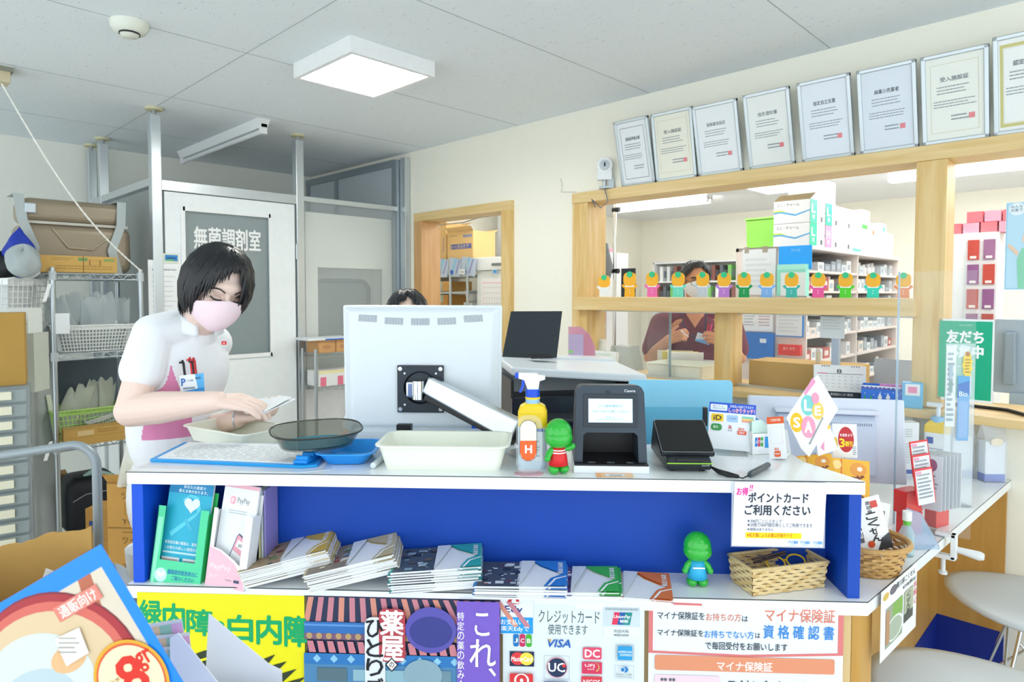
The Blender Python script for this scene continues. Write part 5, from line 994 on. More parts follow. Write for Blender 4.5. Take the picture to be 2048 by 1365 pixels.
def heap(name, label, M, rx, ry, rz, col, seed, cat='bag'):
    R = random.Random(seed); a = [R.uniform(0, 6) for _ in range(6)]; b = MB()
    def fn(u, v):
        an = 2*PI*u; t_ = PI*v; k = 1+.14*math.sin(3*an+a[0])*math.sin(2*t_+a[1])+.1*math.sin(5*an+a[2]+3*t_)
        return (rx*math.sin(t_)*math.cos(an)*k, ry*math.sin(t_)*math.sin(an)*k, rz*(1-math.cos(t_))*.5*(1+.12*math.sin(2*an+a[3])))
    b.grid(fn, 28, 16, mat(col, .6, var=.06)); return tag(b.build(name, None, M, weld=True, smooth=True), label, cat)
cz = 1.528
heap('blue_bag', 'blue and grey cloth bag heaped on the white crate', facing(oD(42, 560, 3.3), cz), .07, .07, .23, '#1d3aa8', 3)
heap('grey_bag', 'grey cloth bag in front of the blue one on the white crate', facing(oD(48, 560, 3.22), cz), .075, .06, .15, '#a9b3b4', 4)
heap('black_bag', 'black folded umbrella bag at the edge of the white crate', facing(oD(2, 560, 3.25), cz), .11, .05, .12, '#15181c', 5)
heap('white_bag', 'crumpled white plastic bag beside the bronze suitcase', facing(oD(60, 560, 3.3), cz), .05, .05, .12, '#e6ebec', 6)
# trolley with handle and torn carton
q = oD(195, 1000, 2.02); TM_ = facing(q, 0); t = thing('hand_trolley', 'grey tube-handled hand trolley behind the torn carton', 'trolley', TM_)
GT = mat('#9aa5aa', .4, metal=.3)
b = MB(); zt = .985; arc = [(-.0, 0, .2), (0, 0, zt-.11)]+[(-.07+.07*math.cos(a), 0, zt-.075+.07*math.sin(a)) for a in [PI/2*k/6 for k in range(7)]]+[(-.33, 0, zt-.045), (-.40, 0, zt-.075), (-.43, 0, zt-.15), (-.435, 0, .2)]
b.tube(arc, .0135, GT, 12); b.build('handle', t)
b = MB(); b.bx(-.46, .03, -.62, .03, .14, .18, GT); b.build('platform', t, bev=.006)
for x in (-.42, -.01):
    for y in (-.57, -.02): b = MB(); b.cyl((x-.012, y, .05), (x+.012, y, .05), .05, BLACK); b.cyl((x, y, .05), (x, y, .15), .01, GT); b.build('caster', t)
t = thing('torn_carton', 'open brown carton with a torn top edge on the hand trolley', 'cardboard box', TM_ @ T(-.36, -.5, .1815))
b = MB(); R = random.Random(2); top = [(x, .49+.10*(x/.42)+R.uniform(-.008, .008)) for x in [.42*k/22 for k in range(23)]]
b.prism([(0, 0), (.42, 0)]+top[::-1], 0, .006, CARD, T(0, .38, 0) @ STAND); b.build('back_wall', t)
b = MB(); b.bx(0, .42, 0, .005, 0, .5, CARD); b.build('front_wall', t)
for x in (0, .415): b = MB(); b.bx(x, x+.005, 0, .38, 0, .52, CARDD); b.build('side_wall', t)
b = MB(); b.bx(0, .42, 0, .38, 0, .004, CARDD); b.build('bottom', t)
s = Sheet(.11, .08, '#eef1f2', t=.002); tag(s.build('white_envelope', None, TM_ @ T(-.05, -.2, .60) @ RY(20) @ STAND), 'white paper envelope poking out of the torn carton', 'envelope')
# stacked brown cartons beside the counter
def tw(s): s.r(0, 0, 100, 3, '#a8803f'); s.lines(22, 8, 60, 16, 1, '#9a7436', .4); s.t('ツインライン', 22, 20, 84, 36, '#7d5a26', .02); s.ring(26, 44, 70, 72, 1, '#a8803f'); s.t('Twinline', 22, 82, 70, 92, '#7d5a26', .02)
for k, z in enumerate((.10, .288, .476)):
    carton('brown_carton', ('lowest brown carton of the stack beside the blue counter', 'middle brown carton of the stack beside the blue counter', 'topmost brown carton of the stack beside the blue counter, flaps open')[k], facing(oD(214, 1000, 2.7), z, -4), .29, .26, .186, '#c7964a', tw, flap=k == 2)
b = MB(); b.bx(-.02, .31, -.03, .3, 0, .0995, mat('#5a6064', .5)); tag(b.build('floor_pallet', None, facing(oD(214, 1000, 2.7), 0, -4)), 'low grey base under the stack of brown cartons', 'base')
carton('brown_carton', 'smaller brown carton with a blue mark behind the stacked cartons', facing(oD(172, 1080, 2.95), .33, -2), .12, .12, .14, '#b98a44', lambda s: s.r(14, 40, 44, 80, '#2f4a8a'))
b = MB(); b.bx(-.02, .14, 0, .14, 0, .3285, CARDD); tag(b.build('tall_carton', None, facing(oD(172, 1080, 2.95), 0, -2)), 'plain tall brown carton under the small one with a blue mark', 'cardboard box')
poly_bag('white pack of sponges in clear film on the topmost brown carton', facing(oD(246, 990, 2.62), .664) @ T(0, .06, 0),   .11, .19, .10, '#eef0e6', .6, None, 41, 'sponge_pack', '#eadfb8')
heap('clear_bag', 'crumpled clear bag on the floor beside the counter end', facing(oD(222, 1150, 1.86), .55), .06, .045, .11, '#dbe6ee', 8, 'plastic bag')
b = MB(); b.bx(-.07, .07, -.07, .07, 0, .549, mat('#9fa8ab', .6)); tag(b.build('waste_bin', None, facing(oD(222, 1150, 1.86), 0)), 'grey bin beside the counter end under a clear bag', 'bin')
# ---------------------------------------------------------------- promotional table just before the camera with soup packet and card box
t = thing('promotion_table', 'low white table carrying the soup packet and card box', 'table', KP(.16, -1.0, 0))
b = MB(); b.bx(0, .62, 0, .43, .85, .875, WHITE); b.build('table_top', t)
for x in (.03, .59):
    for y in (.03, .4): b = MB(); b.bx(x-.015, x+.015, y-.015, y+.015, 0, .85, STEELW); b.build('leg', t)
D_ = .76; cs = [(210, 1072), (-95, 1250), (141, 1645), (446, 1467)]
PM = frame(oD(-95, 1645, D_), RIGHT, UP)
sc_ = D_/FPX; Lx = lambda u: (u+95)*sc_; Ly = lambda v: (1645-v)*sc_
s = Sheet(541*sc_, 573*sc_, '#1a86f2', px=(-95, 1072, 446, 1645), t=.0012, rough=.22, poly=cs)
def E2(a, c): return (210-210*a+175*c, 1072+123*a+293*c)      # packet axes: a along the top edge, c down the side
def qd(a0, c0, a1, c1): return [E2(a0, c0), E2(a1, c0), E2(a1, c1), E2(a0, c1)]
s.pl(qd(.09, .12, 1.4, .98), '#d8cbb8'); s.pl(qd(.5, .12, 1.4, .35), '#d9a99a'); s.pl([E2(a, c) for a, c in ((.2, .12), (.32, .12), (.50, .62), (.47, .7), (.36, .7))], '#b5654a')
def ov(a, c, ra, rc, col, a0=0, a1=360, n=40): s.pl([E2(a+ra*math.cos(math.radians(a0+(a1-a0)*k/n)), c+rc*math.sin(math.radians(a0+(a1-a0)*k/n))) for k in range(n)], col)
ov(.88, .60, .72, .56, '#7e3038'); ov(.90, .58, .72, .53, '#a8323a'); ov(.93, .56, .68, .47, '#d2685c'); ov(.96, .58, .64, .44, '#d9c09a'); ov(1.05, .56, .48, .32, '#d3d8d4'); ov(1.15, .64, .36, .2, '#b9cad0'); ov(.72, .5, .16, .08, '#e0b482'); ov(.83, .9, .3, .12, '#d8a878'); ov(.95, .8, .2, .08, '#ecdcc0'); ov(1.2, 1.0, .14, .09, '#f2f0ea'); ov(1.2, 1.0, .06, .04, '#3a3f5a')
s.pl(qd(.2, .19, .62, .285), '#dd7f70'); s.pl(qd(.215, .196, .605, .279), '#e0897a')
def rt(txt, a0, c0, a1, c1, col, bold=0):
    A = s.q(*E2(a0, c0)); B = s.q(*E2(a1, c0)); C_ = s.q(*E2(a0, c1)); vs, fs = glyphs(txt); z = s.z()
    ex = V((B[0]-A[0], B[1]-A[1])); ey = V((A[0]-C_[0], A[1]-C_[1])); d_ = bold*ey.length
    for i_, (p, r_) in enumerate(((0, 0), (1, 0), (-1, 0), (0, 1), (0, -1)) if bold else ((0, 0),)):
        s.add([(C_[0]+ex.x*x+ey.x*y+p*d_, C_[1]+ex.y*x+ey.y*y+r_*d_, z+3e-6*i_) for x, y in vs], fs, s.mt(col))
rt('通販向け', .585, .2, .235, .275, '#f6e4de', .02)
ov(.35, .80, .31, .25, '#e0a62c'); ov(.35, .80, .285, .23, '#d65a36'); ov(.35, .80, .27, .215, '#f2e6b8')
rt('8', .43, .66, .22, .90, '#d92f22', .04); rt('gr', .23, .68, .1, .80, '#d92f22', .03); rt('1食分で', .6, .74, .43, .79, '#a8602c', .01); rt('塩分', .6, .82, .44, .92, '#d92f22', .02)
s.pl(qd(0, 1.06, 1.45, 1.35), '#0f5fe0'); s.pl(qd(.02, 1.03, .6, 1.05), '#d9b84a')
s.pl(oval(156, 1282, 1, 1, 4), '#d9d2c0'); s.pl([(119, 1265), (170, 1241), (190, 1293), (144, 1321)], '#e8e6de'); s.lines(128, 1262, 172, 1300, 4, '#9a978e', .25)
ctr = [V((s.q(*p)[0], s.q(*p)[1], 0)) for p in cs]; cc = sum(ctr, V((0, 0, 0)))/4
s.loft([[(p.x, p.y, -.001) for p in ctr], [(cc.x+(p.x-cc.x)*.6, cc.y+(p.y-cc.y)*.6, -.03) for p in ctr]], mat('#1a6fe0', .3), cap0=False)
tag(s.build('soup_packet', None, PM), 'large blue-edged soup packet with red bowl picture on the promotion table', 'packet')
t = thing('card_box', 'open white paper box of pastel cards beside the soup packet', 'box', frame(oD(300, 1470, .92), RIGHT, FH))
b = MB(); WB = mat('#eef1fa', .5, var=.01); h0 = (1470-1245)/FPX*.92
b.prism([(.0, 0), (.15, 0), (.15, .03), (.115, .075), (.052, h0), (.04, h0-.008), (.04, .02), (0, .02)], 0, .0015, WB, T(0, -.015, 0) @ STAND); b.prism([(.05, 0), (.17, 0), (.17, .06), (.15, .07), (.06, h0-.01)], 0, .0015, WB, T(0, .06, 0) @ STAND); b.bx(0, .16, -.015, .06, 0, .0015, WB); b.build('box', t)
for k in range(4):
    s = Sheet(.066, .155-.018*k, '#dfe2e6', px=(0, 0, 66, 60), t=.001); s.r(0, 2, 16, 18, '#e5b9d6'); s.r(16, 2, 33, 18, '#e8caa6'); s.r(33, 2, 50, 18, '#9fcdb8'); s.r(50, 2, 66, 18, '#e5b3dc')
    tag(s.build('pastel_card', None, frame(oD(312, 1470, .915-.004*k), RIGHT, UP) @ RZ(9 if k == 0 else 6) @ T(-.004, .003, 0)), ('tallest pastel-striped card at the back of the white paper box', 'second pastel-striped card, just before the tallest', 'third pastel-striped card down in the white paper box', 'lowest pastel-striped card in the white paper box')[k], 'card')
# ================================================================ CERTIFICATES ABOVE THE WINDOW
CERT = [((1245, 362), (1312, 352), (1219, 247), '#eef2f6', 'smallest white certificate with dark inner rule, next to the white camera'), ((1314, 355), (1395, 344), (1302, 230), '#f0efdf', 'cream certificate with a red seal, second from the white camera'),
 ((1399, 345), (1487, 331), (1384, 215), '#edf1f3', 'white certificate with faint print, third from the white camera'), ((1500, 330), (1591, 317), (1482, 192), '#edf0ec', 'nearly blank certificate with a lone red seal, fourth from the white camera'),
 ((1606, 314), (1710, 300), (1590, 168), '#e6edf5', 'bluish certificate with bold heading, fifth from the white camera'), ((1722, 297), (1838, 284), (1713, 143), '#dfe7f1', 'bluish reflecting certificate with spaced heading, left of the window post'),
 ((1846, 278), (1980, 262), (1841, 116), '#ecefe6', 'large cream certificate with big heading above the window post'), ((1988, 258), (2130, 236), (1985, 76), '#eef1ee', 'certificate with a gold-green border at the picture edge')]
for k, (bl, br, tl, col, lab) in enumerate(CERT):
    y0 = -.012; A = oy(*bl, y0); B = oy(*br, y0); A.z = B.z = 2.034; w = B.x-A.x; C_ = ox(*tl, A.x); up = (C_-A); up.x = 0; h = up.length
    if up.y < -.25*h: up = V((0, -.25*h, h*.97))
    if up.y > -.03*h: up = V((0, -.03*h, h))
    t = thing('framed_certificate', lab, 'framed certificate', frame((A.x, A.y, A.z), (1, 0, 0), up))
    b = MB(); e = .016; AF = mat('#c3cbce', .3, metal=.7, var=.02)
    for q in ((0, w, 0, e), (0, w, h-e, h), (0, e, 0, h), (w-e, w, 0, h)): b.bx(*q, -.012, .008, AF)
    b.build('frame', t, bev=.003)
    s = Sheet(w-2*e+.004, h-2*e+.004, col, px=(0, 0, 100, 140), t=.006, rough=.12); g = '#8d969c'
    if k == 0: s.ring(10, 12, 90, 130, 1, '#59616a')
    if k in (1, 6): s.ring(9, 12, 91, 128, .8, '#d8cfae')
    if k == 7: s.ring(4, 8, 96, 134, 5, '#c9c27a'); s.ring(10, 14, 90, 128, .6, '#d8cf9a')
    s.t(('施設基準届出書', '受入施設証', '保険薬局指定', '指定通知書', '指定自立支援', '麻薬小売業者', '受入施設証', '認定薬局証')[k], 26, 34, 74, 42, '#6d757c' if k not in (4, 5) else '#3c454e', .02); s.lines(20, 50, 82, 66, 3, g, .3); s.lines(14, 74, 88, 88, 3, g, .3); s.lines(44, 100, 78, 112, 2, g, .35)
    if k > 0: s.r(74, 100, 84, 109, '#e5868a')
    s.build('certificate', t, T(e-.002, e-.002, .002))
# camera on a bracket at the window's upper corner
p = oy(1208, 372, -.05)
t = thing('security_camera', 'white round-faced camera on a bracket at the window header end', 'camera', frame((p.x, -.045, 2.034), (.8, .6, 0), (-.6, .8, 0)))
b = MB(); b.bx(-.04, .04, -.018, .022, .045, .10, mat('#eef1f2', .35)); b.lathe([(.044, -.02), (.044, .02), (.0, .021)], mat('#eef1f2', .35), M=T(0, 0, .125) @ RX(90)); b.lathe([(0, -.021), (.044, -.02)], mat('#eef1f2', .35), M=T(0, 0, .125) @ RX(90)); b.build('body', t, bev=.003)
b = MB(); b.lathe([(0, .024), (.024, .024), (.03, .02)], mat('#c6ced3', .3), M=T(0, 0, .125) @ RX(90)); b.build('dial', t)
b = MB(); b.box((0, -.026, .128), (.008, .004, .022), BLACK); b.build('lens', t)
b = MB(); b.bx(-.03, .05, -.01, .03, 0, .012, STEELW); b.bx(.02, .05, .0, .03, .01, .06, STEELW); b.cyl((0, .005, .01), (0, .005, .05), .01, STEELW); b.build('bracket', t)
b = MB(); b.tube([(0, 0, 0), (.02, -.03, -.08), (-.02, -.02, -.11), (-.07, -.01, -.06), (-.05, .02, -.1)], .003, mat('#5e6e8a', .5), 6); b.build('cable_loop', t)
pts = [oy(1121, 358, -.006), oy(1124, 372, -.012), oy(1122, 384, -.008), oy(1152, 384, -.008)]
b = MB(); b.tube(pts, .0022, mat('#d9dcd6', .5), 6); tag(b.build('thin_wire', None), 'thin pale wire on the wall between doorway and window', 'wire')
# ---------------------------------------------------------------- row of plain paper cut-outs on the window rail
CUT = [(1207, '#eef1f0', 'white'), (1257, '#f5b51c', 'amber'), (1303, '#f36fb0', 'pink'), (1354, '#6fe0c4', 'mint'), (1404, '#c4cdd6', 'pale grey'), (1446, '#c07fd6', 'purple'), (1487, '#0c9a4f', 'dark green'), (1532, '#7fb4f0', 'light blue'), (1582, '#3fb8ae', 'teal'), (1635, '#ee5aa4', 'magenta'), (1690, '#52d62a', 'bright green'), (1745, '#2fd8bd', 'turquoise'), (1806, '#f0955c', 'orange')]
for k, (u, c, n) in enumerate(CUT):
    p = oy(u, 590, -.045); D = (p-CAM).dot(FH); sc_ = D/FPX; h = 52*sc_*(.86 if k == 0 else 1); w = 36*sc_
    s = Sheet(w, h, c, px=(0, 0, 36, 52), t=.004, poly=[(7, 52), (8, 36), (1, 30), (4, 26), (10, 30), (26, 30), (32, 26), (35, 30), (28, 36), (29, 52)])
    head = rrect(5, 3, 31, 30, 9, 5); n0 = len(s.v)
    q = [s.q(*p_) for p_ in head]; s.prism(q, -.004, .0006, mat('#fbb829', .45))
    s.pl(rrect(8, 27, 28, 32, 2.4), '#f7f7f4'); q = [s.q(*p_) for p_ in oval(18, 7, 6, 6)]; s.prism(q, -.003, .004, mat('#2fc486', .4)); s.pl([(13, 13), (23, 13), (21, 18), (18, 15), (15, 18)], '#9a6238')
    for yy in (38, 43): s.o(18, yy, .9, .9, '#ffffff')
    o = s.build('paper_cutout', None, frame((p.x-w/2, p.y, 1.433), (1, .25 if k % 2 else .1, 0), (0, 0, 1)))
    tag(o, 'small paper cut-out with yellow top and %s body on the window rail' % n, 'paper cut-out', 'paper cut-outs along the window rail')
p = oy(1256, 590, -.03); s = Sheet(.085, .155, '#1c2126', t=.006); tag(s.build('black_card', None, frame((p.x-.045, -.03, 1.433), (1, .1, 0), (0, 0, 1))), 'black card standing behind the amber cut-out on the window rail', 'card')
# ---------------------------------------------------------------- things on the window sill
SILL = .9985
# calendar
a = oy(1627, 785, -.055)
t = thing('desk_calendar', 'white desk calendar with black base on the window sill', 'calendar', frame((a.x, a.y, SILL), (.93, .36, 0), (-.36, .93, 0)))
s = Sheet(.205, .145, '#f5f7f8', px=(0, 0, 85, 65), t=.001); s.r(0, 52, 85, 65, '#1f2a38'); s.o(22, 57, 3, 2, '#c9d2da'); s.t('株式会社カレンダー製作所', 28, 55, 64, 60, '#d5dce2', .01); s.t('8', 38, 8, 46, 16, '#3a4550', .02); s.r(6, 16, 22, 17.5, '#e45a8c'); s.r(22, 16.6, 80, 17.4, '#47505a')
for r_ in range(4):
    for c_ in range(7): s.r(10+c_*10, 22+r_*7, 14+c_*10, 23+r_*7, '#c2c8ce')
for g in (14, 62):
    for k in range(4): s.o(g+k*4, 2.5, .8, 1.4, '#4a525a')
s.build('page', t, RX(-16) @ STAND)
b = MB(); b.bx(0, .205, 0, .003, 0, .138, BLACK); b.build('back_board', t, T(0, .09, 0) @ RX(20))
b = MB(); b.bx(0, .205, 0, .09, 0, .003, BLACK); b.build('base', t)
# long carton behind the glass
a = oy(1508, 776, .16); c = oy(1625, 783, .16); w = .48
s = Sheet(w, .125, mat('#c59d4e', .75, var=.04, scale=10), t=.22); tag(s.build('long_carton', None, frame((a.x, .10, SILL), (1, 0, 0), (0, 0, 1))), 'long tan carton on the window sill behind the glass', 'cardboard box')
# tin with winter pattern (plain trees and stars), pad, blue box
a = oy(1722, 797, -.08); c = oy(1815, 790, -.05); w = (c-a).length
t = thing('patterned_tin', 'blue tin with white snow and tree pattern on the window sill', 'tin', frame((a.x, a.y, SILL), (c.x-a.x, c.y-a.y, 0), (0, 1, 0)))
s = Sheet(w, .075, '#3f7fe6', px=(0, 0, 93, 34), t=.002); s.r(0, 0, 93, 5, '#f2f4f6')
for k in range(11): s.o(4+k*8.5, 5, 4, 3, '#5f6fc0')
for x in (8, 20, 70, 84): s.pl([(x-4, 33), (x, 16), (x+4, 33)], '#35b06a')
for x in (38, 54): s.pl([(x-6, 33), (x-3, 22), (x-5, 22), (x, 12), (x+5, 22), (x+3, 22), (x+6, 33)], '#eef3f8')
for k in range(14): s.o(5+RND.random()*84, 10+RND.random()*12, .9, .9, '#ffffff')
s.build('front', t, STAND)
b = MB(); TN = mat('#4a86e8', .4); b.bx(0, .002, 0, .08, 0, .075, TN); b.bx(w-.002, w, 0, .08, 0, .075, TN); b.bx(0, w, .078, .08, 0, .075, TN); b.bx(0, w, 0, .08, 0, .002, TN); b.build('walls', t)
b = MB(); b.bx(0, .09, 0, .05, 0, .07, mat('#f58ac0', .5)); tag(b.build('pink_pad', None, frame((a.x+.05, a.y+.07, SILL+.0025), (1, .3, 0), (0, 1, 0))), 'pink memo pad standing in the patterned tin', 'memo pad')
b = MB(); b.bx(0, .05, 0, .05, 0, .085, mat('#1f6a6a', .5)); tag(b.build('green_box', None, frame((a.x+.15, a.y+.09, SILL+.0025), (1, .3, 0), (0, 1, 0))), 'dark green block in the patterned tin', 'block')
p = oy(1842, 800, -.06); b = MB(); b.bx(0, .07, 0, .06, 0, .10, mat('#6cc0ee', .4)); b.bx(.01, .06, -.001, .001, .05, .095, mat('#f2f4f6', .5)); b.bx(.02, .05, -.002, .001, .06, .085, mat('#ef8fb8', .5)); tag(b.build('blue_box', None, frame((p.x-.06, -.085, SILL), (1, .2, 0), (0, 1, 0))), 'small sky-blue box with pink and white label on the sill by the window post', 'box')
a = oy(1745, 770, .2); b = MB(); b.prism(rrect(0, 0, .30, .16, .01), 0, .012, mat('#c3d0de', .35), RX(-8) @ STAND); tag(b.build('laptop', None, frame((a.x-.0, .22, SILL), (1, .1, 0), (0, 1, 0))), 'open pale grey laptop seen from behind on the window sill', 'laptop')
p = oy(1640, 676, .045); q = oy(1690, 622, .045); s = Sheet(q.x-p.x, q.z-p.z, '#e9f1f4', t=.0006); s.lines(.01, .04, q.x-p.x-.01, q.z-p.z-.02, 5, '#d3dfe4'); tag(s.build('window_note', None, frame((p.x, .045, p.z), (1, 0, 0), (0, 0, 1))), 'blank white note hanging on the lower window glass', 'note')
b = MB(); b.cyl((0, 0, 0), (0, 0, .055), .012, mat('#e9e6d4', .4)); b.cyl((0, 0, .055), (0, 0, .07), .009, WHITE); tag(b.build('small_bottle', None, T(oy(1637, 705, .2).x, .2, SILL+.1255)), 'tiny white bottle on the long tan carton', 'bottle')
# recruiting poster and far poster on the glass
a = oy(1872, 798, -.03); c = oy(1990, 640, -.03)
s = Sheet(c.x-a.x, c.z-a.z, '#f2f5f5', px=(0, 0, 118, 158)); s.r(4, 4, 114, 153, '#12b287'); s.t('お友だち登録で', 46, 10, 74, 13, '#cdeee2'); s.t('友だち', 20, 22, 96, 46, '#ffffff', .05); s.t('募集中', 20, 50, 96, 74, '#ffffff', .05); s.lines(28, 90, 78, 96, 1, '#bfe8da', .5, 0); s.rr(68, 104, 74, 146, 1, '#dff3ec')
tag(s.build('green_poster', None, frame((a.x, -.03, a.z), (1, 0, 0), (0, .0, 1))), 'green poster with big white lettering standing on the sill by the window post', 'poster')
a = oy(2008, 580, .02); c = oy(2120, 398, .02)
s = Sheet(c.x-a.x, c.z-a.z, '#bfe3f4', px=(0, 0, 112, 182)); s.ring(2, 2, 110, 180, 1, '#7fc6e6'); s.o(24, 14, 18, 13, '#eef6fa'); s.t('みんな', 10, 6, 36, 12, '#5b7f9a', .02); s.t('元気で', 10, 13, 36, 20, '#5b7f9a', .02); s.pl([(26, 120), (36, 96), (60, 90), (80, 100), (84, 180), (30, 180)], '#8fd6b4'); s.o(50, 76, 13, 15, '#f0cfb4'); s.pl([(4, 90), (10, 86), (30, 104), (26, 112)], '#f0cfb4')
tag(s.build('blue_poster', None, frame((a.x, .02, a.z), (1, 0, 0), (0, 0, 1))), 'pale blue poster on the window at the picture edge', 'poster')
# ================================================================ DISPENSARY
b = MB(); b.bx(-2.0, 1.3, .325, .53, .94, .965, mat('#e4e6e4', .4)); b.bx(-2.0, 1.3, .50, .52, 0, .94, WHITE); b.bx(-2.0, -1.98, .325, .50, 0, .94, WHITE); tag(b.build('work_bench', None), 'pale work bench along the inside of the long window', 'bench')
BZ_ = .9655
def inside(u, y, z): p = oy(u, 600, y); return T(p.x, y, z)
# trays, papers
b = MB(); b.tray(.33, .24, .075, CRE, .01, .006, .003, .012); tag(b.build('cream_tray', None, inside(1368, .19, SILL) @ RZ(3)), 'cream tray on the sill below the man in maroon', 'tray')
for k, (c, ry, lab) in enumerate((('#f2f4f4', 14, 'front white file leaning in the row on the sill'), ('#e9d95a', 10, 'yellow file leaning between white ones on the sill'), ('#f4f5f2', 6, 'rear white file leaning in the row on the sill'))):
    b = MB(); b.bx(0, .012, 0, .2, 0, .155, mat(c, .5)); tag(b.build('file', None, inside(1316+10*(2-k), .33+.0*k, BZ_) @ RZ(-60) @ RY(ry)), lab, 'file')
for k in range(5):
    b = MB(); b.bx(0, .24, 0, .17, 0, .018, mat('#eef1f4' if k % 2 else '#dfe3ea', .5)); tag(b.build('document_bundle', None, inside(1352, .38, BZ_+.0185*k) @ RZ(-4+3*k)), 'white document bundle in the stack before the man in maroon', 'documents', 'document bundles before the man in maroon')
b = MB(); b.prism([(0, 0), (.2, 0), (.17, .14), (.04, .14)], 0, .1, glassy('#b9cdd0', .45), STAND); tag(b.build('clear_tray', None, inside(1232, .3, SILL)), 'clear grey document box on the sill beside the white pamphlets', 'document box')
for k, (u, y, w, h, c, lab) in enumerate(((1180, .06, .10, .19, '#f4f7f4', 'tall white pamphlet sheet at the window jamb'), (1188, .0, .16, .13, '#f2f5f0', 'white folded pamphlet standing on the sill nearest the jamb'))):
    s = Sheet(w, h, c, t=.03 if k else .002); s.lines(.01, h-.025, w-.02, h-.005, 1, '#cfe3d4'); tag(s.build('pamphlet', None, T(oy(u, 700, y).x, y-.03 if k else y, SILL) @ RX(-10) @ STAND), lab, 'pamphlet')
t = thing('pink_file', 'round-topped pink clear file standing behind the office printer', 'file', frame(oD(1136, 718, 3.14), RIGHT, FH))
b = MB(); b.prism([(0, 0), (.13, 0), (.125, .06), (.10, .12), (.06, .155), (0, .155)], 0, .03, glassy('#e99ac0', .6), STAND); b.build('cover', t)
b = MB(); b.bx(.0, .07, -.034, -.031, .0, .12, mat('#cdb9dc', .5)); b.bx(.0, .02, -.036, -.033, .03, .045, mat('#9fe08a', .5)); b.build('card', t)
p = oD(1136, 718, 3.14); b = MB(); b.bx(-.05, .2, -.1, .15, 0, p.z-.0005, mat('#dfe3e4', .5)); tag(b.build('side_cabinet', None, frame((p.x, p.y, 0), RIGHT, FH)), 'pale cabinet behind the office printer', 'cabinet')
# storage unit in the middle of the dispensary
UX0, UX1, UY0, UY1, UT = -1.80, -1.30, 1.5, 3.7, 1.775
t = thing('shelving_unit', 'pale shelving unit with its end panel facing the long window', 'shelving', T(0, 0, 0))
UN = mat('#e9dfd8', .5, var=.01)
def up(n, *q, m_=UN): b = MB(); b.bx(*q, m_); return b.build(n, t)
up('end_panel', UX0, UX1, UY0, UY0+.02, 0, UT); up('end_panel', UX0, UX1, UY1-.02, UY1, 0, UT); up('top', UX0, UX1+.02, UY0, UY1, UT-.025, UT); up('back_panel', UX0, UX0+.02, UY0, UY1, 0, UT); up('divider', UX0+.02, UX1, 2.55, 2.57, 0, UT-.025)
LV = (.12, .50, .78, .98, 1.16, 1.33, 1.47, 1.61)
for z in LV: up('shelf', UX0+.02, UX1, UY0+.02, UY1-.02, z-.016, z)
proto = {}
COLS = ('#f2f4f4', '#e4e9ec', '#f4f6f2', '#c9d3da', '#b0524a', '#efe3d8', '#dfe8ee', '#8f98a0')
def small(kind, M, sx, sy, sz, col, label, group, name='medicine_box', cat='box'):
    k = (kind, col)
    if k not in proto:
        b = MB()
        if kind == 'bottle': b.lathe([(0, 0), (.5, 0), (.5, .68), (.3, .78), (.3, .8), (0, .8)], mat(col, .4), seg=14); b.lathe([(.34, .8), (.34, 1), (0, 1)], WHITE, seg=14)
        else: b.bx(-.5, .5, -.5, .5, 0, 1, mat(col, .5)); b.bx(.5, .502, -.3, .3, .25, .7, mat('#aab4bd' if col != '#b0524a' else '#f0e4e0', .5))
        proto[k] = b.build(name, None)
        o = proto[k]
    else: o = proto[k].copy(); COL.objects.link(o)
    o.matrix_world = M @ MX.Diagonal((sx, sy, sz, 1)); tag(o, label, cat, group); return o
for li, z in enumerate(LV[2:]):
    y = UY0+.07
    while y < UY1-.1:
        if abs(y-2.56) < .07: y += .1; continue
        hh = RND.uniform(.05, .11); wy = RND.uniform(.08, .14); kind = 'bottle' if RND.random() < .25 else 'box'
        small(kind, T(UX1-.10, y+wy/2, z+.0005), .13 if kind == 'box' else .06, wy*.9 if kind == 'box' else .06, min(hh, .11), RND.choice(COLS) if kind == 'box' else '#eef1f2', 'small %s on an open shelf of the pale shelving unit' % ('medicine box' if kind == 'box' else 'white bottle'), 'medicine boxes in the shelving unit' if kind == 'box' else 'white bottles in the shelving unit', 'medicine_box' if kind == 'box' else 'medicine_bottle', 'box' if kind == 'box' else 'bottle'); y += wy
# on top of the unit
a = oy(1488, 490, UY0+.1); c = oy(1555, 445, UY0+.1)
t = thing('green_bin', 'lime green storage bin on top of the pale shelving unit', 'storage bin', T(-1.62, UY0+.18, UT))
b = MB(); b.loft([[(x*f, y*f, z) for x, y in ((-.125, -.15), (.125, -.15), (.125, .15), (-.125, .15))] for z, f in ((0, .95), (.20, 1))], mat('#8fd65a', .4)); b.build('bin', t, bev=.006)
b = MB(); b.box((0, 0, .207), (.265, .315, .014), mat('#9ee06a', .4), bev=.004); b.build('lid', t)
def lbox(name, lab, x1, y0, w, d, h, z, front, side, grp=None):
    t = thing(name, lab, 'carton', T(x1-w, y0, z), grp)
    s = Sheet(w, h, '#eceff2', px=(0, 0, 100, 100), t=.002); front(s); s.build('front_face', t, STAND)
    s = Sheet(d, h, '#f6f8f9', px=(0, 0, 100, 100), t=.002); side(s); s.build('side_face', t, frame((w, 0, 0), (0, 1, 0), (0, 0, 1)))
    b = MB(); b.bx(0, w-.002, .002, d, 0, h, mat('#f3f5f6', .5)); b.build('body', t)
def fr(s):
    s.t('ユニ・チャーム', 8, 12, 70, 26, '#6b7680', .02); s.pl([(0, 48), (20, 46), (60, 62), (100, 44), (100, 50), (60, 70), (20, 54), (0, 56)], '#5aa7d8'); s.pl([(0, 42), (18, 40), (40, 50), (18, 47), (0, 49)], '#c9d84a')
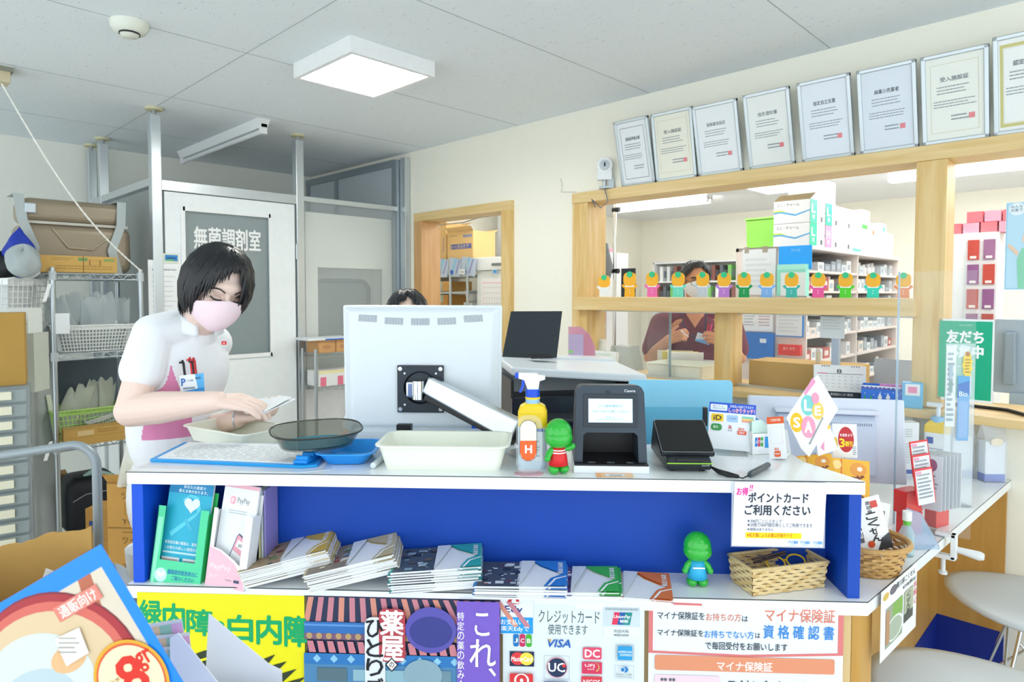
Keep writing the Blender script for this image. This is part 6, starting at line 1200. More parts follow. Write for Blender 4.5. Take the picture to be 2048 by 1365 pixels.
def sd(c, l): return lambda s: (s.r(0, 0, 46, 100, c), s.t(l, 10, 20, 34, 56, '#ffffff', .05), s.t('枚', 14, 64, 32, 84, '#f2f6f6', .02), s.r(70, 70, 84, 92, '#59626a'))
GN, PK = '#16cfa0', '#f29ac6'
for k, (z, y0, c, l, lab) in enumerate(((UT, UY0+.01, GN, 'L', 'lower white carton with green lettered side nearest the window'), (UT+.156, UY0+.01, GN, 'L', 'upper opened white carton with green lettered side nearest the window'), (UT, UY0+.30, PK, 'H', 'lower white carton with pink lettered side, second along the unit'), (UT+.156, UY0+.30, GN, 'L', 'upper white carton with green lettered side, second along the unit'), (UT, UY0+.58, '#f0f2f3', 'M', 'lower plain white carton, third along the unit top'), (UT+.156, UY0+.58, '#f6c4dc', 'M', 'upper white carton with pale pink edge, third along the unit top'))):
    lbox('lettered_carton', lab, UX1+.01, y0, .245, .275, .153, z, fr, sd(c, l))
b = MB(); b.add([(0, 0, 0), (.24, 0, 0), (.24, .10, .05), (0, .10, .05)], [(0, 1, 2, 3)], mat('#8f7c58', .7)); tag(b.build('carton_flap', None, T(UX1-.235, UY0+.015, UT+.311), solid=.003), 'raised torn flap on the upper opened carton nearest the window', 'flap')
b = MB(); b.bx(-.13, .13, 0, .2, 0, .16, WHITE); tag(b.build('white_carton', None, T(UX1-.13, UY0+.32, UT+.3105)), 'plain white carton on top of the stacked lettered cartons', 'carton')
for k, (y, h, c, lab) in enumerate(((UY0+.90, .16, '#f2f4f4', 'white carton with mint base beyond the lettered cartons'), (UY0+1.12, .34, '#eff2f2', 'tall white carton with a green stripe beyond the lettered cartons'), (UY0+1.36, .22, '#f4f5f5', 'white carton with orange dot far along the shelving unit'), (UY0+1.58, .27, '#f0f3f3', 'white carton with teal mark far along the shelving unit'), (UY0+1.8, .2, '#eef1f2', 'farthest plain white carton on the shelving unit'))):
    s = Sheet(.20, h, c, px=(0, 0, 100, 100), t=.2); ((lambda: s.r(0, 84, 100, 100, '#5fd0ac')), (lambda: s.r(0, 34, 70, 44, '#58cf5c')), (lambda: s.o(30, 20, 12, 10, '#f08a5a')), (lambda: s.r(50, 12, 80, 24, '#3fc0a4')), (lambda: s.lines(10, 20, 80, 60, 3, '#c2cad0')))[k]()
    tag(s.build('white_carton', None, frame((UX1+.005, y, UT+.0005), (0, 1, 0), (0, 0, 1))), lab, 'carton')
# boards on the end panel (facing the window)
def onpanel(name, lab, u0, v0, u1, v1, col, cat, draw=None, t_=.006, off=0):
    a = oy(u0, v1, UY0-.012-off); c = oy(u1, v0, UY0-.012-off); s = Sheet(c.x-a.x, c.z-a.z, col, px=(0, 0, 100, 100), t=t_)
    if draw: draw(s)
    tag(s.build(name, None, frame((a.x, UY0-.012-off+t_, a.z), (1, 0, 0), (0, 0, 1)) @ T(0, 0, t_)), lab, cat)
onpanel('blue_clipboard', 'bright blue clipboard hung high on the end panel of the shelving unit', 1557, 490, 1624, 540, '#1f9cf2', 'clipboard', lambda s: s.t('ファイル', 38, 12, 66, 26, '#9fd4fa', .02))
onpanel('paper_sheet', 'white sheet pair hung high on the end panel beside the blue clipboard', 1484, 497, 1552, 590, '#dfe6ea', 'paper', lambda s: (s.r(6, -6, 20, 8, '#9a9484'), s.r(60, -6, 76, 8, '#9a9484'), s.lines(10, 20, 90, 90, 6, '#cdd6dc')))
t_ = .05
onpanel('mint_box', 'mint green open box on the end panel below the blue clipboard', 1553, 528, 1612, 592, '#8fdccb', 'box', lambda s: (s.r(0, 0, 100, 16, '#a9ecdc'), s.r(14, 26, 100, 100, '#dfe9ea')), .06, .05)
onpanel('paper_sheet', 'pair of printed sheets low on the end panel, beside the window post', 1482, 622, 1546, 662, '#e8ecee', 'paper', lambda s: (s.lines(10, 10, 44, 80, 5, '#b9c3cc'), s.lines(56, 10, 92, 80, 5, '#c9b9c0')))
onpanel('blue_clipboard', 'blue-backed clipboard with white form low on the end panel', 1552, 618, 1608, 673, '#3a86d0', 'clipboard', lambda s: (s.r(0, 0, 94, 96, '#e3e8ec'), s.lines(8, 12, 86, 90, 6, '#cfd6dc')))
onpanel('blue_folder', 'deep blue folder box low on the end panel with white label', 1483, 667, 1547, 716, '#1f6fc4', 'folder', lambda s: s.r(58, 22, 78, 38, '#d7e2ec'), .03, .03)
onpanel('red_box', 'small red box low on the end panel above the long tan carton', 1556, 691, 1600, 710, '#d4322c', 'box', lambda s: s.t('おくすり', 24, 24, 76, 50, '#f4d0cc', .02), .04, .04)
# far-wall shelf with binders behind the man
t = thing('wall_shelf', 'white wall shelf of binders on the far dispensary wall', 'shelf', T(-4.6, 4.86, 0))
for z in (1.35, 1.62, 1.88): b = MB(); b.bx(0, 1.5, 0, .33, z-.02, z, WHITE); b.build('shelf_board', t)
for x in (0, .74, 1.48): b = MB(); b.bx(x, x+.02, .0, .33, .0, 1.9, WHITE); b.build('upright', t)
for k in range(26):
    col = ('#8c5a52', '#eef0f0', '#5f666e', '#dfe4e6', '#7fc06a')[k % 5]; z = (1.3505, 1.6205)[k % 2]
    small('binder', T(-4.53+.055*k, 4.94, z), .045, .14, .2, col, 'binder on the white shelf of the far dispensary wall', 'binders on the far dispensary wall', 'binder', 'binder')
# medicine cabinet with red boxes at the left end
def drawer_rack(lab, M, w, h, n, m_, col, top=0, sub='red'):
    t = thing('medicine_rack', lab, 'medicine rack', M); b = MB()
    b.bx(0, w, .01, .3, 0, h, mat('#f2f4f5', .5)); b.build('cabinet', t)
    for i in range(n):
        for j in range(m_):
            b = MB(); dz = .5*h/n if False else h*.62/n; z = h*.36+i*dz; b.bx(j*w/m_+.012, (j+1)*w/m_-.012, -.004, .012, z+.02, z+dz-.012, mat(col[(i+j) % len(col)], .5)); b.bx(j*w/m_+w/m_*.3, j*w/m_+w/m_*.7, -.007, -.003, z+.028, z+.045, mat('#f2eeec', .5)); b.build('drawer', t)
    return t
p = oy(1184, 590, 1.2); drawer_rack('white medicine rack with red-printed packs by the window jamb', T(p.x-.18, 1.2, 0), .32, 1.78, 6, 3, ('#b5564e', '#c76a62', '#a8483f'))
b = MB(); b.bx(-.17, .13, .0, .1, 1.781, 1.81, mat('#f2a0b8', .5)); tag(b.build('pink_strip', None, T(p.x, 1.2, 0)), 'pink packet row on top of the rack by the window jamb', 'packets')
# pole with camera
p = oy(1229, 590, .45); t = thing('pole_stand', 'silver tension pole with black clamps and grey camera by the window jamb', 'pole', T(p.x, .45, .9655))
b = MB(); b.cyl((0, 0, 0), (0, 0, CEIL-.966), .011, CHROME); b.build('pole', t)
for z, dx in ((.63, .03), (1.02, .035), (.98+.25, .0)): b = MB(); b.cyl((-.015, 0, z), (dx, 0, z), .016, BLACK); b.build('clamp', t)
b = MB(); b.tube([(-.07, -.02, .80), (-.05, -.03, .74), (-.02, -.04, .66), (-.03, -.04, .58)], [.03, .028, .03, .02], mat('#7f888e', .4), 12); b.build('camera', t)
# right-hand drawer cabinet and its boxes
p = oy(1885, 600, 2.3); q = oy(1992, 600, 2.3); w = q.x-p.x
drawer_rack('white cabinet of red and brown drawers beyond the window post', T(p.x+w*.42, 2.3, 0), w*.58, 1.86, 7, 2, ('#b5564e', '#8f5a8a', '#c0483c', '#9a6a8f'))
b = MB(); b.bx(p.x-.05, p.x+w*.41, 2.35, 2.65, 0, 1.86, WHITE); tag(b.build('white_cabinet', None), 'tall white cabinet beside the red and brown drawers', 'cabinet')
for k in range(7):
    small('pinkbox', T(p.x+.04+.10*(k % 4)+(.12 if k > 3 else 0), 2.45, 1.861+(.075 if k > 3 else 0)), .09, .15, .072, '#ef8fa0' if k % 2 else '#e0646c', 'pink and red carton on the tall white cabinet', 'pink cartons on the tall white cabinet', 'pink_carton', 'carton')
for k, (u0, v0, u1, v1, c, lab) in enumerate(((1985, 640, 2060, 800, '#a9bccb', 'grey monitor back at the picture edge behind the sill'),)):
    a = oy(u0, v1, .45); c_ = oy(u1, v0, .45); t = thing('monitor', lab, 'monitor', T(a.x, .45, .9655)); b = MB(); b.bx(0, c_.x-a.x, 0, .03, .06, c_.z-.9655, mat(c, .4)); b.build('shell', t, bev=.006)
    b = MB(); b.bx(.04, c_.x-a.x-.04, -.05, .0, .1, c_.z-1.02, mat('#8fa3b4', .4)); b.build('rear_housing', t, bev=.006)
    b = MB(); b.bx(.06, .14, -.02, .1, 0, .065, mat(c, .4)); b.build('foot', t)
pts = [oy(1995, 800, -.02), oy(2012, 806, -.03), oy(2030, 815, -.04)]
b = MB(); b.tube([T(-.35, .12, 1.006) @ V((0, 0, 0)), V((-.15, .1, 1.006)), V((-.03, .08, 1.006)), V((.05, -.02, 1.006))], .007, BLACK, 8); tag(b.build('black_cable', None), 'black power cable lying on the sill at the picture edge', 'cable')
# ---------------------------------------------------------------- seen through the doorway
YD = 1.32
def dwy(u, v, y=YD): return oy(u, v, y)
t = thing('storage_rack', 'silver rack of cartons seen through the doorway', 'shelving', T(0, 0, 0)); a = dwy(850, 600); c = dwy(938, 600)
for x in (a.x, dwy(904, 600).x, c.x): b = MB(); b.cyl((x, YD-.02, 0), (x, YD-.02, 1.80), .014, STEELW); b.build('post', t)
for v in (551, 584, 522):
    z = dwy(900, v).z; b = MB(); b.bx(a.x-.2, c.x+.02, YD-.02, YD+.4, z-.02, z, STEELW); b.build('shelf_board', t)
def dcarton(lab, u0, v0, u1, v1, draw=None, col='#d6b276', d=.3, flap=0):
    p = dwy(u0, v1); q = dwy(u1, v0); return carton('brown_carton', lab, T(p.x, YD, p.z), q.x-p.x, d, q.z-p.z, col, draw, flap=flap)
dcarton('narrow tall tan carton on the rack seen through the doorway', 862, 446, 892, 521, lambda s: (s.r(20, 24, 36, 90, '#5a6aa0'), s.r(80, 40, 86, 80, '#a98a9a')), flap=1)
dcarton('large open tan carton on the rack seen through the doorway', 895, 461, 946, 521, lambda s: (s.lines(10, 12, 50, 18, 1, '#8a7a5a'), s.r(62, 12, 96, 22, '#8d8fa8'), s.r(14, 44, 94, 62, '#5a5f95'), s.t('トータルケア', 18, 46, 84, 60, '#d8c8a8', .02)), flap=1)
dcarton('small taped carton lower on the rack seen through the doorway', 862, 563, 900, 583, lambda s: s.r(40, 0, 60, 100, '#a9b9b4'), '#cf9f58')
dcarton('lowest brown carton on the rack seen through the doorway', 870, 590, 896, 640, lambda s: (s.r(0, 0, 30, 100, '#dfe6ea'), s.r(40, 0, 62, 30, '#a9b9b4')), '#c08c48')
a = dwy(868, 551, YD-.05); c = dwy(945, 508, YD-.05)
for k in range(3):
    w = (c.x-a.x)/3; s = Sheet(w*.95, c.z-a.z-.02, '#b9c8dc', px=(0, 0, 50, 70), t=.02); s.pl([(8, 70), (22, 0), (34, 0), (20, 70)], '#8fc0e0'); s.r(4, 50, 22, 66, '#2458b8'); s.pl([(30, 60), (40, 4), (46, 4), (36, 60)], '#8f94c8'); tag(s.build('blue_packet', None, T(a.x+w*k, YD-.03, a.z+.004) @ RY(8) @ STAND), ('blue and silver packet nearest the door jamb on the rack', 'middle blue and silver packet on the rack seen through the doorway', 'blue and silver packet farthest from the jamb on the rack')[k], 'packet')
p = dwy(915, 549, YD-.09); s = Sheet(.09, .05, '#eef2f4', px=(0, 0, 90, 50)); s.t('¥98', 26, 20, 46, 36, '#3a4450', .02); s.t('¥88', 54, 20, 76, 36, '#8a949c', .02); tag(s.build('price_card', None, T(p.x, YD-.07, p.z) @ STAND), 'white price card before the blue and silver packets', 'card')
p = dwy(954, 610, 1.35); q = dwy(1010, 513, 1.35)
t = thing('white_refrigerator', 'white refrigerator with a calendar seen through the doorway', 'refrigerator', T(p.x, 1.35, 0)); b = MB(); b.bx(0, .6, 0, .5, 0, q.z-.13, mat('#e9edec', .4)); b.build('door', t, bev=.005); b = MB(); b.bx(-.01, .6, -.01, .5, q.z-.125, q.z, mat('#eef1f0', .4)); b.build('top_unit', t, bev=.005)
b = MB(); b.bx(.22, .40, -.014, -.009, q.z-.085, q.z-.06, mat('#6a7074', .4)); b.build('nameplate', t)
a = dwy(962, 612, 1.34); c = dwy(1010, 556, 1.34); s = Sheet(.30, .36, '#f4f4f6', px=(0, 0, 100, 120)); s.r(8, 14, 94, 16, '#f2a9bc')
for r_ in range(5):
    for c__ in range(7): s.r(14+c__*12, 28+r_*17, 18+c__*12, 32+r_*17, '#e6b9c8' if c__ == 0 else '#c9cdd3')
tag(s.build('wall_calendar', None, T(a.x, 1.338, c.z-.36) @ STAND), 'white and pink calendar hung on the white refrigerator', 'calendar')
s = Sheet(.07, .05, '#cfe0ea'); s.r(.01, .01, .06, .04, '#3f8fd0'); tag(s.build('blue_magnet', None, T(dwy(985, 550, 1.34).x, 1.338, dwy(985, 549, 1.34).z) @ STAND), 'blue magnet above the calendar on the white refrigerator', 'magnet')
p = dwy(958, 512, 1.75); t = thing('white_shelf_unit', 'white shelf column above the refrigerator seen through the doorway', 'shelving', T(p.x, 2.03, 0)); b = MB(); b.bx(0, .09, 0, .4, 0, 2.42, mat('#d9dedd', .5)); b.build('side_panel', t)
for z in (1.72, 1.98, 2.35): b = MB(); b.bx(.09, .6, .02, .4, z-.02, z, WHITE); b.build('shelf_board', t)
s = Sheet(.3, .22, '#f2f4f4'); s.r(.05, .14, .08, .16, '#3a4045'); tag(s.build('white_file_box', None, T(p.x+.12, 2.06, 1.9805) @ STAND), 'white file box on the shelf column seen through the doorway', 'file box')
b = MB(); b.lathe([(0, 0), (.05, 0), (.075, .12)], mat('#f2f4f2', .5), seg=20); tag(b.build('paper_cup', None, T(dwy(944, 606, 1.5).x, 1.5, dwy(944, 605, 1.5).z)), 'white paper cup at the rack end seen through the doorway', 'cup')
p = dwy(944, 605, 1.5); b = MB(); b.bx(-.06, .06, -.06, .06, 0, p.z-.0005, WHITE); tag(b.build('slim_cabinet', None, T(p.x, 1.5, 0)), 'slim white cabinet under the paper cup', 'cabinet')
a = dwy(840, 452, .13); a.x = -3.493; pts = [a, dwy(880, 450, .13), dwy(925, 446, .13), dwy(955, 436, .13), V((dwy(978, 424, .13).x, .13, 1.986))]
b = MB(); b.tube(pts, .004, mat('#b9b4a4', .5), 6); tag(b.build('hanging_cable', None), 'grey cable sagging across the doorway top', 'cable')
# ---------------------------------------------------------------- pass box and rack behind the sterile-room glass
t = thing('clean_bench', 'cream clean bench cabinet with rounded window behind the sterile room glass', 'clean bench', T(-4.01, -.83, 0))
a = ox(612, 540, -4.1); b = MB(); CB_ = mat('#f6faf2', .5, var=.01); X_ = .2
yy = lambda u: ox(u, 600, -3.81).y+.83; zz = lambda v: ox(700, v, -3.81).z
b.bx(0, X_, yy(612), .765, zz(537), zz(432), CB_); b.bx(0, X_, yy(612), yy(636), .0, zz(537), CB_); b.bx(0, X_, yy(765), .765, .0, zz(537), CB_); b.bx(0, X_-.12, yy(612), .765, .0, zz(537), mat('#cfd8cf', .5)); b.build('housing', t)
b = MB(); ra = rrect(yy(643), zz(690), yy(752), zz(562), .07, 6); b.tube([(X_-.10, x, z) for x, z in ra], .016, mat('#55636b', .4), 8, closed=True); b.build('window_gasket', t)
b = MB(); b.prism([(x, z) for x, z in ra], 0, .004, mat('#7d8987', .25), frame((X_-.11, 0, 0), (0, 1, 0), (0, 0, 1))); b.build('window', t)
b = MB(); b.bx(X_-.02, X_-.012, yy(636), yy(765), zz(690), zz(537), glassy('#dfe8e8', .12)); b.build('sash', t)
t = thing('small_rack', 'small chrome rack with cartons before the sterile room glass', 'wire shelving', T(0, 0, 0))
X0 = -3.52; yl = ox(632, 760, X0).y; yr = ox(674, 760, X0).y+.25
for x in (X0, X0-.17):
    for y in (yl, yr): b = MB(); b.cyl((x, y, 0), (x, y, ox(640, 705, X0).z+.02), .011, STEELW); b.build('post', t)
for v in (708, 775):
    z = ox(640, v, X0).z; b = MB()
    for x in (X0, X0-.17):
        for dz in (0, -.025): b.tube([(x, yl, z+dz), (x, yr, z+dz)], .003, STEELW, 6)
        b.tube([(x, yl+(yr-yl)*k/14, z-(.025 if k % 2 else 0)) for k in range(15)], .0024, STEELW, 5)
    for k in range(9): b.tube([(X0, yl+(yr-yl)*k/8, z), (X0-.17, yl+(yr-yl)*k/8, z)], .002, STEELW, 5)
    b.build('wire_shelf', t)
z1 = ox(640, 708, X0).z+.003; z2 = ox(640, 775, X0).z+.003
for k in range(2): carton('tissue_carton', ('tan printed carton at the front of the small chrome rack', 'tan printed carton second on the small chrome rack')[k], T(X0-.0, yl+.02+.13*k, z1) @ RK, .125, .15, .085, '#cf9f6a', lambda s: (s.ring(0, 0, 100, 100, 3, '#b98450'), s.o(50, 55, 28, 16, '#b98a5c')))
b = MB(); b.bx(0, .34, -.02, .17, 0, .014, mat('#e9eff2', .4)); b.bx(.12, .34, -.022, -.018, 0, .008, mat('#2f6fd0', .5)); tag(b.build('flat_tray', None, T(X0, yl-.06, z1+.0855) @ RK), 'white flat tray with blue edge on the tan printed cartons', 'tray')
carton('white_box', 'white box with pink and yellow ends on the lower shelf of the small chrome rack', T(X0, yl+.02, z2) @ RK, .3, .15, .10, '#eef0ee', lambda s: (s.r(0, 0, 100, 18, '#efe8b0'), s.r(4, 40, 18, 100, '#e77a94'), s.r(46, 40, 60, 100, '#e77a94')))
# ================================================================ PEOPLE
def blob(name, el, voxel, mats, parent=None, smooth=4, cut=None, pick=None, rs=1):
    b = MB(); mm = mats[0]
    for e in el:
        if e[0] == 'c':
            p, r0, q, r1 = V(e[1]), e[2]*rs, V(e[3]), e[4]*rs; n = 5; b.tube([p.lerp(q, k/n) for k in range(n+1)], [r0+(r1-r0)*k/n for k in range(n+1)], mm, 16)
            b.ell(p, (r0,)*3, mm, seg=16, rings=10); b.ell(q, (r1,)*3, mm, seg=16, rings=10)
        else: b.ell(e[1], tuple(x*rs for x in e[2]), mm, R=e[3] if len(e) > 3 else None, seg=24, rings=16)
    o = b.build('raw')
    md = o.modifiers.new('r', 'REMESH'); md.mode = 'VOXEL'; md.voxel_size = voxel
    md = o.modifiers.new('s', 'SMOOTH'); md.iterations = smooth; md.factor = .5
    me = bpy.data.meshes.new_from_object(o.evaluated_get(bpy.context.evaluated_depsgraph_get())); bpy.data.objects.remove(o)
    me.name = name; me.materials.clear()
    for m_ in mats: me.materials.append(m_)
    if cut:
        bm = bmesh.new(); bm.from_mesh(me)
        for co, no in cut: bmesh.ops.bisect_plane(bm, geom=bm.verts[:]+bm.edges[:]+bm.faces[:], plane_co=co, plane_no=no)
        for f in bm.faces: f.material_index = pick(f.calc_center_median())
        bm.to_mesh(me); bm.free()
    me.polygons.foreach_set('use_smooth', [True]*len(me.polygons))
    ob = bpy.data.objects.new(name, me); COL.objects.link(ob)
    if parent: ob.parent = parent
    return ob
def axes(f, up):
    f = V(f).normalized(); l = V(up).cross(f).normalized(); u = f.cross(l); return MX(((f.x, l.x, u.x, 0), (f.y, l.y, u.y, 0), (f.z, l.z, u.z, 0), (0, 0, 0, 1)))
def hand_el(w, d, n, sgn, curls, sc=1, thumb=.5, splay=.06):
    d = V(d).normalized(); n = (V(n)-d*V(n).dot(d)).normalized(); t = d.cross(n)*sgn; w = V(w); el = []
    for k in range(4):
        off = (.026, .009, -.009, -.026)[k]*sc; kn = w+d*(.080, .084, .080, .072)[k]*sc+t*off
        el.append(('c', w+d*.012*sc+t*off*.6, .0145*sc, kn, .0105*sc))
        L = (.072, .08, .074, .058)[k]*sc; a = 0; p = kn; dd = (d+t*splay*(1.5-k)).normalized()
        for j, fr_ in enumerate((.45, .31, .24)):
            a += curls[k]*(.9, 1.1, .8)[j]; dv = dd*math.cos(a)+n*math.sin(a); q = p+dv*L*fr_; el.append(('c', p, (.0092, .0086, .008)[j]*sc, q, (.0088, .008, .0068)[j]*sc)); p = q
    p = w+d*.022*sc+t*.024*sc; el.append(('c', w+d*.005*sc, .016*sc, p, .0145*sc)); a = thumb
    dv = (d*.62+t*.75+n*.25*thumb).normalized(); q = p+dv*.04*sc; el.append(('c', p, .0135*sc, q, .0105*sc)); dv = (d*.85+t*.35+n*.5*thumb).normalized(); el.append(('c', q, .0104*sc, q+dv*.032*sc, .008*sc))
    el.append(('c', w+t*.006*sc, .0155*sc, w+d*.07*sc, .013*sc)); return el
def head_el(c, A, s=1):
    P = lambda f, l, u: c+A.to_3x3() @ V((f, l, u))*s
    e = [('e', P(-.012, 0, .03), (.094*s, .075*s, .086*s), A), ('e', P(.02, 0, -.03), (.07*s, .062*s, .074*s), A), ('e', P(.048, 0, -.078), (.034*s, .040*s, .028*s), A), ('e', P(.062, 0, .022), (.03*s, .05*s, .03*s), A)]
    e.append(('c', P(.085, 0, .004), .007*s, P(.103, 0, -.026), .012*s)); e += [('e', P(.092, sg*.012, -.03), (.012*s, .009*s, .008*s), A) for sg in (1, -1)]
    e += [('e', P(.062, sg*.036, -.028), (.024*s, .022*s, .02*s), A) for sg in (1, -1)]
    e += [('e', P(-.004, sg*.075, -.012), (.017*s, .008*s, .031*s), A) for sg in (1, -1)]
    return e
def on_head(c, A, s, al, el, k=1.0, rf=.104, rl=.083, ru=.118, uo=-.005):
    # point of the head surface: al = degrees from straight ahead (+ = the person's left), el = degrees down from the crown
    a, e = math.radians(al), math.radians(el); q = V((rf*math.sin(e)*math.cos(a)-.004, rl*math.sin(e)*math.sin(a), ru*math.cos(e)+uo))*k*s
    return c+A.to_3x3() @ q
def hair_mesh(c, A, s, ends, col, parent, locks=150, thick=1.13, seed=1, r=.0075, flare=.0, name='hair'):
    R = random.Random(seed); hm = mat(col, .33, var=.25, scale=60, coat=.15); b = MB()
    def end(al):
        al = (al+180) % 360-180; pts = sorted(ends)
        if al <= pts[0][0]: return pts[0][1]
        for (a0, e0), (a1, e1) in zip(pts[:-1], pts[1:]):
            if a0 <= al <= a1: return e0+(e1-e0)*(al-a0)/(a1-a0)
        return pts[-1][1]
    b.grid(lambda u, v: on_head(c, A, s, u*360-180, .5+(end(u*360-180)-6)*v, thick-.03), 60, 14, hm)
    for i in range(locks):
        al = -180+360*i/locks+R.uniform(-2, 2); E_ = end(al)+R.uniform(-4, 3); dr = R.uniform(-9, 9); n = 7
        pts = [on_head(c, A, s, al+dr*(k/n)**2, 6+(E_-6)*k/n, thick-.02+.05*R.random()*math.sin(PI*k/n)+flare*(k/n)**2) for k in range(n+1)]
        b.tube(pts, [r*s*(.55, .9, 1, 1, .95, .8, .55, .12)[k] for k in range(n+1)], hm, 6)
    return b.build(name, parent)
def arc_on(c, A, s, pts, r, mt, name, parent, k=1.0, **kw): b = MB(); b.tube([on_head(c, A, s, a, e, k, **kw) for a, e in pts], r, mt, 6); return b.build(name, parent)
SKIN = mat('#f3d8cb', .5, var=.02, sub=.15); SKIN2 = mat('#c98f6d', .5, var=.03, sub=.1); SKIN3 = mat('#f0d2c0', .5, var=.02)
def mask_mesh(c, A, s, col, parent, e0=93, e1=150, wid=78, k=1.07, ear=True, bul=.06):
    b = MB(); mt = mat(col, .7, var=.02)
    def fn(u, v):
        al = (u-.5)*2*wid*(1-.42*v**1.6); e = e0+(e1-e0)*v-16*math.sin(PI*u)*(1-v)+8*abs(u-.5)*2*(1-v)-14*(abs(u-.5)*2)**2*v
        return on_head(c, A, s, al, e, k+bul*math.sin(PI*u)**2*math.sin(PI*(.12+.8*v)), rf=.1)
    b.grid(fn, 36, 18, mt); o = b.build('face_mask', parent, solid=.002)
    if ear:
        for sg in (1, -1):
            b = MB(); b.tube([on_head(c, A, s, sg*(wid-2), e0+8, k), on_head(c, A, s, sg*(wid+14), e0-4, k+.02), on_head(c, A, s, sg*(wid+22), e0+12, k+.02), on_head(c, A, s, sg*(wid+4), e0+34, k)], .0016, mat('#f4f2f2', .6), 5); b.build('ear_loop', o)
    return o
RM3 = MX(((RIGHT.x, FH.x, 0, 0), (RIGHT.y, FH.y, 0, 0), (0, 0, 1, 0), (0, 0, 0, 1))).to_3x3()
def dirw(x, y, z): return RM3 @ V((x, y, z))
H = oD
# ------------------------------------------------ the woman reading the booklet
OFF = .14
def Hw(u, v, D): return oD(u, v, D+OFF)
wp = Hw(345, 880, 2.0)
wm = thing('person', 'person with short black hair and pink mask, white and pink tunic, reading a booklet', 'person', T(wp.x, wp.y, 0))
inv = T(-wp.x, -wp.y, 0)
def I(p): return V((p.x-wp.x, p.y-wp.y, p.z))
Tz = MX.Rotation(math.atan2(RIGHT.y, RIGHT.x)+math.radians(-38), 4, 'Z')
HC_ = I(Hw(434, 572, 1.885)); HA = axes(dirw(.66, -.69, -.42), dirw(.24, 0, 1)); HS = 1.035
pt = lambda u, v, D: I(Hw(u, v, D))
shR, elR, wrR = pt(306, 668, 1.875), pt(263, 822, 1.80), pt(436, 803, 1.70)
shL, elL, wrL = pt(410, 690, 2.07), pt(405, 862, 2.12), pt(474, 838, 1.84)
nk0, nk1 = pt(392, 650, 1.965), pt(420, 612, 1.905)
el = [('c', nk0, .056, nk1, .05), ('c', shR, .044, elR, .043), ('c', elR, .045, elR.lerp(wrR, .35), .045), ('c', elR.lerp(wrR, .35), .045, wrR, .0265), ('c', shL, .042, elL, .04), ('c', elL, .041, wrL, .027),
 ('c', shR, .042, shL, .04), ('e', pt(368, 740, 1.99), (.085, .12, .14), Tz), ('e', pt(350, 880, 2.0), (.085, .11, .16), Tz)]
el = [(e_[0], e_[1], e_[2]*1.07, e_[3], e_[4]*1.07) if e_[0] == 'c' else (e_[0], e_[1], tuple(x*1.07 for x in e_[2]))+tuple(e_[3:]) for e_ in el]
el += head_el(HC_, HA, HS)
el += hand_el(wrR, dirw(.95, .12, -.10), dirw(0, .35, -1), 1, (.36, .42, .36, .28), .98, .8)
el += hand_el(wrL, dirw(.93, -.12, .06), dirw(-.1, .2, 1), -1, (.55, .6, .62, .6), .97, .6)
blob('body', el, .0033, [SKIN], wm, 3)
# tunic with pink side panels
UW = mat('#f4f7fb', .75, var=.01, scale=8); UP_ = mat('#e38db8', .75, var=.02, scale=8)
tel = [('e', pt(366, 735, 1.985), (.105, .14, .16), Tz), ('e', pt(370, 690, 1.985), (.08, .148, .085), Tz), ('e', pt(350, 850, 2.0), (.112, .138, .2), Tz), ('e', pt(352, 985, 2.02), (.115, .14, .2), Tz), ('c', pt(354, 985, 2.02), .118, pt(356, 1120, 2.02), .122), ('e', pt(386, 745, 1.955), (.055, .10, .10), Tz),
 ('c', shR, .056, shR.lerp(elR, .48), .062), ('c', shR, .056, pt(372, 655, 1.96), .062), ('c', shL, .053, shL.lerp(elL, .5), .06), ('c', shL, .053, pt(390, 665, 1.97), .062)]
a3 = lambda u, v, D=1.88: pt(u, v, D)
def plane(u0, v0, u1, v1):
    p, q = pt(u0, v0, 1.9), pt(u1, v1, 1.9); d_ = q-p; no = d_.cross(FH).normalized(); return (p, no)
cuts = [plane(344, 716, 302, 782), plane(344, 716, 366, 800), plane(366, 800, 371, 900), plane(302, 782, 286, 890), plane(280, 884, 372, 878), plane(372, 800, 300, 800)]
def uv_of(p):
    w_ = V((p.x+wp.x, p.y+wp.y, p.z))-CAM; z_ = w_.dot(FWD); return (1024+FPX*w_.dot(RIGHT)/z_, CYP-FPX*w_.dot(UP)/z_)
def pk(p):
    q = V((p.x+wp.x, p.y+wp.y, 0))-CAM; q.z = 0
    if q.dot(FH) > 2.02+OFF: return 0
    x = p.dot(RIGHT); A_, B_, C_, D_2, E_2 = a3(344, 716), a3(302, 782), a3(366, 800), a3(286, 890), a3(371, 880)
    if not (E_2.z < p.z < A_.z): return 0
    lerp = lambda P, Q: P.dot(RIGHT)+(Q.dot(RIGHT)-P.dot(RIGHT))*(p.z-P.z)/(Q.z-P.z)
    lo = lerp(A_, B_) if p.z > B_.z else lerp(B_, D_2); hi = lerp(A_, C_) if p.z > C_.z else lerp(C_, E_2)
    ax = elR-shR; f_ = max(0, min(.52, (p-shR).dot(ax)/ax.length_squared))
    if (p-shR-ax*f_).length < .071: return 0
    return 1 if lo < x < hi else 0
blob('tunic', tel, .0042, [UW, UP_], wm, 7, cuts, pk, 1.06)
b = MB(); cc_ = pt(399, 646, 1.95)
def colf(u, v): a = math.radians(-46+22+(360-44)*u); q = V((math.cos(a)*(.07-.008*v), math.sin(a)*(.068-.008*v), -.022+.052*v-.02*math.cos(a+math.radians(46)))); return cc_+MX.Rotation(math.atan2(RIGHT.y, RIGHT.x), 3, 'Z') @ q
b.grid(colf, 32, 3, UW); b.build('collar', wm, solid=.004)
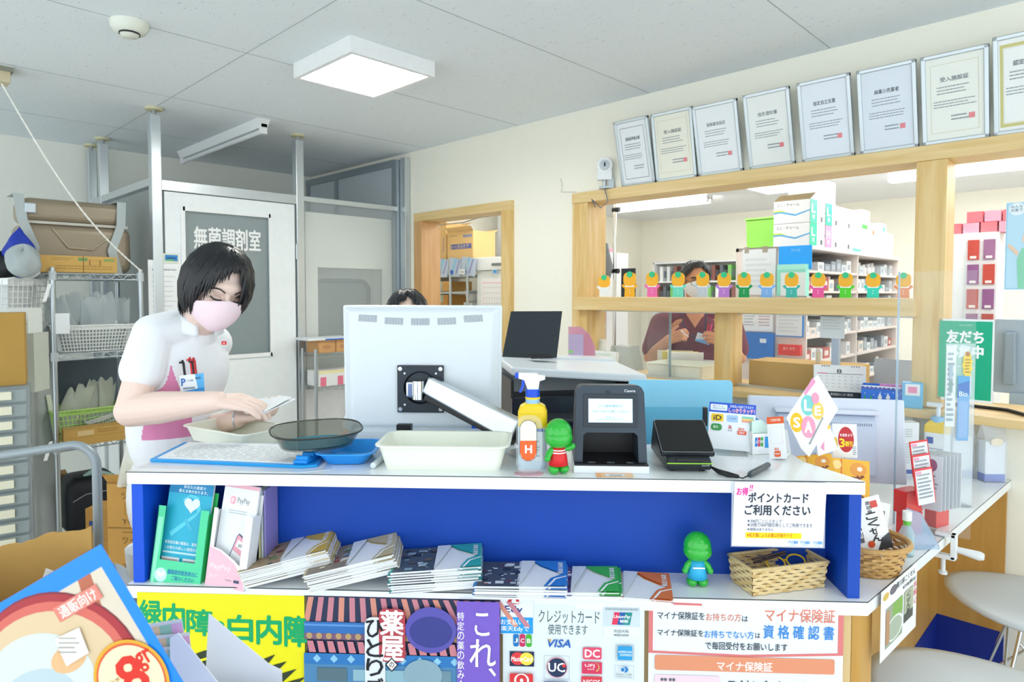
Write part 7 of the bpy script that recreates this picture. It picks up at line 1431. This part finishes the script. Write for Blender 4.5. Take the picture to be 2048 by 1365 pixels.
for k in range(2):
    b = MB(); x_ = (.06, -.06)[k]; b.tube([pt(350, 1090, 2.02)+dirw(x_, 0, 0), pt(350, 1090, 2.02)+dirw(x_, .0, -.3), V((0, 0, 0))+dirw(x_, 0, .09)], [.095, .075, .055], mat('#f1f3f6', .8), 16); b.build('trouser_leg', wm)
    b = MB(); b.ell(V((0, 0, 0))+dirw(x_+.05, -.02, .045), (.12, .05, .045), mat('#f2f2f2', .5), R=MX.Rotation(math.atan2(RIGHT.y, RIGHT.x)-.4, 4, 'Z')); b.build('shoe', wm)
HB = mat('#12141a', .4)
hair_mesh(HC_, HA, HS, [(-180, 132), (-150, 136), (-120, 138), (-95, 134), (-78, 128), (-64, 122), (-54, 108), (-45, 88), (-30, 70), (-12, 56), (4, 46), (12, 54), (22, 84), (30, 106), (45, 114), (70, 122), (100, 130), (150, 134), (180, 132)], '#0e1015', wm, 260, 1.13, 5, .0075, .012)
b = MB(); R = random.Random(9)
for k in range(18):
    al = R.uniform(-150, -95); e0 = R.uniform(118, 132); pts = [on_head(HC_, HA, HS, al+R.uniform(-4, 4)*j, e0+5*j, 1.13+.035*j) for j in range(4)]; b.tube(pts, [.004, .0035, .0025, .0006], mat('#14161d', .33), 5)
b.build('hair_tips', wm)
mask_mesh(HC_, HA, HS, '#f7dfe8', wm, 104, 153, 76, 1.08, True, .20)
for sg in (1, -1):
    arc_on(HC_, HA, HS, [(sg*12, 91), (sg*19, 92.5), (sg*27, 92.5), (sg*34, 90)], .0024, HB, 'eyelash', wm, .985)
    arc_on(HC_, HA, HS, [(sg*10, 80), (sg*20, 76.5), (sg*30, 77), (sg*38, 80)], .0022, mat('#3a2f2c', .6), 'eyebrow', wm, .99)
    arc_on(HC_, HA, HS, [(sg*14, 88), (sg*20, 86.6), (sg*30, 86.8)], .0013, mat('#c79a86', .6), 'eyelid', wm, .985)
# badge, pens, tag on the chest
bp = pt(361, 788, 1.845)
BM = frame(bp, dirw(1, -.18, .12), dirw(-.1, .12, 1)) @ MX.Scale(1.06, 4)
s = Sheet(.078, .052, '#eef5fa', px=(0, 0, 78, 52), t=.0015); s.pl([(50, 0), (78, 0), (78, 52), (58, 52)], '#54b0ea'); s.pl([(0, 46), (78, 40), (78, 52), (0, 52)], '#2f93dc'); s.t('P', 5, 10, 18, 30, '#2f6fc0', .05); s.t('プラス薬局', 22, 14, 44, 20, '#5f7f9f', .01); s.t('薬剤師', 50, 9, 68, 16, '#3f5f80', .01); s.lines(10, 36, 48, 42, 1, '#7f92a6', .8, 0); s.build('name_badge', wm, BM)
for k, (x, c, h) in enumerate(((.016, '#15181c', .046), (.040, '#d8202a', .052), (.046, '#1b1d22', .046), (.052, '#c0262e', .05))):
    b = MB(); b.tube([(x, .03, -.004), (x-.004, .05+h*.8, -.004), (x-.006, .05+h, -.002)], [.0035, .0035, .0028], mat(c, .35), 8); b.box((x-.008, .05+h*.85, .001), (.008, .006, .006), mat(c, .35)); b.build('pen', wm, BM)
tp = pt(443, 690, 1.885); s = Sheet(.015, .011, '#d8232c', t=.001); s.r(.005, .003, .010, .007, '#f4dada'); s.build('red_tag', wm, frame(tp, dirw(1, .1, 0), (0, 0, 1)))
b = MB(); b.tube([wrL+dirw(.0, .028*math.cos(a), .028*math.sin(a)) for a in [2*PI*k/16 for k in range(16)]], .003, mat('#cfd6da', .3, metal=.8), 6, closed=True); b.build('bracelet', wm)
# booklet held in the hands
t = thing('booklet', 'small open white booklet held between the hands of the person in pink mask', 'booklet', MX.Identity(4))
def leaf(a, b_, c, d_, mt, th, name):
    b = MB(); n = (b_-a).cross(d_-a).normalized()*th; b.loft([[a, b_, c, d_], [a+n, b_+n, c+n, d_+n]], mt); b.build(name, t)
s0 = Hw(530, 827, 1.705); s1 = Hw(505, 803, 1.86)
leaf(Hw(449, 816, 1.78), s0, s1, Hw(462, 800, 1.92), mat('#dfe6ec', .5), .004, 'cover')
leaf(s0, Hw(592, 799, 1.72), Hw(575, 795, 1.86), s1, mat('#f6f8f9', .5), .002, 'page')
leaf(s0+V((0, 0, .003)), Hw(583, 795, 1.73), Hw(560, 792, 1.87), s1+V((0, 0, .003)), mat('#f3f6f7', .5), .0015, 'page')
leaf(Hw(462, 812, 1.78), s0+V((0, 0, .003)), s1+V((0, 0, .003)), Hw(470, 799, 1.90), mat('#b9c9dc', .5), .002, 'sticker_page')
# ------------------------------------------------ the person behind the monitor
hp = H(815, 640, 2.75); c2 = thing('person', 'person with dark parted hair mostly hidden behind the white monitor', 'person', T(hp.x, hp.y, 0))
C2 = V((0, 0, hp.z+.01)); A2 = axes(dirw(.12, -1, -.16), (0, 0, 1))
blob('body', head_el(C2, A2, .98)+[('c', C2+V((0, 0, -.2)), .055, C2+V((0, 0, -.06)), .05), ('c', dirw(-.16, .06, hp.z-.28), .055, dirw(.16, .06, hp.z-.28), .055), ('c', dirw(-.2, .05, hp.z-.3), .05, dirw(-.24, -.05, hp.z-.55), .042), ('c', dirw(.2, .05, hp.z-.3), .05, dirw(.24, -.05, hp.z-.55), .042), ('c', dirw(-.24, -.05, hp.z-.55), .04, dirw(-.1, -.25, hp.z-.6), .03), ('c', dirw(.24, -.05, hp.z-.55), .04, dirw(.1, -.25, hp.z-.6), .03), ('e', dirw(0, .06, hp.z-.5), (.14, .11, .28))]+hand_el(dirw(-.1, -.25, hp.z-.6), dirw(.4, -.8, -.2), (0, 0, -1), -1, (.3,)*4, .9)+hand_el(dirw(.1, -.25, hp.z-.6), dirw(-.4, -.8, -.2), (0, 0, -1), 1, (.3,)*4, .9), .0055, [SKIN3], c2, 3)
hair_mesh(C2, A2, .98, [(-180, 135), (-110, 130), (-80, 112), (-55, 84), (-25, 52), (0, 34), (12, 30), (25, 44), (50, 78), (80, 112), (110, 130), (180, 135)], '#1a1c22', c2, 150, 1.08, 3, .008)
mask_mesh(C2, A2, .98, '#f1f3f5', c2)
for sg in (1, -1): arc_on(C2, A2, .98, [(sg*12, 90), (sg*20, 88), (sg*30, 89), (sg*34, 91)], .003, HB, 'eyelash', c2, .99); arc_on(C2, A2, .98, [(sg*10, 79), (sg*20, 76), (sg*34, 79)], .0025, HB, 'eyebrow', c2, .99)
blob('tunic', [('e', dirw(0, .06, hp.z-.36), (.18, .12, .12), MX.Rotation(math.atan2(RIGHT.y, RIGHT.x), 4, 'Z')), ('e', dirw(0, .06, hp.z-.58), (.165, .13, .28), MX.Rotation(math.atan2(RIGHT.y, RIGHT.x), 4, 'Z')), ('c', dirw(-.17, .05, hp.z-.3), .06, dirw(-.22, 0, hp.z-.45), .06), ('c', dirw(.17, .05, hp.z-.3), .06, dirw(.22, 0, hp.z-.45), .06), ('c', dirw(0, .06, hp.z-.6), .14, dirw(0, .06, .78), .16)], .009, [UW], c2, 5)
for x_ in (-.08, .08): b = MB(); b.tube([dirw(x_, .06, .8), dirw(x_, .04, .45), dirw(x_, .06, .04)], [.09, .07, .055], mat('#e9ebee', .8), 14); b.build('trouser_leg', c2)
for x_ in (-.08, .08): b = MB(); b.ell(dirw(x_, -.01, .04), (.05, .12, .04), WHITE, R=MX.Rotation(math.atan2(RIGHT.y, RIGHT.x), 4, 'Z')); b.build('shoe', c2)
# ------------------------------------------------ the man in maroon behind the long window
mp_ = H(1388, 560, 4.05); c3 = thing('person', 'person in maroon scrubs, glasses and white mask standing behind the long window', 'person', T(mp_.x, mp_.y, 0))
def I3(u, v, D): p = H(u, v, D); return V((p.x-mp_.x, p.y-mp_.y, p.z))
C3 = I3(1390, 560, 4.05); A3 = axes(dirw(.0, -1, -.18), (0, 0, 1)); S3 = .96
shl, shr = I3(1322, 648, 4.1), I3(1462, 648, 4.1); e1_, e2_ = I3(1302, 715, 4.05), I3(1478, 715, 4.05); w1_, w2_ = I3(1338, 680, 3.86), I3(1446, 690, 3.86)
blob('body', head_el(C3, A3, S3)+[('c', I3(1390, 640, 4.1), .06, C3+V((0, 0, -.06)), .056), ('c', shl, .055, e1_, .045), ('c', shr, .055, e2_, .045), ('c', e1_, .045, w1_, .03), ('c', e2_, .045, w2_, .03), ('c', shl, .06, shr, .06), ('e', I3(1390, 700, 4.13), (.15, .07, .22), MX.Rotation(math.atan2(RIGHT.y, RIGHT.x), 4, 'Z'))]+hand_el(w1_, dirw(.75, -.3, .35), dirw(.4, .8, -.3), 1, (.75, .8, .85, .9), 1, .9)+hand_el(w2_, dirw(-.6, -.3, .4), dirw(-.4, .8, -.3), -1, (.6, .7, .8, .8), 1, .8), .0045, [SKIN2], c3, 3)
hair_mesh(C3, A3, S3, [(-180, 118), (-120, 112), (-90, 96), (-70, 84), (-50, 62), (-25, 44), (0, 40), (25, 44), (50, 62), (70, 84), (90, 96), (120, 112), (180, 118)], '#1c1d20', c3, 140, 1.1, 11, .008)
mask_mesh(C3, A3, S3, '#eef2f6', c3, 97, 150, 74, 1.06)
for sg in (1, -1):
    arc_on(C3, A3, S3, [(sg*10, 77), (sg*20, 73), (sg*36, 76)], .004, HB, 'eyebrow', c3, 1.0); b = MB(); b.ell(on_head(C3, A3, S3, sg*20, 88, .965), (.012, .006, .006), HB, R=A3 @ RZ(90)); b.build('eye', c3)
g = MB()
for sg in (1, -1): g.tube([on_head(C3, A3, S3, sg*(21+13*math.cos(a)), 88+9*math.sin(a), 1.07) for a in [2*PI*k/20 for k in range(20)]], .0016, mat('#5a6468', .3, metal=.5), 6, closed=True); g.tube([on_head(C3, A3, S3, sg*34, 87, 1.07), on_head(C3, A3, S3, sg*80, 86, 1.08)], .0015, mat('#5a6468', .3, metal=.5), 6)
g.tube([on_head(C3, A3, S3, -8, 87, 1.07), on_head(C3, A3, S3, 0, 86, 1.09), on_head(C3, A3, S3, 8, 87, 1.07)], .0015, mat('#5a6468', .3, metal=.5), 6); g.build('glasses', c3)
MR = mat('#6b2a3f', .8, var=.04, scale=10); RT = MX.Rotation(math.atan2(RIGHT.y, RIGHT.x), 4, 'Z')
blob('scrub_top', [('e', I3(1390, 672, 4.12), (.205, .13, .15), RT), ('e', I3(1390, 760, 4.12), (.185, .135, .3), RT), ('c', shl, .07, shl.lerp(e1_, .75), .072), ('c', shr, .07, shr.lerp(e2_, .75), .072), ('c', shl, .07, I3(1372, 636, 4.12), .06), ('c', shr, .07, I3(1408, 636, 4.12), .06), ('c', I3(1390, 780, 4.12), .16, I3(1390, 880, 4.12), .17)], .007, [MR], c3, 5)
b = MB(); nf = lambda u, v, D: I3(u, v, D); b.prism([(-.055, 0), (.055, 0), (0, -.085)], 0, .004, SKIN2, frame(I3(1390, 628, 3.985), RIGHT, UP)); b.build('neckline', c3)
NV = mat('#2b3358', .6)
for pts in (((1362, 622, 3.985), (1367, 650, 3.968), (1378, 672, 3.955), (1408, 674, 3.95)), ((1412, 622, 3.985), (1411, 650, 3.968), (1409, 670, 3.95))): b = MB(); b.tube([I3(*q) for q in pts], .004, NV, 6); b.build('lanyard', c3)
s = Sheet(.088, .06, '#dfe8f0', px=(0, 0, 88, 60), t=.002); s.r(0, 0, 88, 6, '#2b3358'); s.pl([(0, 60), (0, 48), (88, 30), (88, 60)], '#5fa8e6'); s.lines(10, 16, 76, 44, 4, '#8b97a6', .3); s.build('name_badge', c3, frame(I3(1390, 682, 3.945), dirw(.95, 0, -.3), dirw(.3, 0, .95)))
for k, c in enumerate(('#d8263a', '#f03a9a')): b = MB(); x_ = 1414+6*k; b.tube([I3(x_, 664, 3.95), I3(x_+4, 648, 3.955)], .004, mat(c, .4), 8); b.build('pen', c3)
b = MB(); b.tube([I3(1362, 662, 3.83), I3(1376, 674, 3.80)], [.005, .003], mat('#e9ecee', .4), 8); b.build('held_pen', c3)
for x_ in (-.09, .09): b = MB(); b.tube([dirw(x_, .07, .85), dirw(x_, .05, .45), dirw(x_, .07, .05)], [.10, .075, .06], MR, 14); b.build('trouser_leg', c3); b = MB(); b.ell(dirw(x_, 0, .045), (.05, .13, .045), BLACK, R=RT); b.build('shoe', c3)
